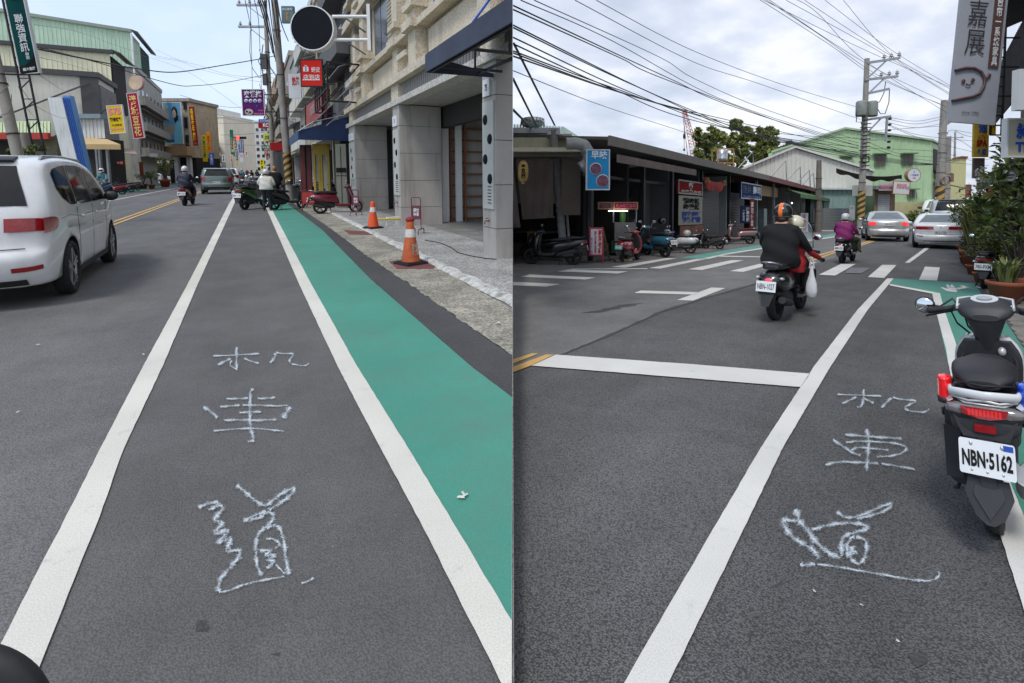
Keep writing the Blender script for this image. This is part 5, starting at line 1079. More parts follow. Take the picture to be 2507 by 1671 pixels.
def portrait(root,w_,h_):
    bl = M('poster_cyan',(.2,.55,.72),.5,var=.15,sc=.4); m = MB(); m.ell((.14*w_,-.03,.76*h_),(.16*w_,.012,.14*h_)); m.ell((.2*w_,-.028,.62*h_),(.12*w_,.008,.12*h_)); part(root,'portrait_hair',m,M('poster_hair',(.025,.02,.02),.6),local=True)
    part(root,'portrait_face',MB().ell((.11*w_,-.05,.72*h_),(.1*w_,.012,.1*h_)),M('poster_skin',(.65,.5,.42),.6),local=True); m = MB(); m.prism([Vector((x*w_,-.03,z*h_)) for x,z in ((.02,.0),(.48,.0),(.48,.48),(.25,.56),(.1,.42))],(0,-.006,0)); part(root,'portrait_jacket',m,bl,local=True)
    part(root,'caption_band',MB().box((-.49*w_,-.028,.22*h_),(.1*w_,-.02,.46*h_)),M('poster_tan',(.36,.34,.27),.6),local=True)
psign('portrait_board','sky blue billboard with a smiling woman and small captions on the corner house','Lc',83,397,250,449,351,M('poster_sky',(.12,.36,.6),.5,var=.25,sc=.2),[('民意',YEL,.17,.12,.26,.08),('之光',YEL,.2,.22,.24,.08),('武裕選服處',BK,.36,.93,.6,.06),('服務專線',WH,.3,.75,.5,.05)],.6,whs,extra=portrait)
o = thing('corner_house','tan corner house carrying the blue portrait board','building','Lc',(ony('Lc',84,420,400).x,85,0)); A,B = ony('Lc',84,394,248),ony('Lc',84,462,262)
part(o,'wall',MB().box((A.x,84,4.2),(B.x,92,A.z)),wallm[6]); part(o,'parapet',MB().box((A.x-.3,83.7,A.z),(B.x+.3,92,A.z+.5)),wallm[5]); part(o,'shop_opening',MB().box((A.x,85,0),(B.x,92,4.2)),interior)
for x in (398,432,462): p_ = ony('Lc',84,x,400).x; part(o,'pillar',MB().box((p_-.3,83.9,0),(p_+.3,84.5,4.2)),WH)
for r_ in range(3):
    w_ = part(o,'window',MB().box((ony('Lc',84,453,300).x,83.8,6+r_*2.9),(ony('Lc',84,460,300).x,84,7.8+r_*2.9)),WIN)
p0,p1 = ony('Lc',82,397,358),ony('Lc',82,460,380); part(o,'sign_board',MB().box((p0.x,81.9,p1.z),(p1.x,83.8,p0.z)),M('board_tan',(.45,.3,.16),.6,var=.15))
psign('hanging_sign','tall dark red beef noodle sign with gold characters','Lc',80,467,261,484,356,dred,[(V('福客來牛肉麵'),YEL,.5,.5,.66,.92,.03)],.8,None,lean=R(-3))
psign('hanging_sign','narrow yellow banner sign with green characters, leftmost of the yellow pair','Lc',78,493,330,508,395,yels,[(V('茂宏大飯店'),gren,.5,.45,.6,.8,.03)],.5)
psign('hanging_sign','orange and yellow sign with a red roundel, rightmost of the yellow pair','Lc',80,505,322,517,372,M('sign_orange',(.8,.3,.02),.4,var=.3,sc=.6),[(V('鍋燒麵館'),REDP,.5,.55,.6,.7,.03)],.5)
psign('hanging_sign','dark blue sign low behind the yellow banner','Lc',84,512,374,524,404,BLUEP,[(V('水電行'),WH,.5,.5,.6,.85)],.4)
psign('hanging_sign','tall green sign with a red head in the distance','Lc',120,562,317,573,378,gren,[(V('大安藥局'),WH,.5,.6,.6,.6)],.5)
psign('hanging_sign','dark brown sign with white characters beside the green sign','Lc',119,569,334,574.5,382,drk,[(V('眼鏡行美'),WH,.5,.45,.7,.7)],.5)
psign('hanging_sign','lower green sign between cream and navy signs','Lc',126,576,364,582,392,gren,[(V('國術館'),WH,.5,.5,.6,.85)],.5)
psign('hanging_sign','navy sign with white characters under the traffic light','Lc',125,586,341,593,373,BLUEP,[(V('牙醫診所'),WH,.5,.5,.6,.85)],.5); psign('hanging_sign','thin red sign beside the navy one','Lc',125.5,593.5,341,597.5,385,dred,[(V('電信行'),WH,.5,.5,.6,.7)],.5)
psign('hanging_sign','small white sign with a red shape under the navy one','Lc',124,586,374,597,396,whs,[('3C',REDP,.5,.3,.6,.3)],.5); psign('hanging_sign','white sign with a red and green 7 far up the street','Lc',130,599,371,608,383,whs,[('7',REDP,.5,.5,.6,.8,.05)],.5)
psign('hanging_sign','small white sign low at the left of the distant group','Lc',105,543,378,552,396,whs,[(V('茶飲'),BK,.5,.5,.6,.8)],.4); psign('hanging_sign','small cream sign low in the distant group','Lc',108,563,378,571,397,M('sign_cream',(.6,.55,.42),.5),[(V('便當'),REDP,.5,.5,.6,.8)],.4)
def sloth(root,w_,h_):
    m = MB(); m.ell((-.2*w_,-.03,.14*h_),(.19*w_,.01,.12*h_)); part(root,'face_picture',m,M('fur_cream',(.5,.42,.36),.8),local=True)
    m = MB(); m.ell((-.29*w_,-.045,.16*h_),(.05*w_,.006,.04*h_)); m.ell((-.15*w_,-.045,.13*h_),(.05*w_,.006,.04*h_)); m.ell((-.22*w_,-.045,.09*h_),(.025*w_,.006,.018*h_)); part(root,'face_marks',m,BK,local=True)
    for q in range(4): part(root,'white_roundel',MB().lathe([(0,0),(.085*w_,0),(.085*w_,.006)],((-.3+q*.2)*w_,-.026,.56*h_),(0,1,0),20),WH,local=True); letter(root,'出貨樂園'[q],BLUEP,((-.3+q*.2)*w_,-.032,.56*h_),(1,0,0),(0,0,1),.1*w_,.1*h_)
    m = MB(); m.prism([Vector((.16*w_+math.cos(a_)*(.07 if k_ % 2 == 0 else .03)*w_,-.02,.36*h_+math.sin(a_)*(.07 if k_ % 2 == 0 else .03)*h_)) for k_,a_ in enumerate([math.pi/2+q*math.pi/5 for q in range(10)])],(0,-.006,0)); part(root,'star',m,BLUEP,local=True); 
    for z in (.8,.15): part(root,'bracket_arm',MB().bar((w_/2,.05,z*h_),(w_/2+2.1,.05,z*h_),.06),DKM,local=True)
psign('hanging_sign','purple claw machine sign with white characters hanging over the street','Lc',30,591,218,649,283,purp,[('夾攪拖',WH,.5,.18,.78,.26,.03),('G-KID',PINK,.82,.8,.22,.06),('娃娃出貨中',PINK,.72,.92,.44,.07)],.25,whs,extra=sloth,fw=.02)
o,c,rr = disc_sign('round_sign','large dark navy round sign with a white rim on white arms','Lc',17.6,764,68.5,53.5,M('sign_night',(.01,.011,.018),.9),WH,dep=.3)
for z in (40,97):
    p_ = ony('Lc',17.75,814,z)-c; q_ = ony('Lc',17.75,903,z)-c; part(o,'bracket_arm',MB().tube([p_,q_],.055,10),WH,local=True); part(o,'strut',MB().bar(p_.lerp(q_,.3),q_+Vector((-.35,.8,-.3)),.04),GALV,local=True)
m = MB(); q_ = ony('Lc',17.75,904,68)-c; m.box((q_.x-.05,.05,q_.z-.75),(q_.x+.06,.25,q_.z+.75)); part(o,'mounting_plate',m,WH,local=True)
m = MB(); 
for q in range(16): a_ = R(100+q*10); m.ell((math.cos(a_)*rr*1.04,.2,math.sin(a_)*rr*1.04),(.05,.06,.05),6,4)
part(o,'bulbs',m,WH,local=True)
def bag(root,w_,h_):
    m = MB(); m.box((-.37*w_,-.024,.55*h_),(-.13*w_,-.018,.72*h_)); m.tube([(-.31*w_,-.024,.72*h_),(-.29*w_,-.024,.77*h_),(-.21*w_,-.024,.77*h_),(-.19*w_,-.024,.72*h_)],.012*w_,5); part(root,'bag_emblem',m,WH,local=True); letter(root,'S',BLUEP,(-.25*w_,-.03,.635*h_),(1,0,0),(0,0,1),.09*w_,.13*h_,.03); part(root,'underline',MB().box((-.42*w_,-.024,.225*h_),(.38*w_,-.018,.255*h_)),WH,local=True)
    for z in (.75,.1): part(root,'bracket_arm',MB().bar((w_/2,.1,z*h_),(w_/2+.42,.1,z*h_),.06),DKM,local=True)
psign('hanging_sign','bright red parcel shop sign with a white bag emblem under the round sign','Lc',19,735,145,791,211,redf,[('蝦皮',WH,.7,.38,.4,.2,.01),('店到店',WH,.5,.66,.76,.2,.01)],.35,DKM,extra=bag,colbox=DKM,fw=.035)
# faded red shop board along the wall, with its frame
x_ = 3.15; P = [onx('L',x_,*p) for p in ((749,255),(790,222),(790,286),(749,309))]
o = thing('shop_board','faded coral red board angled along the wall above the navy awning','shop sign','L',(x_,P[0].y,P[3].z)); m = MB(); m.prism(P,(.2,0,0)); part(o,'face_panel',m,M('faded_coral',(.5,.1,.09),.5,var=.12,sc=1)); off = Vector(o['_off'])
m = MB(); 
for a_,b_2 in zip(P,P[1:]+P[:1]): m.bar(a_+Vector((-.01,0,0)),b_2+Vector((-.01,0,0)),.08)
part(o,'frame',m,DKM); cc = (P[0]+P[2])/2-off; letter(o,'蝦皮店到店',M('faded_white',(.6,.45,.42),.6),cc+Vector((-.06,0,0)),(0,-1,0),(0,0,1),2.2,.5)
# black steel balcony rack
o = thing('steel_rack','black steel balcony rack bolted to the beige building above the navy awning','rack','L',(3.2,23,4.5)); m = MB(); T_ = 2.75
for z in (4.35,4.85,5.35,5.8): m.bar((T_,20.9,z),(T_,25.2,z),.06)
for s in (20.9,21.8,22.7,23.6,24.4,25.2): m.bar((T_,s,4.35),(T_,s,5.8),.06)
for s in (20.9,25.2):
    for z in (4.35,5.8): m.bar((T_,s,z),(3.95,s,z),.06)
    m.bar((T_,s,4.35),(3.95,s,5.8),.05)
part(o,'bars',m,DKM)
psign('hanging_sign','dark red vertical sign with white MOO letters partly behind the pole','Lc',28,682,152,702,330,dred,[(V('珍煮丹MCO'),WH,.5,.5,.6,.93,.03)],.3)
psign('hanging_sign','red and white board with a leaf shape behind the poles','Lc',26,705,180,738,240,whs,[('奶茶',REDP,.6,.3,.6,.35,.03)],.2); psign('hanging_sign','red sign with a white K under the purple sign','Lc',45,632,300,669,313,dred,[('KC',WH,.5,.45,.35,.7,.03)],.3); psign('hanging_sign','blue and white strip sign over the red K sign','Lc',45.2,633,291,668,299,BLUEP,[('5113699',WH,.5,.5,.8,.6)],.3)
psign('hanging_sign','square yellow sign with two characters left of the second pole','Lc',55,644,326,664,345,M('sign_lime',(.55,.52,.08),.5),[('大本',gren,.5,.5,.6,.6,.03)],.3); psign('road_sign','green street name plate left of the second pole','Lc',60,640,355,662,365,gren,[('中山路',WH,.5,.5,.7,.6)],.1,cat='road sign'); psign('hanging_sign','small red board under the green street plate','Lc',58,655,367,669,378,dred,[('鮮果汁',WH,.5,.5,.8,.6)],.2); psign('hanging_sign','bright yellow banner low beside the second pole','Lc',50,636,390,647,414,M('sign_bright_yellow',(.75,.65,.03),.5),[(V('早餐店'),BK,.5,.5,.5,.85,.03)],.2)
psign('notice_box','blue grey metal box sign hung on the right pole beside the round sign','Lc',24,688,14,720,55,M('box_slate',(.1,.16,.17),.5,var=.15),[('中山夜市',WH,.5,.2,.8,.14),(V('好吃'),ORG,.5,.6,.2,.5)],.5,cat='sign')
# dark shop details beyond the arcade: electric cabinet, yellow shutters, red doors, curtain
o = thing('electric_cabinet','tall grey-green meter cabinet in the dark shopfront beyond the pillar','cabinet','Lc',(ony('Lc',23,834,480).x,23,0)); A,B = ony('Lc',23,820,352),ony('Lc',23,851,496); part(o,'body',MB().box((A.x,23,Z0),(B.x,23.6,A.z)),M('cabinet_grey',(.2,.2,.16),.6)); part(o,'door_gap',MB().box(((A.x+B.x)/2-.01,22.98,.2),((A.x+B.x)/2+.01,23,A.z-.1)).box((A.x,22.98,1.5),(B.x,23,1.52)),DKM)
for x in (.3,.7): part(o,'meter_window',MB().box((A.x+(B.x-A.x)*x-.12,22.97,1.65),(A.x+(B.x-A.x)*x+.12,23,1.85)),BK)
o = thing('shutter_bay','yellow framed louvred doors in the dark shopfront','door','Lc',(ony('Lc',25,785,480).x,25,0)); A,B = ony('Lc',25,768,352),ony('Lc',25,808,480); m = MB()
for x in (0,.34,.5,1): m.box((A.x+(B.x-A.x)*x-.05,24.95,Z0),(A.x+(B.x-A.x)*x+.05,25.05,A.z))
m.box((A.x,24.94,A.z-.5),(B.x,25.05,A.z)); part(o,'frame',m,M('yellow_wood',(.45,.3,.03),.6)); lv = MB().box((A.x-A.x,0,0),(B.x-A.x,.05,.05)).mesh('louvre',M('louvre_grey',(.4,.4,.36),.7))
for q in range(22): inst(o,'louvre',lv,(A.x-o['_off'][0],.05,.3+q*.11))
o = thing('door_panel','dark red door panels in the shade behind the parked scooters','door','Lc',(ony('Lc',26,748,480).x,26,0)); A,B = ony('Lc',26,733,354),ony('Lc',26,765,480); part(o,'panel',MB().box((A.x,26,Z0),(B.x,26.1,A.z)),M('door_red',(.1,.012,.012),.6)); part(o,'panel_gap',MB().box(((A.x+B.x)/2-.03,25.98,.2),((A.x+B.x)/2+.03,26,A.z-.1)),BK)
o = thing('plastic_curtain','translucent grey plastic curtain hanging in a shopfront beside the pole','curtain','Lc',(ony('Lc',30,685,470).x,30,0)); A,B = ony('Lc',30,672,368),ony('Lc',30,698,470); m = MB(); n_ = 40; vs = []
for i in range(n_+1):
    x = A.x+(B.x-A.x)*i/n_; y = 30+.06*math.sin(i*1.3); vs += [(x,y,.3),(x,y,A.z)]
m.add(vs,[(2*i,2*i+2,2*i+3,2*i+1) for i in range(n_)],True); part(o,'sheet',m,M('plastic_grey',(.2,.2,.22),.35,var=.2)); part(o,'valance',MB().box((A.x-.2,29.9,A.z),(B.x+.3,30.1,A.z+.45)),dred)
# a crowd of small signs where the street narrows in the distance
rq = random.Random(12)
for i in range(18):
    lf = i % 2 == 0; k_ = i//2; x = (566+k_*4 if lf else 662-k_*4)+rq.uniform(-1,1); D = 90+k_*14; hh_ = rq.uniform(12,34); y = 330+k_*6+rq.uniform(-25,25)
    psign('hanging_sign',['second','third','fourth','fifth','sixth','seventh','eighth','ninth','tenth'][k_]+' small shop sign into the far distance on the '+('left' if lf else 'right')+' side','Lc',D,x,y,x+rq.uniform(4,8),y+hh_,[dred,gren,whs,yels,BLUEP,redf,tealg][rq.randrange(7)],[(V('好味道')[:5],WH,.5,.5,.6,.8)],.5)
# ---- poles and street furniture, left street
def spiral(root,x,y,z0,z1,r,n=5):
    m = MB(); seg = 40
    for k in range(2):
        vs = []
        for i in range(seg+1):
            a_ = i/seg*n*math.pi+k*math.pi; z = z0+(z1-z0)*i/seg; vs += [(x+math.cos(a_)*(r+.008),y+math.sin(a_)*(r+.008),z),(x+math.cos(a_)*(r+.008),y+math.sin(a_)*(r+.008),z+(z1-z0)/n*.5)]
        m.add(vs,[(2*i,2*i+2,2*i+3,2*i+1) for i in range(seg)],True)
    part(root,'yellow_band',m,M('band_yellow',(.4,.25,.06),.6,var=.3),local=True); 
    part(root,'black_band',MB().tube([(x,y,z0),(x,y,z1)],r+.004,16,caps=False),M('band_black',(.05,.035,.025),.7,var=.3),local=True)
def pole(label,fr,P,h,r,stripes=None,arms=(),lean=None,xf=None,mt=None):
    o = thing('utility_pole',label,'utility pole',fr,P,tilt=lean); part(o,'shaft',MB().tube([(0,0,0),(0,0,h)],[r,r*.7],16),mt or CONC,local=True)
    if stripes: spiral(o,0,0,stripes[0],stripes[1],r*.98)
    for z,x0,x1,ins in arms:
        cr_ = part(o,'crossarm',MB().box((x0,-.07,z-.06),(x1,.07,z+.06)),GALV,local=True)
        part(o,'arm_brace',MB().bar((0,-.05,z-.9),(x0*.6 if abs(x0) > abs(x1) else x1*.6,-.05,z-.06),.05),GALV,local=True)
        for x in ins: part(o,'insulator',MB().lathe([(.03,0),(.03,.06),(.09,.07),(.09,.12),(.04,.13),(.07,.16),(.07,.2),(.02,.22),(.02,.3)],(x,0,z+.06),(0,0,1),10),M('porcelain',(.4,.38,.36),.4),local=True)
    m = MB()
    for q in range(4): m.lathe([(r*1.02,-.02),(r*1.04,0),(r*1.02,.02)],(0,0,h*(.3+.15*q)),(0,0,1),14)
    part(o,'strap',m,DKM,local=True,kind='stuff'); return o
p1_ = g('Lc',712,497); polA = pole('thick concrete utility pole with striped foot on the right of the left street','Lc',p1_,15,.2,(1.0,2.7),lean=(R(-2.0),'Y'))
p2_ = ony('Lc',33,672,480); p2_.z = 0; polB = pole('second concrete utility pole with two crossarms, just left of the thick one','Lc',p2_,12.2,.16,None,((12.0,-1.75,.1,(-1.6,-.95,-.4)),(10.7,-1.72,.1,(-1.6,-1.0))))
m = MB(); m.tube([(-.2,-.1,9.6),(-.4,-.15,8.4),(-.25,-.2,7.8)],.03,6); m.tube([(-1.0,0,10.5),(-1.1,0,9.2),(-1.0,0,8.2),(-.6,0,7.6),(-.1,0,7.9)],.02,6); m.tube([(-.3,0,9.2),(-.6,0,8.6),(-.3,0,8.0),(0,0,8.3)],.02,6); part(polB,'cable_loops',m,DKM,local=True); part(polB,'junction_box',MB().box((-.3,-.3,8.1),(.05,-.1,9.0)).box((-.25,-.3,7.1),(0,-.1,7.8)),drk,local=True)
m = MB(); rnd_ = random.Random(4)
for q in range(10):
    x = rnd_.uniform(-.3,.4); z = rnd_.uniform(5,9); m.tube([(x-.3,-.1,z+.6),(x-.1,-.2,z),(x+.2,-.1,z-.5),(x+.1,0,z-1.3)],.016,5)
part(polB,'cable_tangle',m,DKM,local=True)
p3_ = ony('Lc',14.2,72,420); p3_.z = 0; pole('leaning concrete pole behind the white people carrier at the far left','Lc',p3_,9,.14,None,(),lean=(R(-7.5),'Y'))
p4_ = ony('Lc',16,80,420); p4_.z = 0; pole('short thick concrete pole stub beside the leaning pole','Lc',p4_,2.85,.2,None,(),lean=(R(-4),'Y'))
# traffic lights far up the street
for i,(x,y,D,lx) in enumerate(((524,351,95,470),(594,337,150,566))):
    c = ony('Lc',D,x,y); o = thing('traffic_light',['traffic light on a curved arm over the yellow signs','traffic light glowing red high over the street centre'][i],'traffic light','Lc',(c.x,D,0)); m = MB(); q = ony('Lc',D,lx,y); m.tube([(q.x-c.x,0,0),(q.x-c.x,0,c.z-.8),(q.x-c.x+.5,0,c.z+.05),(0,0,c.z+.1)],.1,8); part(o,'arm',m,GALV,local=True)
    w_ = 1.7*D/95; part(o,'housing',MB().box((-w_/2-.3,-.2,c.z-.35),(w_/2-.3,.1,c.z+.35)),BK,local=True); part(o,'red_lamp',MB().ell((-w_/2,-.24,c.z),(.32*D/95,.08,.32*D/95),14,8),M('lamp_red',(1,.03,.02),.4,emit=3),local=True)
# cones, stands and barrier on the arcade pavement
cone_o = M('cone_orange',(.75,.09,.02),.5,var=.06,sc=4); cone_d = M('cone_orange_dirty',(.5,.11,.03),.7,var=.35,sc=5,dirt=.6); refl_ = M('cone_band',(.6,.58,.55),.4,var=.25,sc=9); rsm = M('rack_maroon',(.16,.015,.03),.5,var=.2)
def cone(label,px,py,pt,mt,worn=False):
    P = g('L',px,py,KZ if px != 1006 else 0.011); s = szh_('L',P,pt,.72); o = thing('traffic_cone',label,'traffic cone','L',P,R(20),s); part(o,'base',MB().box((-.2,-.2,0),(.2,.2,.035)).box((-.17,-.17,.035),(.17,.17,.05)),DARKP,local=True)
    def rr_(z): return .15-(z-.05)*.165
    part(o,'cone_body',MB().lathe([(rr_(.05),.05),(rr_(.42),.42),(rr_(.56),.56),(.06,.68),(.055,.72),(0,.72)],(0,0,0),(0,0,1),28),mt,local=True); part(o,'reflective_band',MB().lathe([(rr_(.44)+.004,.44),(rr_(.57)+.004,.57)],(0,0,0),(0,0,1),28),refl_,local=True)
    if worn: part(o,'rag',MB().ell((0,0,.72),(.075,.07,.05)),M('rag_red',(.25,.03,.04),.9),local=True); letter(o,'和福',M('faded_paint',(.5,.35,.28),.8),(0,-.128,.25),(1,0,0),(0,.16,1),.13,.2)
    return o
def szh_(fr,P,py_top,hnat):
    c = conv(fr,fr+'c',P); px,_ = proj(fr,P); t = ony(fr+'c',c.y,px,py_top); return (t.z-P.z)/hnat
c1_ = cone('clean bright orange cone with striped tape before the second pillar',914,558,493,cone_o); c2_ = cone('dirty orange cone with a red cap standing on the maroon mat',1006,645,537,cone_d,True)
m = MB(); P = g('L',930,553,KZ); m.tube([P+Vector((-.28,.1,.22)),P+Vector((.05,.0,.2)),P+Vector((.5,-.1,.2)),P+Vector((.9,.3,.22))],.03,6)
o = solo('barrier_tape','yellow and black tape tied between the bright cone and a low white rail','tape','L',m,M('tape_yellow',(.6,.5,.05),.6)); m = MB(); m.tube([P+Vector((.2,0,0)),P+Vector((.2,0,.24)),P+Vector((.95,.2,.24)),P+Vector((.95,.2,0))],.018,6); solo('low_rail','low white rail beside the bright cone','rail','L',m,WH)
def stand(label,px,py,pt):
    P = g('L',px,py,KZ); s = szh_('L',P,pt,1.0); o = thing('sign_stand',label,'sign stand','L',P,R(-35),s); m = MB(); m.tube([(-.13,0,.12),(-.13,0,.97),(-.1,0,1.0),(.1,0,1.0),(.13,0,.97),(.13,0,.12)],.013,8); part(o,'hoop',m,rsm,local=True)
    for x in (-.13,.13): part(o,'foot',MB().tube([(x,-.25,0),(x,-.25,.1),(x,-.2,.14),(x,.2,.14),(x,.25,.1),(x,.25,0)],.013,8),rsm,local=True)
    p_ = part(o,'plate',MB().box((-.115,-.006,.4),(.115,.006,.78)),M('plate_maroon',(.16,.04,.07),.5),local=True); letter(o,'請勿\n停車',WH,(0,-.01,.6),(1,0,0),(0,0,1),.16,.22,parent=p_); return o
stand('maroon tube stand with a small plate behind the dirty cone',1020,572,483); stand('maroon tube stand near the maroon scooter and first pillar',872,527,465)
o = thing('barrier_board','red crowd barrier with white lettering behind the maroon scooter','barrier','L',g('L',775,518),R(-30),.8); m = MB(); m.tube([(-.75,0,0),(-.75,0,1.0),(-.65,0,1.08),(.65,0,1.08),(.75,0,1.0),(.75,0,0)],.02,8); m.bar((-.75,0,.3),(.75,0,.3),.03); part(o,'frame',m,rsm,local=True); part(o,'panel',MB().box((-.74,-.01,.42),(.74,.01,1.02)),M('panel_red',(.36,.025,.015),.5),local=True); letter(o,'禁止停車',WH,(.0,-.015,.62),(1,0,0),(0,0,1),.8,.16); letter(o,'請勿停放',WH,(.25,-.015,.9),(1,0,0),(0,0,1),.6,.1)
# thin chain on the pavement
m = MB(); m.tube([g('L',*p,KZ+.012) for p in ((1040,587),(1075,593),(1105,605),(1120,617),(1150,625),(1190,632),(1215,634))],.008,5); solo('chain','thin dark chain lying across the paving towards the near pillar','chain','L',m,DKM)
# potted plants by the left kerb added with the other plants
for x0,y0,x1,y1,D,mt,tt,lb in ((266,392,306,404,44,dred,'紅茶專賣','dim red shop board over the scooters on the left kerb'),(366,375,386,384,60,whs,'精品','small striped canopy board along the left row'),(340,396,352,430,52,M('sign_rust',(.22,.06,.03),.7),'','narrow rust coloured panel between the left shopfronts'),(205,372,232,400,45,M('sign_dull',(.12,.1,.08),.8),'','dull hanging panel under the tan awning')):
    psign('shop_board',lb,'Lc',D,x0,y0,x1,y1,mt,[(tt,WH,.5,.5,.8,.5)] if tt else [],.1)
# ================================================================ RIGHT STREET: MARKET SHEDS AND HALLS
tin = M('roof_dark_tin',(.13,.12,.115),.7,var=.2,dirt=.3); shut = M('roller_shutter',(.11,.11,.115),.6,var=.15,sc=1); tarp = M('brown_tarpaulin',(.07,.05,.042),.85,var=.2,sc=1.5,bump=.5,bsc=3); greyp2 = M('grey_post',(.2,.2,.19),.7,var=.25,dirt=.4,sc=4)
crw = M('cream_wall',(.42,.4,.28),.85,var=.1,dirt=.3); wgab = M('white_gable_sheet',(.6,.6,.54),.6,var=.06,sc=.3,dirt=.15); ggab = M('apple_green_sheet',(.36,.5,.29),.6,var=.08,sc=.3,dirt=.15); ygab = M('pale_yellow_sheet',(.5,.47,.24),.65,var=.08,sc=.3)
TS = -8.6
o = thing('market_shed','long low dark market shed with a tin roof along the right street','building','R',(TS,30,0))
def Ps(name,mb,mt,**k): return part(o,name,mb,mt,clip=True,**k)
zR = 4.02; s_a,s_m,s_e = 14.4,36.0,62.0
m = MB(); m.prism([(TS+.9,s_a,zR),(TS+.9,s_m,zR),(TS-9,s_m,zR+1.1),(TS-9,s_a,zR+1.1)],(0,0,-.1)); Ps('roof',m,tin); Ps('fascia',MB().box((TS+.9,s_a,zR-.28),(TS+.98,s_m,zR+.03)),M('fascia_taupe',(.19,.17,.15),.7,var=.15))
m = MB(); m.prism([(TS+.9,s_m,zR-.02),(TS+.9,s_e,zR-.12),(TS-9,s_e,zR+.9),(TS-9,s_m,zR+1)],(0,0,-.1)); Ps('roof',m,M('roof_red',(.1,.018,.016),.6)); Ps('fascia',MB().prism([(TS+.92,s_m,zR-.3),(TS+.92,s_e,zR-.42),(TS+.92,s_e,zR-.1),(TS+.92,s_m,zR+.02)],(.08,0,0)),M('fascia_red',(.14,.02,.02),.5))
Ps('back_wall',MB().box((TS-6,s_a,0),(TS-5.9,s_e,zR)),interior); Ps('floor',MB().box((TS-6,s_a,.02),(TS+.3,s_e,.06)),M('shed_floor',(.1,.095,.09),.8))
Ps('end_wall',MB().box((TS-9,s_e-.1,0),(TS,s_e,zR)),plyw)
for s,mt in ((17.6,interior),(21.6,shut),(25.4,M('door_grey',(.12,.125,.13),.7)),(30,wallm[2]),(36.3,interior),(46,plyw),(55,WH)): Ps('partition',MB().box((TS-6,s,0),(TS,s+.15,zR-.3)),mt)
for s in (14.6,18.6,21.5,25.3,29.9,36,41,46.5,52,58,61.7): Ps('post',MB().box((TS+.1,s-.07,0),(TS+.25,s+.07,zR-.25)),DKM if s < 30 else GALV)
# shutter slats and inner fittings
sl = MB().box((0,0,0),(.05,3.5,.085)).mesh('slat',shut)
for q in range(30): inst(o,'slat',sl,(-.15,25.6-30,.1+q*.1))
sl2 = MB().box((0,0,0),(.05,4.8,.085)).mesh('slat',M('shutter_taupe',(.14,.13,.13),.6))
for q in range(28): inst(o,'slat',sl2,(-.4,30.4-30,.1+q*.1))
Ps('tile_wall',MB().box((TS-.9,21.0,0),(TS-.8,21.5,3.0)),M('tile_pale',(.2,.19,.18),.5)); Ps('beam',MB().box((TS-.2,14.6,2.85),(TS-.1,21.5,2.95)),drk)
Ps('fan',MB().lathe([(.2,0),(.25,.03),(.2,.06)],(TS-1,19.8,2.5),(1,0,0),18),DKM)
Ps('board',MB().box((TS+.0,36.3,2.85),(TS+.06,43,3.55)),M('board_ochre',(.36,.24,.13),.7,var=.15)); Ps('awning',MB().prism([(TS+.3,43,3.65),(TS+.3,62.5,3.5),(TS+1.6,63,3.0),(TS+1.6,43,3.12)],(0,0,-.06)).box((TS+1.58,43,2.8),(TS+1.62,63,3.1)),M('green_canvas',(.1,.19,.08),.8,var=.2,sc=.8))
for s,w_,h_,mt in ((38,1.2,2.2,'fridge_white'),(41.2,1.0,2.0,'fridge_blue'),(48,2.2,2.1,'locker_tan'),(52.5,2.4,1.9,'locker_brown')):
    Ps('cabinet',MB().box((TS-1.3,s,.05),(TS-.5,s+w_,h_)),M(mt,{'fridge_white': (.35,.34,.31),'fridge_blue': (.3,.37,.38),'locker_tan': (.26,.21,.13),'locker_brown': (.2,.14,.09)}[mt],.6))
Ps('lamp_bulb',MB().ell((TS-.3,50.5,2.55),(.06,.06,.08)),M('bulb_lit',(1,.95,.85),.4,emit=2))
rg_ = random.Random(5)
for q in range(46):
    s = rg_.uniform(14.9,29.5); tt_ = TS-rg_.uniform(.4,3.5); zz_ = rg_.choice([.06,.06,.5,.95]); w_ = rg_.uniform(.18,.5); h_ = rg_.uniform(.2,.5); ci = rg_.randrange(6)
    Ps('goods_box',MB().box((tt_,s,zz_),(tt_+w_,s+w_,zz_+h_)),M('goods_'+'abcdef'[ci],[(.25,.03,.02),(.25,.22,.17),(.03,.08,.2),(.3,.2,.05),(.1,.1,.1),(.35,.35,.33)][ci],.7,var=.3))
for s in (15.2,19.2,22.2,26): Ps('counter',MB().box((TS-3.6,s,.06),(TS-.5,s+2.2,.5)).box((TS-3.6,s,.88),(TS-2,s+2.2,.95)),M('counter_grey',(.12,.11,.1),.6))
# corner unit, facing us
Yc = 16.3; XC = ony('Rc',Yc,1437,400).x
c_ = thing('corner_stall','corner food stall with rolled brown tarpaulins at the left end of the market','building','Rc',(1.3,Yc,0))
def Pc(name,mb,mt,**k): return part(c_,name,mb,mt,clip=True,**k)
def zc(x,y,D=Yc): return ony('Rc',D,x,y)
Pc('roof',MB().box((-1,Yc-.35,zc(1300,369).z-.06),(zc(1424,367).x,Yc+5,zc(1300,364).z)),M('roof_pale_edge',(.5,.47,.36),.6)); Pc('beam',MB().box((-1,Yc-.1,zc(1300,384).z),(zc(1420,380).x,Yc+.05,zc(1300,370).z)),M('beam_wood',(.09,.075,.06),.8,var=.3)); Pc('upper_wall',MB().box((-1,Yc+1.2,zc(1300,368).z),(zc(1445,340).x,Yc+1.4,zc(1300,336,Yc+1.2).z)),crw)
Pc('back_wall',MB().box((-1,Yc+4.5,0),(XC+.2,Yc+4.6,3.4)),interior); Pc('side_wall',MB().box((XC+.1,Yc+1.5,0),(XC+.2,Yc+4.6,3.4)),interior)
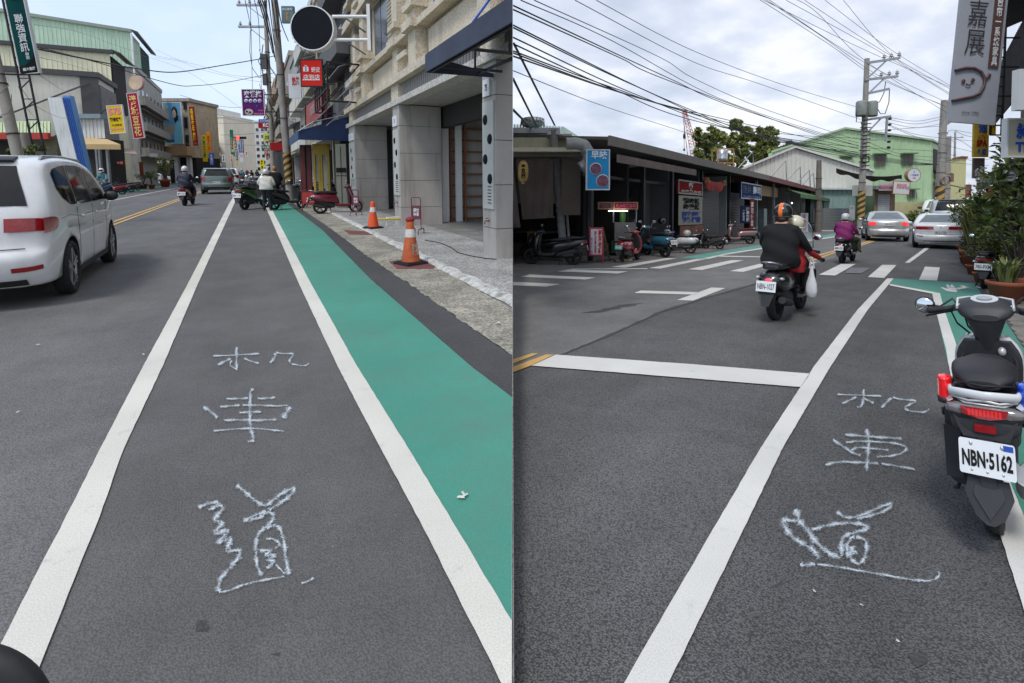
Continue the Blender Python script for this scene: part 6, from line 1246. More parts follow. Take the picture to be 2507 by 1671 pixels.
m = MB(); n_ = 26; A,B = zc(1262,388),zc(1355,388); zb1 = zc(1300,532).z; vs = []
for i in range(n_+1):
    f = i/n_
    for j in range(7):
        z = A.z+(zb1-A.z)*j/6; vs.append((A.x+(B.x-A.x)*f+.22*(j/6)*(1-f),Yc+.1+.03*math.sin(i*.9+j*.8),z+(.06*(1-f) if j == 6 else 0)*-1))
m.add(vs,[(7*i+j,7*i+j+1,7*i+j+8,7*i+j+7) for i in range(n_) for j in range(6)],True); Pc('tarpaulin',m,tarp); Pc('tarpaulin_roll',MB().tube([zc(1280,535)+Vector((0,.1,0)),zc(1359,531)+Vector((0,.1,0))],.03,8),tarp)
A,B = zc(1376,388),zc(1415,388); Pc('tarpaulin',MB().box((A.x,Yc+.12,zc(1390,526).z),(B.x+.1,Yc+.15,A.z)),tarp); A = zc(1240,420); B = zc(1266,556); Pc('tarpaulin',MB().prism([(A.x,Yc-.3,A.z),(zc(1258,420).x,Yc-.3,A.z),(zc(1274,556).x,Yc-.3,B.z),(A.x,Yc-.3,B.z)],(0,.03,0)),M('tarp_mauve',(.06,.045,.043),.8,var=.2))
# thick post with stickers, thin pipe, stay struts
pq_ = g('Rc',1382,640); m = MB(); top_ = ony('Rc',pq_.y,1354,318); m.tube([(pq_.x-.0,pq_.y,0),(top_.x,pq_.y,top_.z)],.13,14); o2 = thing('street_post','thick grey post with peeling stickers before the corner stall','post','Rc',pq_); part(o2,'shaft',m,greyp2)
m = MB(); m.tube([(pq_.x+.22,pq_.y+.05,0),(top_.x+.3,pq_.y+.05,zc(1372,385,pq_.y).z)],.05,8); part(o2,'thin_pipe',m,greyp2); part(o2,'bracket',MB().box((top_.x-.2,pq_.y-.1,top_.z-.16),(top_.x+.2,pq_.y+.1,top_.z-.04)),GALV)
rs = random.Random(3); smt = [M('sticker_tan',(.3,.26,.2),.8),M('sticker_rust',(.3,.12,.05),.8),WH,M('sticker_grey',(.12,.11,.11),.8)]
for q in range(9):
    z = .95+q*.12; f = z/top_.z; cx = pq_.x+(top_.x-pq_.x)*f; part(o2,'sticker',MB().lathe([(.133,0),(.134,.09)],(cx,pq_.y,z),(0,0,1),5,a0=-2.4+rs.random()*.5,a1=-1.2+rs.random()*.4,smooth=True),smt[q % 4])
# gutter and green roof behind the stall
gh = thing('green_roof','mint ribbed roof with a grey gutter above the corner stall','roof','Rc',(1.5,19,0)); A,B = ony('Rc',19.5,1250,326),ony('Rc',19.5,1376,330); C_ = ony('Rc',22,1380,312); D_ = ony('Rc',22,1250,306)
m = MB(); n_ = 18
for i in range(n_): f0,f1 = i/n_,(i+.75)/n_; m.prism([A.lerp(B,f0),A.lerp(B,f1),D_.lerp(C_,f1),D_.lerp(C_,f0)],(0,0,.05))
part(gh,'roof_sheet',m,mint,clip=True); E_,F_ = ony('Rc',22,1378,312),ony('Rc',34,1430,344); m = MB(); m.prism([B,E_,F_,ony('Rc',30,1420,346)],(0,0,.06)); part(gh,'roof_slope',m,mint); part(gh,'gutter',MB().box((ony('Rc',19,1250,310).x,19,ony('Rc',19,1300,325).z),(ony('Rc',19,1371,310).x,19.25,ony('Rc',19,1300,312).z)),GALV,clip=True)
part(gh,'base_wall',MB().box((0.01,19.6,2),(ony('Rc',19.6,1400,340).x,20,ony('Rc',19.6,1300,327).z)),crw,clip=True)
vt = thing('roof_ventilator','silver turbine ventilator on the roof behind the gutter','ventilator','Rc',ony('Rc',21,1304,312)); m = MB(); m.lathe([(.2,-.5),(.2,.0),(.42,.08),(.5,.22),(.4,.38),(.0,.45)],(0,0,0),(0,0,1),20); part(vt,'drum',m,ALLOY,local=True); m = MB()
for i in range(18): a_ = 2*math.pi*i/18; m.bar((math.cos(a_)*.5,math.sin(a_)*.5,.06),(math.cos(a_+.2)*.46,math.sin(a_+.2)*.46,.36),.03)
part(vt,'vanes',m,GALV,local=True)
# bent grey duct
du = thing('ventilation_duct','fat grey bent duct beside the blue sign','duct','Rc',ony('Rc',16,1430,400)); P = [ony('Rc',16,*p) for p in ((1386,352),(1410,351),(1430,356),(1440,372),(1442,392),(1434,402),(1420,412))]; m = MB(); Q = []
for i in range(len(P)-1):
    for k in range(8): Q.append(P[i].lerp(P[i+1],k/8))
m.tube(Q,[.185+.012*(i % 2) for i in range(len(Q))],18); part(du,'duct',m,M('duct_grey',(.3,.31,.3),.5,.3,var=.1))
# ---- signs of the market
bowl = M('bowl_picture',(.16,.05,.1),.5,var=.8,sc=9)
def bowls(root,w_,h_):
    for cx,cz,r_ in ((-.1,.52,.27),(.2,.22,.29)):
        m = MB(); m.lathe([(0,0),(r_*w_*1.0,0),(r_*w_,.01)],(cx*w_,-.02,cz*h_),(0,1,0),26); d_ = part(root,'bowl_rim',m,M('bowl_rim',(.5,.5,.55),.4),local=True); m = MB(); m.lathe([(0,0),(r_*w_*.86,0)],(cx*w_,-.026,cz*h_),(0,1,0),26); sub(d_,'bowl_filling',m,bowl)
psign('shop_sign','bright blue box sign with two bowls of dessert on the market corner','Rc',15.6,1436,366,1492,464,M('sign_azure',(.02,.2,.42),.4,var=.08,emit=.1),[('早味',WH,.55,.13,.7,.2,.02)],.55,whs,extra=bowls)
def fsign(name,label,t,x0,yt0,yb0,x1,yt1,yb1,col,texts,frame=None,dep=.1,cat='shop sign',fr='R',extra=None):
    """sign lying in a plane parallel to the right street's left frontage"""
    a_,b_ = onx(fr,t,x0,yt0),onx(fr,t,x0,yb0); c_2,d_ = onx(fr,t,x1,yt1),onx(fr,t,x1,yb1); z1 = (a_.z+c_2.z)/2; z0 = (b_.z+d_.z)/2; w_ = c_2.y-a_.y; h_ = z1-z0; root = thing(name,label,cat,fr,(t,(a_.y+c_2.y)/2,z0))
    part(root,'board',MB().box((-dep,-w_/2,0),(0,w_/2,h_)),col,local=True)
    if frame:
        m = MB(); q = .06
        for z in (0,h_-q): m.box((-.01,-w_/2,z),(.015,w_/2,z+q))
        for y in (-w_/2,w_/2-q): m.box((-.01,y,q),(.015,y+q,h_-q))
        part(root,'frame',m,frame,local=True)
    for t_ in texts: letter(root,t_[0],t_[1],(.02,(t_[2]-.5)*w_,(1-t_[3])*h_),(0,1,0),(0,0,1),t_[4]*w_,t_[5]*h_,t_[6] if len(t_) > 6 else .02)
    if extra: extra(root,w_,h_)
    return root
def ringx(root,w_,h_): part(root,'white_ring',MB().lathe([(.165*h_*1.5,0),(.185*h_*1.5,.006),(.2*h_*1.5,0)],(.012,-.02*w_,.67*h_),(1,0,0),26,sq=(1,1)),WH,local=True)
fsign('shop_sign','dark red sign with a white ring over the rice menu banner',-8.3,1661,443,475,1720,442,477,dred,[('新',WH,.5,.3,.22,.34,.02),('大盤黑白切',WH,.5,.78,.84,.2,.02)],M('frame_grey',(.4,.38,.36),.5),extra=ringx)
fsign('menu_banner','pale rice menu banner with outlined characters hanging under the red sign',-8.3,1662,479,549,1720,480,550,M('banner_cream',(.42,.4,.34),.7,var=.08),[('爌肉飯\n肉燥飯',BK,.5,.27,.7,.42,.04),('南投意麵\n雞筋便當',BLUEP,.5,.73,.8,.4,.05)],None,.02,'banner')
fsign('poster','dark poster with orange food photographs below the rice menu banner',-8.3,1665,551,575,1722,552,577,M('food_photo',(.22,.07,.03),.6,var=.9,sc=3),[],None,.02,'poster')
fsign('shop_sign','blue sushi shop sign with white brush characters',-7.9,1815,449,486,1864,449,489,M('sign_royal',(.008,.035,.13),.4,var=.1),[('茂井',M('faint_print',(.12,.16,.2),.6),.25,.42,.42,.5),('壽司',WH,.74,.4,.4,.5,.02),('平價壽司 外帶專賣',M('faint_blue',(.1,.2,.4),.6),.5,.85,.86,.16)],whs)
fsign('shop_sign','narrow dark blue board with white characters under the blue sushi sign',-8.2,1814,503,546,1838,503,546,M('sign_navy',(.01,.02,.09),.5),[(V('握壽司類'),WH,.66,.5,.34,.8,.02),(V('黑輪關東'),WH,.25,.55,.2,.6)],None,.04)
fsign('awning_valance','long faded brown awning across the market front',-7.5,1512,377,392,1705,415,433,M('awning_brown',(.16,.125,.11),.85,var=.25,sc=1.5,dirt=.4),[],None,.03,'awning')
def tassel(root,w_,h_): pass
# red festoon with gold tassels
rf_ = M('festoon_red',(.5,.02,.01),.6,var=.15); o = thing('festoon','draped red cloth festoon with gold tassels under the market eaves','decoration','R',(-8.2,24.6,2.9)); A,B = onx('R',-8.2,1725,432),onx('R',-8.2,1773,440); m = MB(); vs = []; n_ = 24
for i in range(n_+1):
    f = i/n_; y = A.y+(B.y-A.y)*f; dr = .12+.3*abs(math.sin(f*math.pi*2))**.7; tz = A.z-.12*math.sin(f*math.pi)-.05
    vs += [(-8.2+.03*math.sin(i*2),y,tz),(-8.17+.04*math.sin(i*1.7),y,tz-dr*.5),(-8.2+.05*math.sin(i*2.4),y,tz-dr-.1)]
m.add(vs,[(3*i+j,3*i+3+j,3*i+4+j,3*i+1+j) for i in range(n_) for j in (0,1)],True); part(o,'cloth',m,rf_)
for f in (.08,.97): 
    y = A.y+(B.y-A.y)*f; m = MB(); rr2 = random.Random(int(f*50))
    for q in range(26): m.bar((-8.15,y,A.z-.02),(-8.15+rr2.uniform(-.1,.1),y+rr2.uniform(-.35,.35),A.z-rr2.uniform(0,.3)),.018)
    part(o,'tassel',m,GOLD)
# food cart
P = g('R',1500,632); fc = thing('food_cart','steel food cart with a red lettered canopy board in the dark stall','food cart','Rc',(zc(1515,600,18.6).x,18.6,0)); D = 18.6
for x0,x1,yy,tt,dk in ((1464,1500,18.7,'黑白切麵',.6),(1502,1562,18.5,'新大盤黑白切',1)):
    A,B = ony('Rc',yy,x0,494),ony('Rc',yy,x1,512); bb = part(fc,'canopy_board',MB().box((A.x,yy,B.z),(B.x,yy+.06,A.z)),M('cart_tan',(.45,.25,.16),.6)); part(fc,'red_panel',MB().box((A.x+.05,yy-.012,B.z+.04),(B.x-.05,yy-.002,A.z-.04)),dred if dk == 1 else M('dim_red',(.12,.02,.02),.6)); letter(fc,tt,PINK if dk == 1 else M('dim_print',(.2,.15,.2),.6),((A.x+B.x)/2-fc['_off'][0],yy-.018-D,(A.z+B.z)/2),(1,0,0),(0,0,1),(B.x-A.x)*.8,(A.z-B.z)*.5,.02)
A,B = ony('Rc',18.6,1506,544),ony('Rc',18.6,1558,590); part(fc,'counter',MB().box((A.x,18.7,B.z),(B.x,19.5,A.z)),M('cart_steel',(.22,.2,.19),.45,.4)); part(fc,'base',MB().box((A.x-.1,18.75,.15),(B.x,19.45,B.z)),M('crate_green',(.01,.05,.02),.7))
for x in (1502,1558): p_ = ony('Rc',18.6,x,540).x; part(fc,'post',MB().box((p_-.02,18.6,A.z),(p_+.02,18.64,ony('Rc',18.6,x,512).z)),GALV)
A,B = ony('Rc',18.4,1490,514.5),ony('Rc',18.4,1537,517); part(fc,'tube_lamp',MB().box((A.x,18.4,B.z),(B.x,18.44,A.z)),M('tube_lit',(1,.97,.9),.4,emit=4)); part(fc,'bottle',MB().lathe([(.1,0),(.12,.3),(.06,.5),(.04,.55),(0,.56)],ony('Rc',18.9,1524,544),(0,0,1),12),M('bottle_green',(.1,.25,.06),.4))
# folding menu board
P = g('R',1475,640); mbp = thing('menu_board','folding white menu board with red characters standing before the market','menu board','Rc',(ony('Rc',16.5,1460,600).x,16.5,0)); A,B = ony('Rc',16.5,1443,556),ony('Rc',16.5,1478,626)
w_,h_ = B.x-A.x,A.z-B.z; z0_ = B.z-mbp['_off'][2]; part(mbp,'board',MB().box((-w_/2+.04,0,z0_),(w_/2-.04,.03,z0_+h_)),whs,local=True); m = MB(); q = .05
for x in (-w_/2,w_/2-q): m.box((x,-.012,z0_-.25 if x > 0 else z0_),(x+q,.04,z0_+h_))
for z in (z0_,z0_+h_-q): m.box((-w_/2+q,-.012,z),(w_/2-q,.04,z+q))
part(mbp,'frame',m,M('frame_red',(.35,.02,.03),.5),local=True); m = MB(); m.bar((w_/2-.03,.06,z0_+h_),(w_/2+.35,.75,0),.045); m.bar((-w_/2+.03,.06,z0_+h_),(-w_/2+.35,.75,0),.045); m.bar((w_/2+.2,.5,.4),(-w_/2+.2,.5,.4),.03); part(mbp,'prop_legs',m,M('prop_wood',(.2,.13,.07),.8),local=True)
letter(mbp,V('南京老戴'),REDP,(.24*w_,-.016,z0_+h_*.5),(1,0,0),(0,0,1),.26*w_,h_*.84,.03); letter(mbp,V('脆皮臭豆腐'),REDP,(-.07*w_,-.016,z0_+h_*.48),(1,0,0),(0,0,1),.17*w_,h_*.8,.02); letter(mbp,V('蚵仔麵線'),BLUEP,(-.32*w_,-.016,z0_+h_*.35),(1,0,0),(0,0,1),.1*w_,h_*.6)
# paper lantern
lt = thing('paper_lantern','amber paper lantern with black characters under the stall roof','lantern','Rc',ony('Rc',15.8,1281,420)); r_ = .16; m = MB(); prof = []
for q in range(13): a_ = -1.2+2.4*q/12; prof.append((r_*(math.cos(a_*.95)**.6)+.004*(q % 2),.3*math.sin(a_)/.93))
m.lathe(prof,(0,0,0),(0,0,1),24); part(lt,'lantern_body',m,M('lantern_amber',(.42,.26,.07),.6,var=.15,sc=5),local=True); part(lt,'cap',MB().lathe([(0,.3),(.08,.3),(.08,.34),(0,.34)],(0,0,0),(0,0,1),14).lathe([(0,-.3),(.07,-.3),(.07,-.38),(0,-.38)],(0,0,0),(0,0,1),14),M('lantern_cap',(.35,.2,.08),.6),local=True); letter(lt,V('臭豆腐'),BK,(0,-r_*1.03,0),(1,0,0),(0,0,1),.15,.44,.04)
# clutter on the market pavement: planks, pallets, buckets
for i,(x,y,w_,h_,mt,lb) in enumerate(((1430,641,.7,.18,'plank_grey','weathered pallet beside the large black scooter'),(1420,632,.5,.1,'plank_grey','loose plank lying behind the weathered pallet'),(1524,641,.5,.12,'plank_tan','low tan wooden block near the red scooter wheel'),(1700,598,.9,.5,'crate_dark','dark crate between the white and silver scooters'),(1640,590,.35,.6,'bucket_red','red bucket stack standing behind the white scooter'))):
    P = g('R',x,y); mt_ = M(mt,{'plank_grey': (.16,.15,.13),'plank_tan': (.25,.2,.13),'crate_dark': (.04,.045,.045),'bucket_red': (.3,.02,.01)}[mt],.8,var=.25)
    o = thing('wooden_pallet' if i < 3 else ('crate' if i == 3 else 'bucket'),lb,'pallet' if i < 3 else ('crate' if i == 3 else 'bucket'),'Rc',conv('R','Rc',P))
    if i < 4:
        part(o,'base',MB().box((-w_/2,-.25,0),(w_/2,.25,h_*.55)),mt_,local=True)
        for q in range(4): part(o,'board',MB().box((-w_/2-.02,-.27+q*.14,h_*.55),(w_/2+.02,-.27+q*.14+.11,h_)),mt_,local=True)
    else: part(o,'tub',MB().lathe([(0,0),(.15,0),(.2,h_*.9),(.21,h_),(.19,h_),(.15,.05)],(0,0,0),(0,0,1),20),mt_,local=True); part(o,'rim',MB().lathe([(.205,h_-.02),(.225,h_),(.205,h_+.01)],(0,0,0),(0,0,1),20),mt_,local=True)
psign('feather_banner','narrow faded red banner on a white pole beside the blue sushi board','Rc',30,1836,486,1846,560,M('banner_red',(.2,.04,.04),.7,var=.2),[(V('壽司便當'),WH,.5,.5,.6,.8)],.03,cat='banner')
psign('standing_sign','white standing sign with red characters at the end of the market','Rc',42,1960,521,1978,568,whs,[('食',REDP,.5,.16,.6,.22),(V('爌肉飯'),REDP,.5,.62,.5,.6,.03)],.08,None,cat='standing sign')
# ---- halls behind
def gable(label,fr,D,pts,mt,back,trim=None,pitch=.6,name='metal_hall',core=None):
    """facing gable wall from pixel outline (left bottom, left eave, ridge, right eave, right bottom) at distance D; extruded by the vector back"""
    P = [ony(fr,D,*p) for p in pts]; o = thing(name,label,'building',fr,((P[0].x+P[-1].x)/2,D,0)); bk_ = Vector(back); lo,le,ri,re,ro = P; zb_ = 0
    m = MB(); n_ = int((ro.x-lo.x)/pitch)
    def top(x): return le.z+(ri.z-le.z)*(x-le.x)/(ri.x-le.x) if x < ri.x else ri.z+(re.z-ri.z)*(x-ri.x)/(re.x-ri.x)
    m.rib((lo.x,D),(ro.x,D),0,0,pitch,.07,lambda k: top(lo.x+(ro.x-lo.x)*k),(0,-1,0)); part(o,'gable_wall',m,mt)
    body = [Vector((lo.x,D+.02,0)),Vector((le.x,D+.02,le.z-.02)),Vector((ri.x,D+.02,ri.z-.02)),Vector((re.x,D+.02,re.z-.02)),Vector((ro.x,D+.02,0))]; m = MB(); m.prism(body,bk_); part(o,'wall',m,core or mt)
    m = MB()
    for a_,b_ in ((le,ri),(ri,re)):
        A_,B_2 = Vector((a_.x,D-.35,a_.z)),Vector((b_.x,D-.35,b_.z)); m.prism([A_,B_2,B_2+bk_*1.02+Vector((0,.35,0)),A_+bk_*1.02+Vector((0,.35,0))],(0,0,.22))
    part(o,'roof',m,trim or mt); return o,P
gh_,GP = gable('large apple green metal hall with square windows and a side balcony','Rc',62,((1880,470),(1885,374),(2065,316),(2279,345),(2277,520)),ggab,(10,9,0),M('green_trim',(.34,.42,.3),.6),0.75)
for x0,y0,x1,y1 in ((2140,378,2166,406),(2208,377,2234,404),(2222,464,2238,486),(2058,384,2084,390)):
    A,B = ony('Rc',61.9,x0,y0),ony('Rc',61.9,x1,y1); w_ = part(gh_,'window',MB().box((A.x,61.75,B.z),(B.x,61.95,A.z)),M('green_frame',(.12,.2,.1),.6)); sub(w_,'pane',MB().box((A.x+.12,61.7,B.z+.12),((A.x+B.x)/2-.05,61.74,A.z-.12)).box(((A.x+B.x)/2+.05,61.7,B.z+.12),(B.x-.12,61.74,A.z-.12)),M('pane_brown',(.08,.05,.045),.3),gh_); part(gh_,'window_hood',MB().box((A.x-.2,61.2,A.z),(B.x+.2,61.9,A.z+.12)),M('hood_green',(.1,.18,.08),.6))
A,B = ony('Rc',61.5,2188,494),ony('Rc',61.5,2277,540); part(gh_,'plinth',MB().box((A.x,61.6,0),(B.x,61.93,A.z)),M('plinth_yellow',(.42,.38,.2),.8,var=.1))
nx = ony('Rc',62,2279,345); m = MB(); d_ = Vector((20,18,0)).normalized(); q0 = Vector((nx.x+.15,62,0))
for za,zb_,mt,nm,pr in ((6.9,9.6,interior,'balcony_recess',.0),(6.0,7.1,M('brick_red',(.2,.08,.055),.8),'balcony_wall',.5),(0,5.2,M('shade_grey',(.1,.11,.11),.8),'shop_opening',.05)):
    m = MB(); n_ = Vector((d_.y,-d_.x,0)); a_ = q0+d_*1.5+n_*pr; b_ = q0+d_*12.5+n_*pr; m.prism([Vector((a_.x,a_.y,za)),Vector((b_.x,b_.y,za)),Vector((b_.x,b_.y,zb_)),Vector((a_.x,a_.y,zb_))],-n_*.3); part(gh_,nm,m,mt)
m = MB(); a_ = q0+d_*1.5+Vector((0,0,5.5)); b_ = q0+d_*13+Vector((0,0,5.5)); n_ = Vector((d_.y,-d_.x,0)); m.prism([a_,b_,b_+n_*2.5-Vector((0,0,.8)),a_+n_*2.5-Vector((0,0,.8))],(0,0,.15)); part(gh_,'canopy',m,M('canopy_green',(.07,.1,.06),.7))
o,_ = gable('pale yellow hall with a red roof past the green hall','Rc',88,((2327,520),(2328,390),(2350,385),(2366,386),(2362,520)),ygab,(6,8,0),M('roof_rust_red',(.3,.06,.04),.7),.7)
o,_ = gable('white gabled metal hall behind the market sheds','Rc',52,((1795,470),(1797,423),(1943,362),(2135,420),(2135,470)),wgab,(6,9,0),M('white_trim',(.6,.6,.56),.6),.42)
def slab(name,label,D,x0,y0,x1,y1,mt,dep=3,pitch=.4,cat='building',fr='Rc',roof=None,kids=()):
    A,B = ony(fr,D,x0,y0),ony(fr,D,x1,y1); o = thing(name,label,cat,fr,((A.x+B.x)/2,D,0)); m = MB(); m.rib((A.x,D),(B.x,D),0,A.z,pitch,.05,None,(0,-1,0)); part(o,'sheet_wall',m,mt); part(o,'core',MB().box((A.x,D+.05,0),(B.x,D+dep,A.z-.02)),mt)
    if roof: part(o,'roof',MB().box((A.x-.3,D-.4,A.z),(B.x+.3,D+dep,A.z+.18)),roof)
    return o,A,B
slab('metal_shed','faded teal corrugated shed behind the grey hoarding',50,1985,464,2098,512,tealc,2,.45,roof=whc); slab('metal_shed','dark green corrugated shed between the striped pole and the shutter',49,2112,466,2140,530,M('forest_sheet',(.07,.12,.06),.7,var=.15,dirt=.3),3,.4)
hd = thing('hoarding','grey horizontal board hoarding at the road side beyond the market','fence','Rc',(ony('Rc',47,2035,560).x,47,0)); A,B = ony('Rc',47,1990,505),ony('Rc',47,2087,560); bm_m = MB().box((0,0,0),(B.x-A.x,.08,.245)).mesh('board',M('hoarding_grey',(.19,.19,.19),.55,.2,var=.15)); n_ = int(A.z/.26)
for q in range(n_): inst(hd,'board',bm_m,(A.x-hd['_off'][0],.0,.05+q*.26))
part(hd,'rail',MB().box((A.x,46.9,0),(B.x,47,.1)),WH)
ks = thing('kiosk','small kiosk with a white roller shutter and a red and white lettered board','kiosk','Rc',(ony('Rc',50,2160,540).x,50,0)); A,B = ony('Rc',50,2138,464),ony('Rc',50,2190,540)
part(ks,'wall',MB().box((A.x,50,0),(B.x,55,A.z)),M('kiosk_tan',(.3,.2,.14),.8,var=.2)); C_,D_ = ony('Rc',49.9,2150,474),ony('Rc',49.9,2178,535); slm = MB().box((0,0,0),(D_.x-C_.x,.05,.18)).mesh('slat',M('shutter_white',(.5,.51,.52),.5))
for q in range(int(C_.z/.2)): inst(ks,'slat',slm,(C_.x-ks['_off'][0],-.06,.1+q*.2))
part(ks,'roof',MB().box((A.x-.5,49,A.z),(B.x+.5,55,A.z+.35)),M('roof_grey',(.2,.19,.19),.7))
psign('shop_board','white board with tall red characters on the kiosk roof','Rc',48.5,2186,443,2226,475,whs,[('川川川',REDP,.5,.4,.6,.4,.04),('小吃',BLUEP,.88,.5,.12,.3)],.3,M('frame_orange',(.4,.12,.04),.6),lean=R(3)); psign('shop_board','pale sign strip with faint red letters left of the kiosk board','Rc',49,2152,448,2184,466,M('sign_pale',(.45,.42,.43),.6),[('小火鍋',PINK,.5,.5,.8,.6,.03)],.2)
psign('blank_board','blank pale grey board on the utility pole foot','Rc',40,2087,453,2136,479,M('board_blank',(.4,.41,.36),.6,var=.08),[],.1,cat='sign'); psign('notice_box','small pale notice box on posts beside the hoarding','Rc',45,2080,503,2092,540,M('notice_grey',(.4,.41,.4),.6),[('告示',BK,.5,.15,.6,.1)],.2,cat='sign')
disc_sign('round_sign','round white sign with a brown rim before the green hall','Rc',50,2238,428,16.5,whs,M('rim_tan',(.3,.16,.08),.6),[('一中豆花',BLUEP,0,.0,1.3,.3),('三',BLUEP,0,.45,.3,.2),('甜品',REDP,0,-.45,.4,.25)],.4)
psign('shop_board','small tan shop board under the balcony of the green hall','Rc',66,2299,437,2320,456,M('sign_tan',(.38,.3,.2),.6),[('米糕',REDP,.5,.5,.6,.6)],.2); psign('wall_banner','dark red wall banner at the far end of the right street','Rc',90,2360,451,2378,482,M('banner_maroon',(.22,.05,.05),.7,var=.2),[(V('紅茶'),M('faint_red',(.4,.12,.1),.7),.5,.5,.5,.8)],3,cat='banner')
# sagging net canopy
m = MB(); vs = []; nx_,nz_ = 28,5
for i in range(nx_+1):
    f = i/nx_; x_p = 2047+(2208-2047)*f; y_p = 411+10*f+14*math.sin(f*math.pi*.85)
    for j in range(nz_+1): vs.append(ony('Rc',44+j*.7,x_p,y_p+j*(2.2+.5*math.sin(i*.9))))
m.add(vs,[(i*(nz_+1)+j,i*(nz_+1)+j+1,(i+1)*(nz_+1)+j+1,(i+1)*(nz_+1)+j) for i in range(nx_) for j in range(nz_)],True); solo('net_canopy','sagging dark brown net canopy slung from the utility pole to the kiosk','canopy','Rc',m,M('net_brown',(.06,.05,.04),.9,var=.4,sc=2))
# roof stays on the white hall
for i,(x0,y0,x1,y1) in enumerate(((1802,417,1843,371),(1885,434,1924,393),(1925,442,1959,408),(1949,449,1982,416),(1963,453,1992,423))):
    m = MB(); A,B,C_ = ony('Rc',40,x0,y0),ony('Rc',40,x1,y1),ony('Rc',40,x1+2,y0+8); m.tube([A,B,C_],.05,6); solo('roof_stay',['tallest bent steel stay on the market roof, nearest the tree','second steel stay along the market roof','middle steel stay along the market roof','fourth steel stay along the market roof','shortest steel stay at the far end of the market roof'][i],'roof stay','Rc',m,GALV,group='steel stays on the market roof')
P = ony('Rc',44,2004,470); P.z = 0; pole('short thick wooden pole with a lamp head at the end of the market','Rc',P,ony('Rc',44,2004,392).z,.28,None,(),mt=M('pole_wood',(.16,.14,.12),.9,var=.25,dirt=.4))
# water tank on an orange scaffold
tw = thing('water_tower','steel water tank in a yellow painted scaffold behind the market roof','water tank','Rc',(ony('Rc',40,1768,400).x,40,0)); A,B = ony('Rc',40,1751,366),ony('Rc',40,1787,416); yo = M('scaffold_yellow',(.42,.26,.07),.6,var=.2); m = MB()
for x in (A.x,B.x):
    for y in (39.4,40.6): m.bar((x,y,3),(x,y,A.z),.07)
for z in (A.z,ony('Rc',40,1768,400).z,B.z):
    for y in (39.4,40.6): m.bar((A.x,y,z),(B.x,y,z),.06)
    for x in (A.x,B.x): m.bar((x,39.4,z),(x,40.6,z),.06)
m.bar((A.x,39.4,B.z-.9),((A.x+B.x)/2,39.4,B.z),.06); m.bar((B.x,39.4,B.z-.9),((A.x+B.x)/2,39.4,B.z),.06); part(tw,'scaffold',m,yo); C_ = ony('Rc',40,1768,396); r_ = (B.x-A.x)*.33; h_ = ony('Rc',40,1768,366).z-C_.z; part(tw,'tank',MB().lathe([(0,0),(r_,0),(r_*1.03,h_*.3),(r_,h_*.32),(r_*1.03,h_*.62),(r_,h_*.64),(r_,h_*.92),(r_*.3,h_*1.1),(0,h_*1.1)],(C_.x,40,C_.z),(0,0,1),22),ALLOY)
# crane
cr_ = thing('lattice_crane','red and white lattice crane jib standing far behind the market','crane','Rc',(ony('Rc',150,1700,400).x,150,0)); A,B = ony('Rc',150,1703,400),ony('Rc',150,1675,270); rdm,whm = M('crane_red',(.4,.06,.04),.6),M('crane_white',(.5,.5,.5),.6); nb = 16
for k_ in range(nb):
    P0,P1 = A.lerp(B,k_/nb),A.lerp(B,(k_+1)/nb); w0,w1 = 1.5*(1-.75*k_/nb)*1.0,1.5*(1-.75*(k_+1)/nb); m = MB(); X_ = Vector((1,0,.2)).normalized(); Yv = Vector((0,1,0))
    for sx,sy in ((-1,-1),(1,-1),(1,1),(-1,1)): m.bar(P0+X_*sx*w0+Yv*sy*w0,P1+X_*sx*w1+Yv*sy*w1,.16)
    m.bar(P0-X_*w0-Yv*w0,P1+X_*w1-Yv*w1,.11); m.bar(P0+X_*w0-Yv*w0,P1-X_*w1-Yv*w1,.11); m.bar(P1-X_*w1-Yv*w1,P1+X_*w1-Yv*w1,.11); part(cr_,'jib_section',m,rdm if k_ % 3 != 1 else whm)
m = MB(); T = ony('Rc',150,1675,272); U = ony('Rc',150,1675,366); m.tube([T,U],.07,5); m.ell(ony('Rc',150,1675,333),(.35,.3,.9)); m.ell(U,(.3,.25,.4)); part(cr_,'hoist_line',m,DKM)
# ---- right edge: dark shop, awnings, big signs
bd = thing('shop_house','dark weathered shop house with black awning at the right edge','building','R',(3.2,20,0))
def E_(x,y,t=3.3): return onx('R',t,x,y)
part(bd,'wall',MB().box((3.6,8,2.8),(10,34,12)),M('grimy_wall',(.11,.095,.08),.9,var=.4,sc=1.5,dirt=.6)); part(bd,'shop_front',MB().box((3.9,8,0),(10,34,2.8)),M('front_grey',(.09,.085,.08),.7,var=.2)); part(bd,'slab',MB().box((2.9,8,2.75),(4,34,2.95)),drk)
m = MB(); m.prism([(1.9,12,3.0),(1.9,30,3.0),(3.7,30,4.3),(3.7,12,4.3)],(0,0,.05)); m.box((1.86,12,2.6),(1.9,30,3.05)); part(bd,'awning',m,M('awning_black',(.02,.014,.013),.85,var=.3))
m = MB(); m.rib((2.4,10),(2.4,30),5.4,7.6,.25,.05,None,(-1,0,0)); part(bd,'ribbed_screen',m,M('screen_dark',(.05,.045,.045),.7,var=.3)); part(bd,'upper_canopy',MB().prism([(1.8,9,8.2),(1.8,26,8.2),(3.7,26,8.9),(3.7,9,8.9)],(0,0,.08)),drk)
for s in (12,16,20,24): w_ = part(bd,'window',MB().box((3.5,s,5.2),(3.62,s+1.6,6.6)),FRM); sub(w_,'pane',MB().box((3.46,s+.08,5.28),(3.49,s+1.52,6.52)),WIN,bd)
pz = ony('Rc',10.2,2495,420); part(bd,'post',MB().box((2.2,12.2,0),(2.35,12.35,2.7)),M('post_ochre',(.3,.17,.06),.7,var=.2))
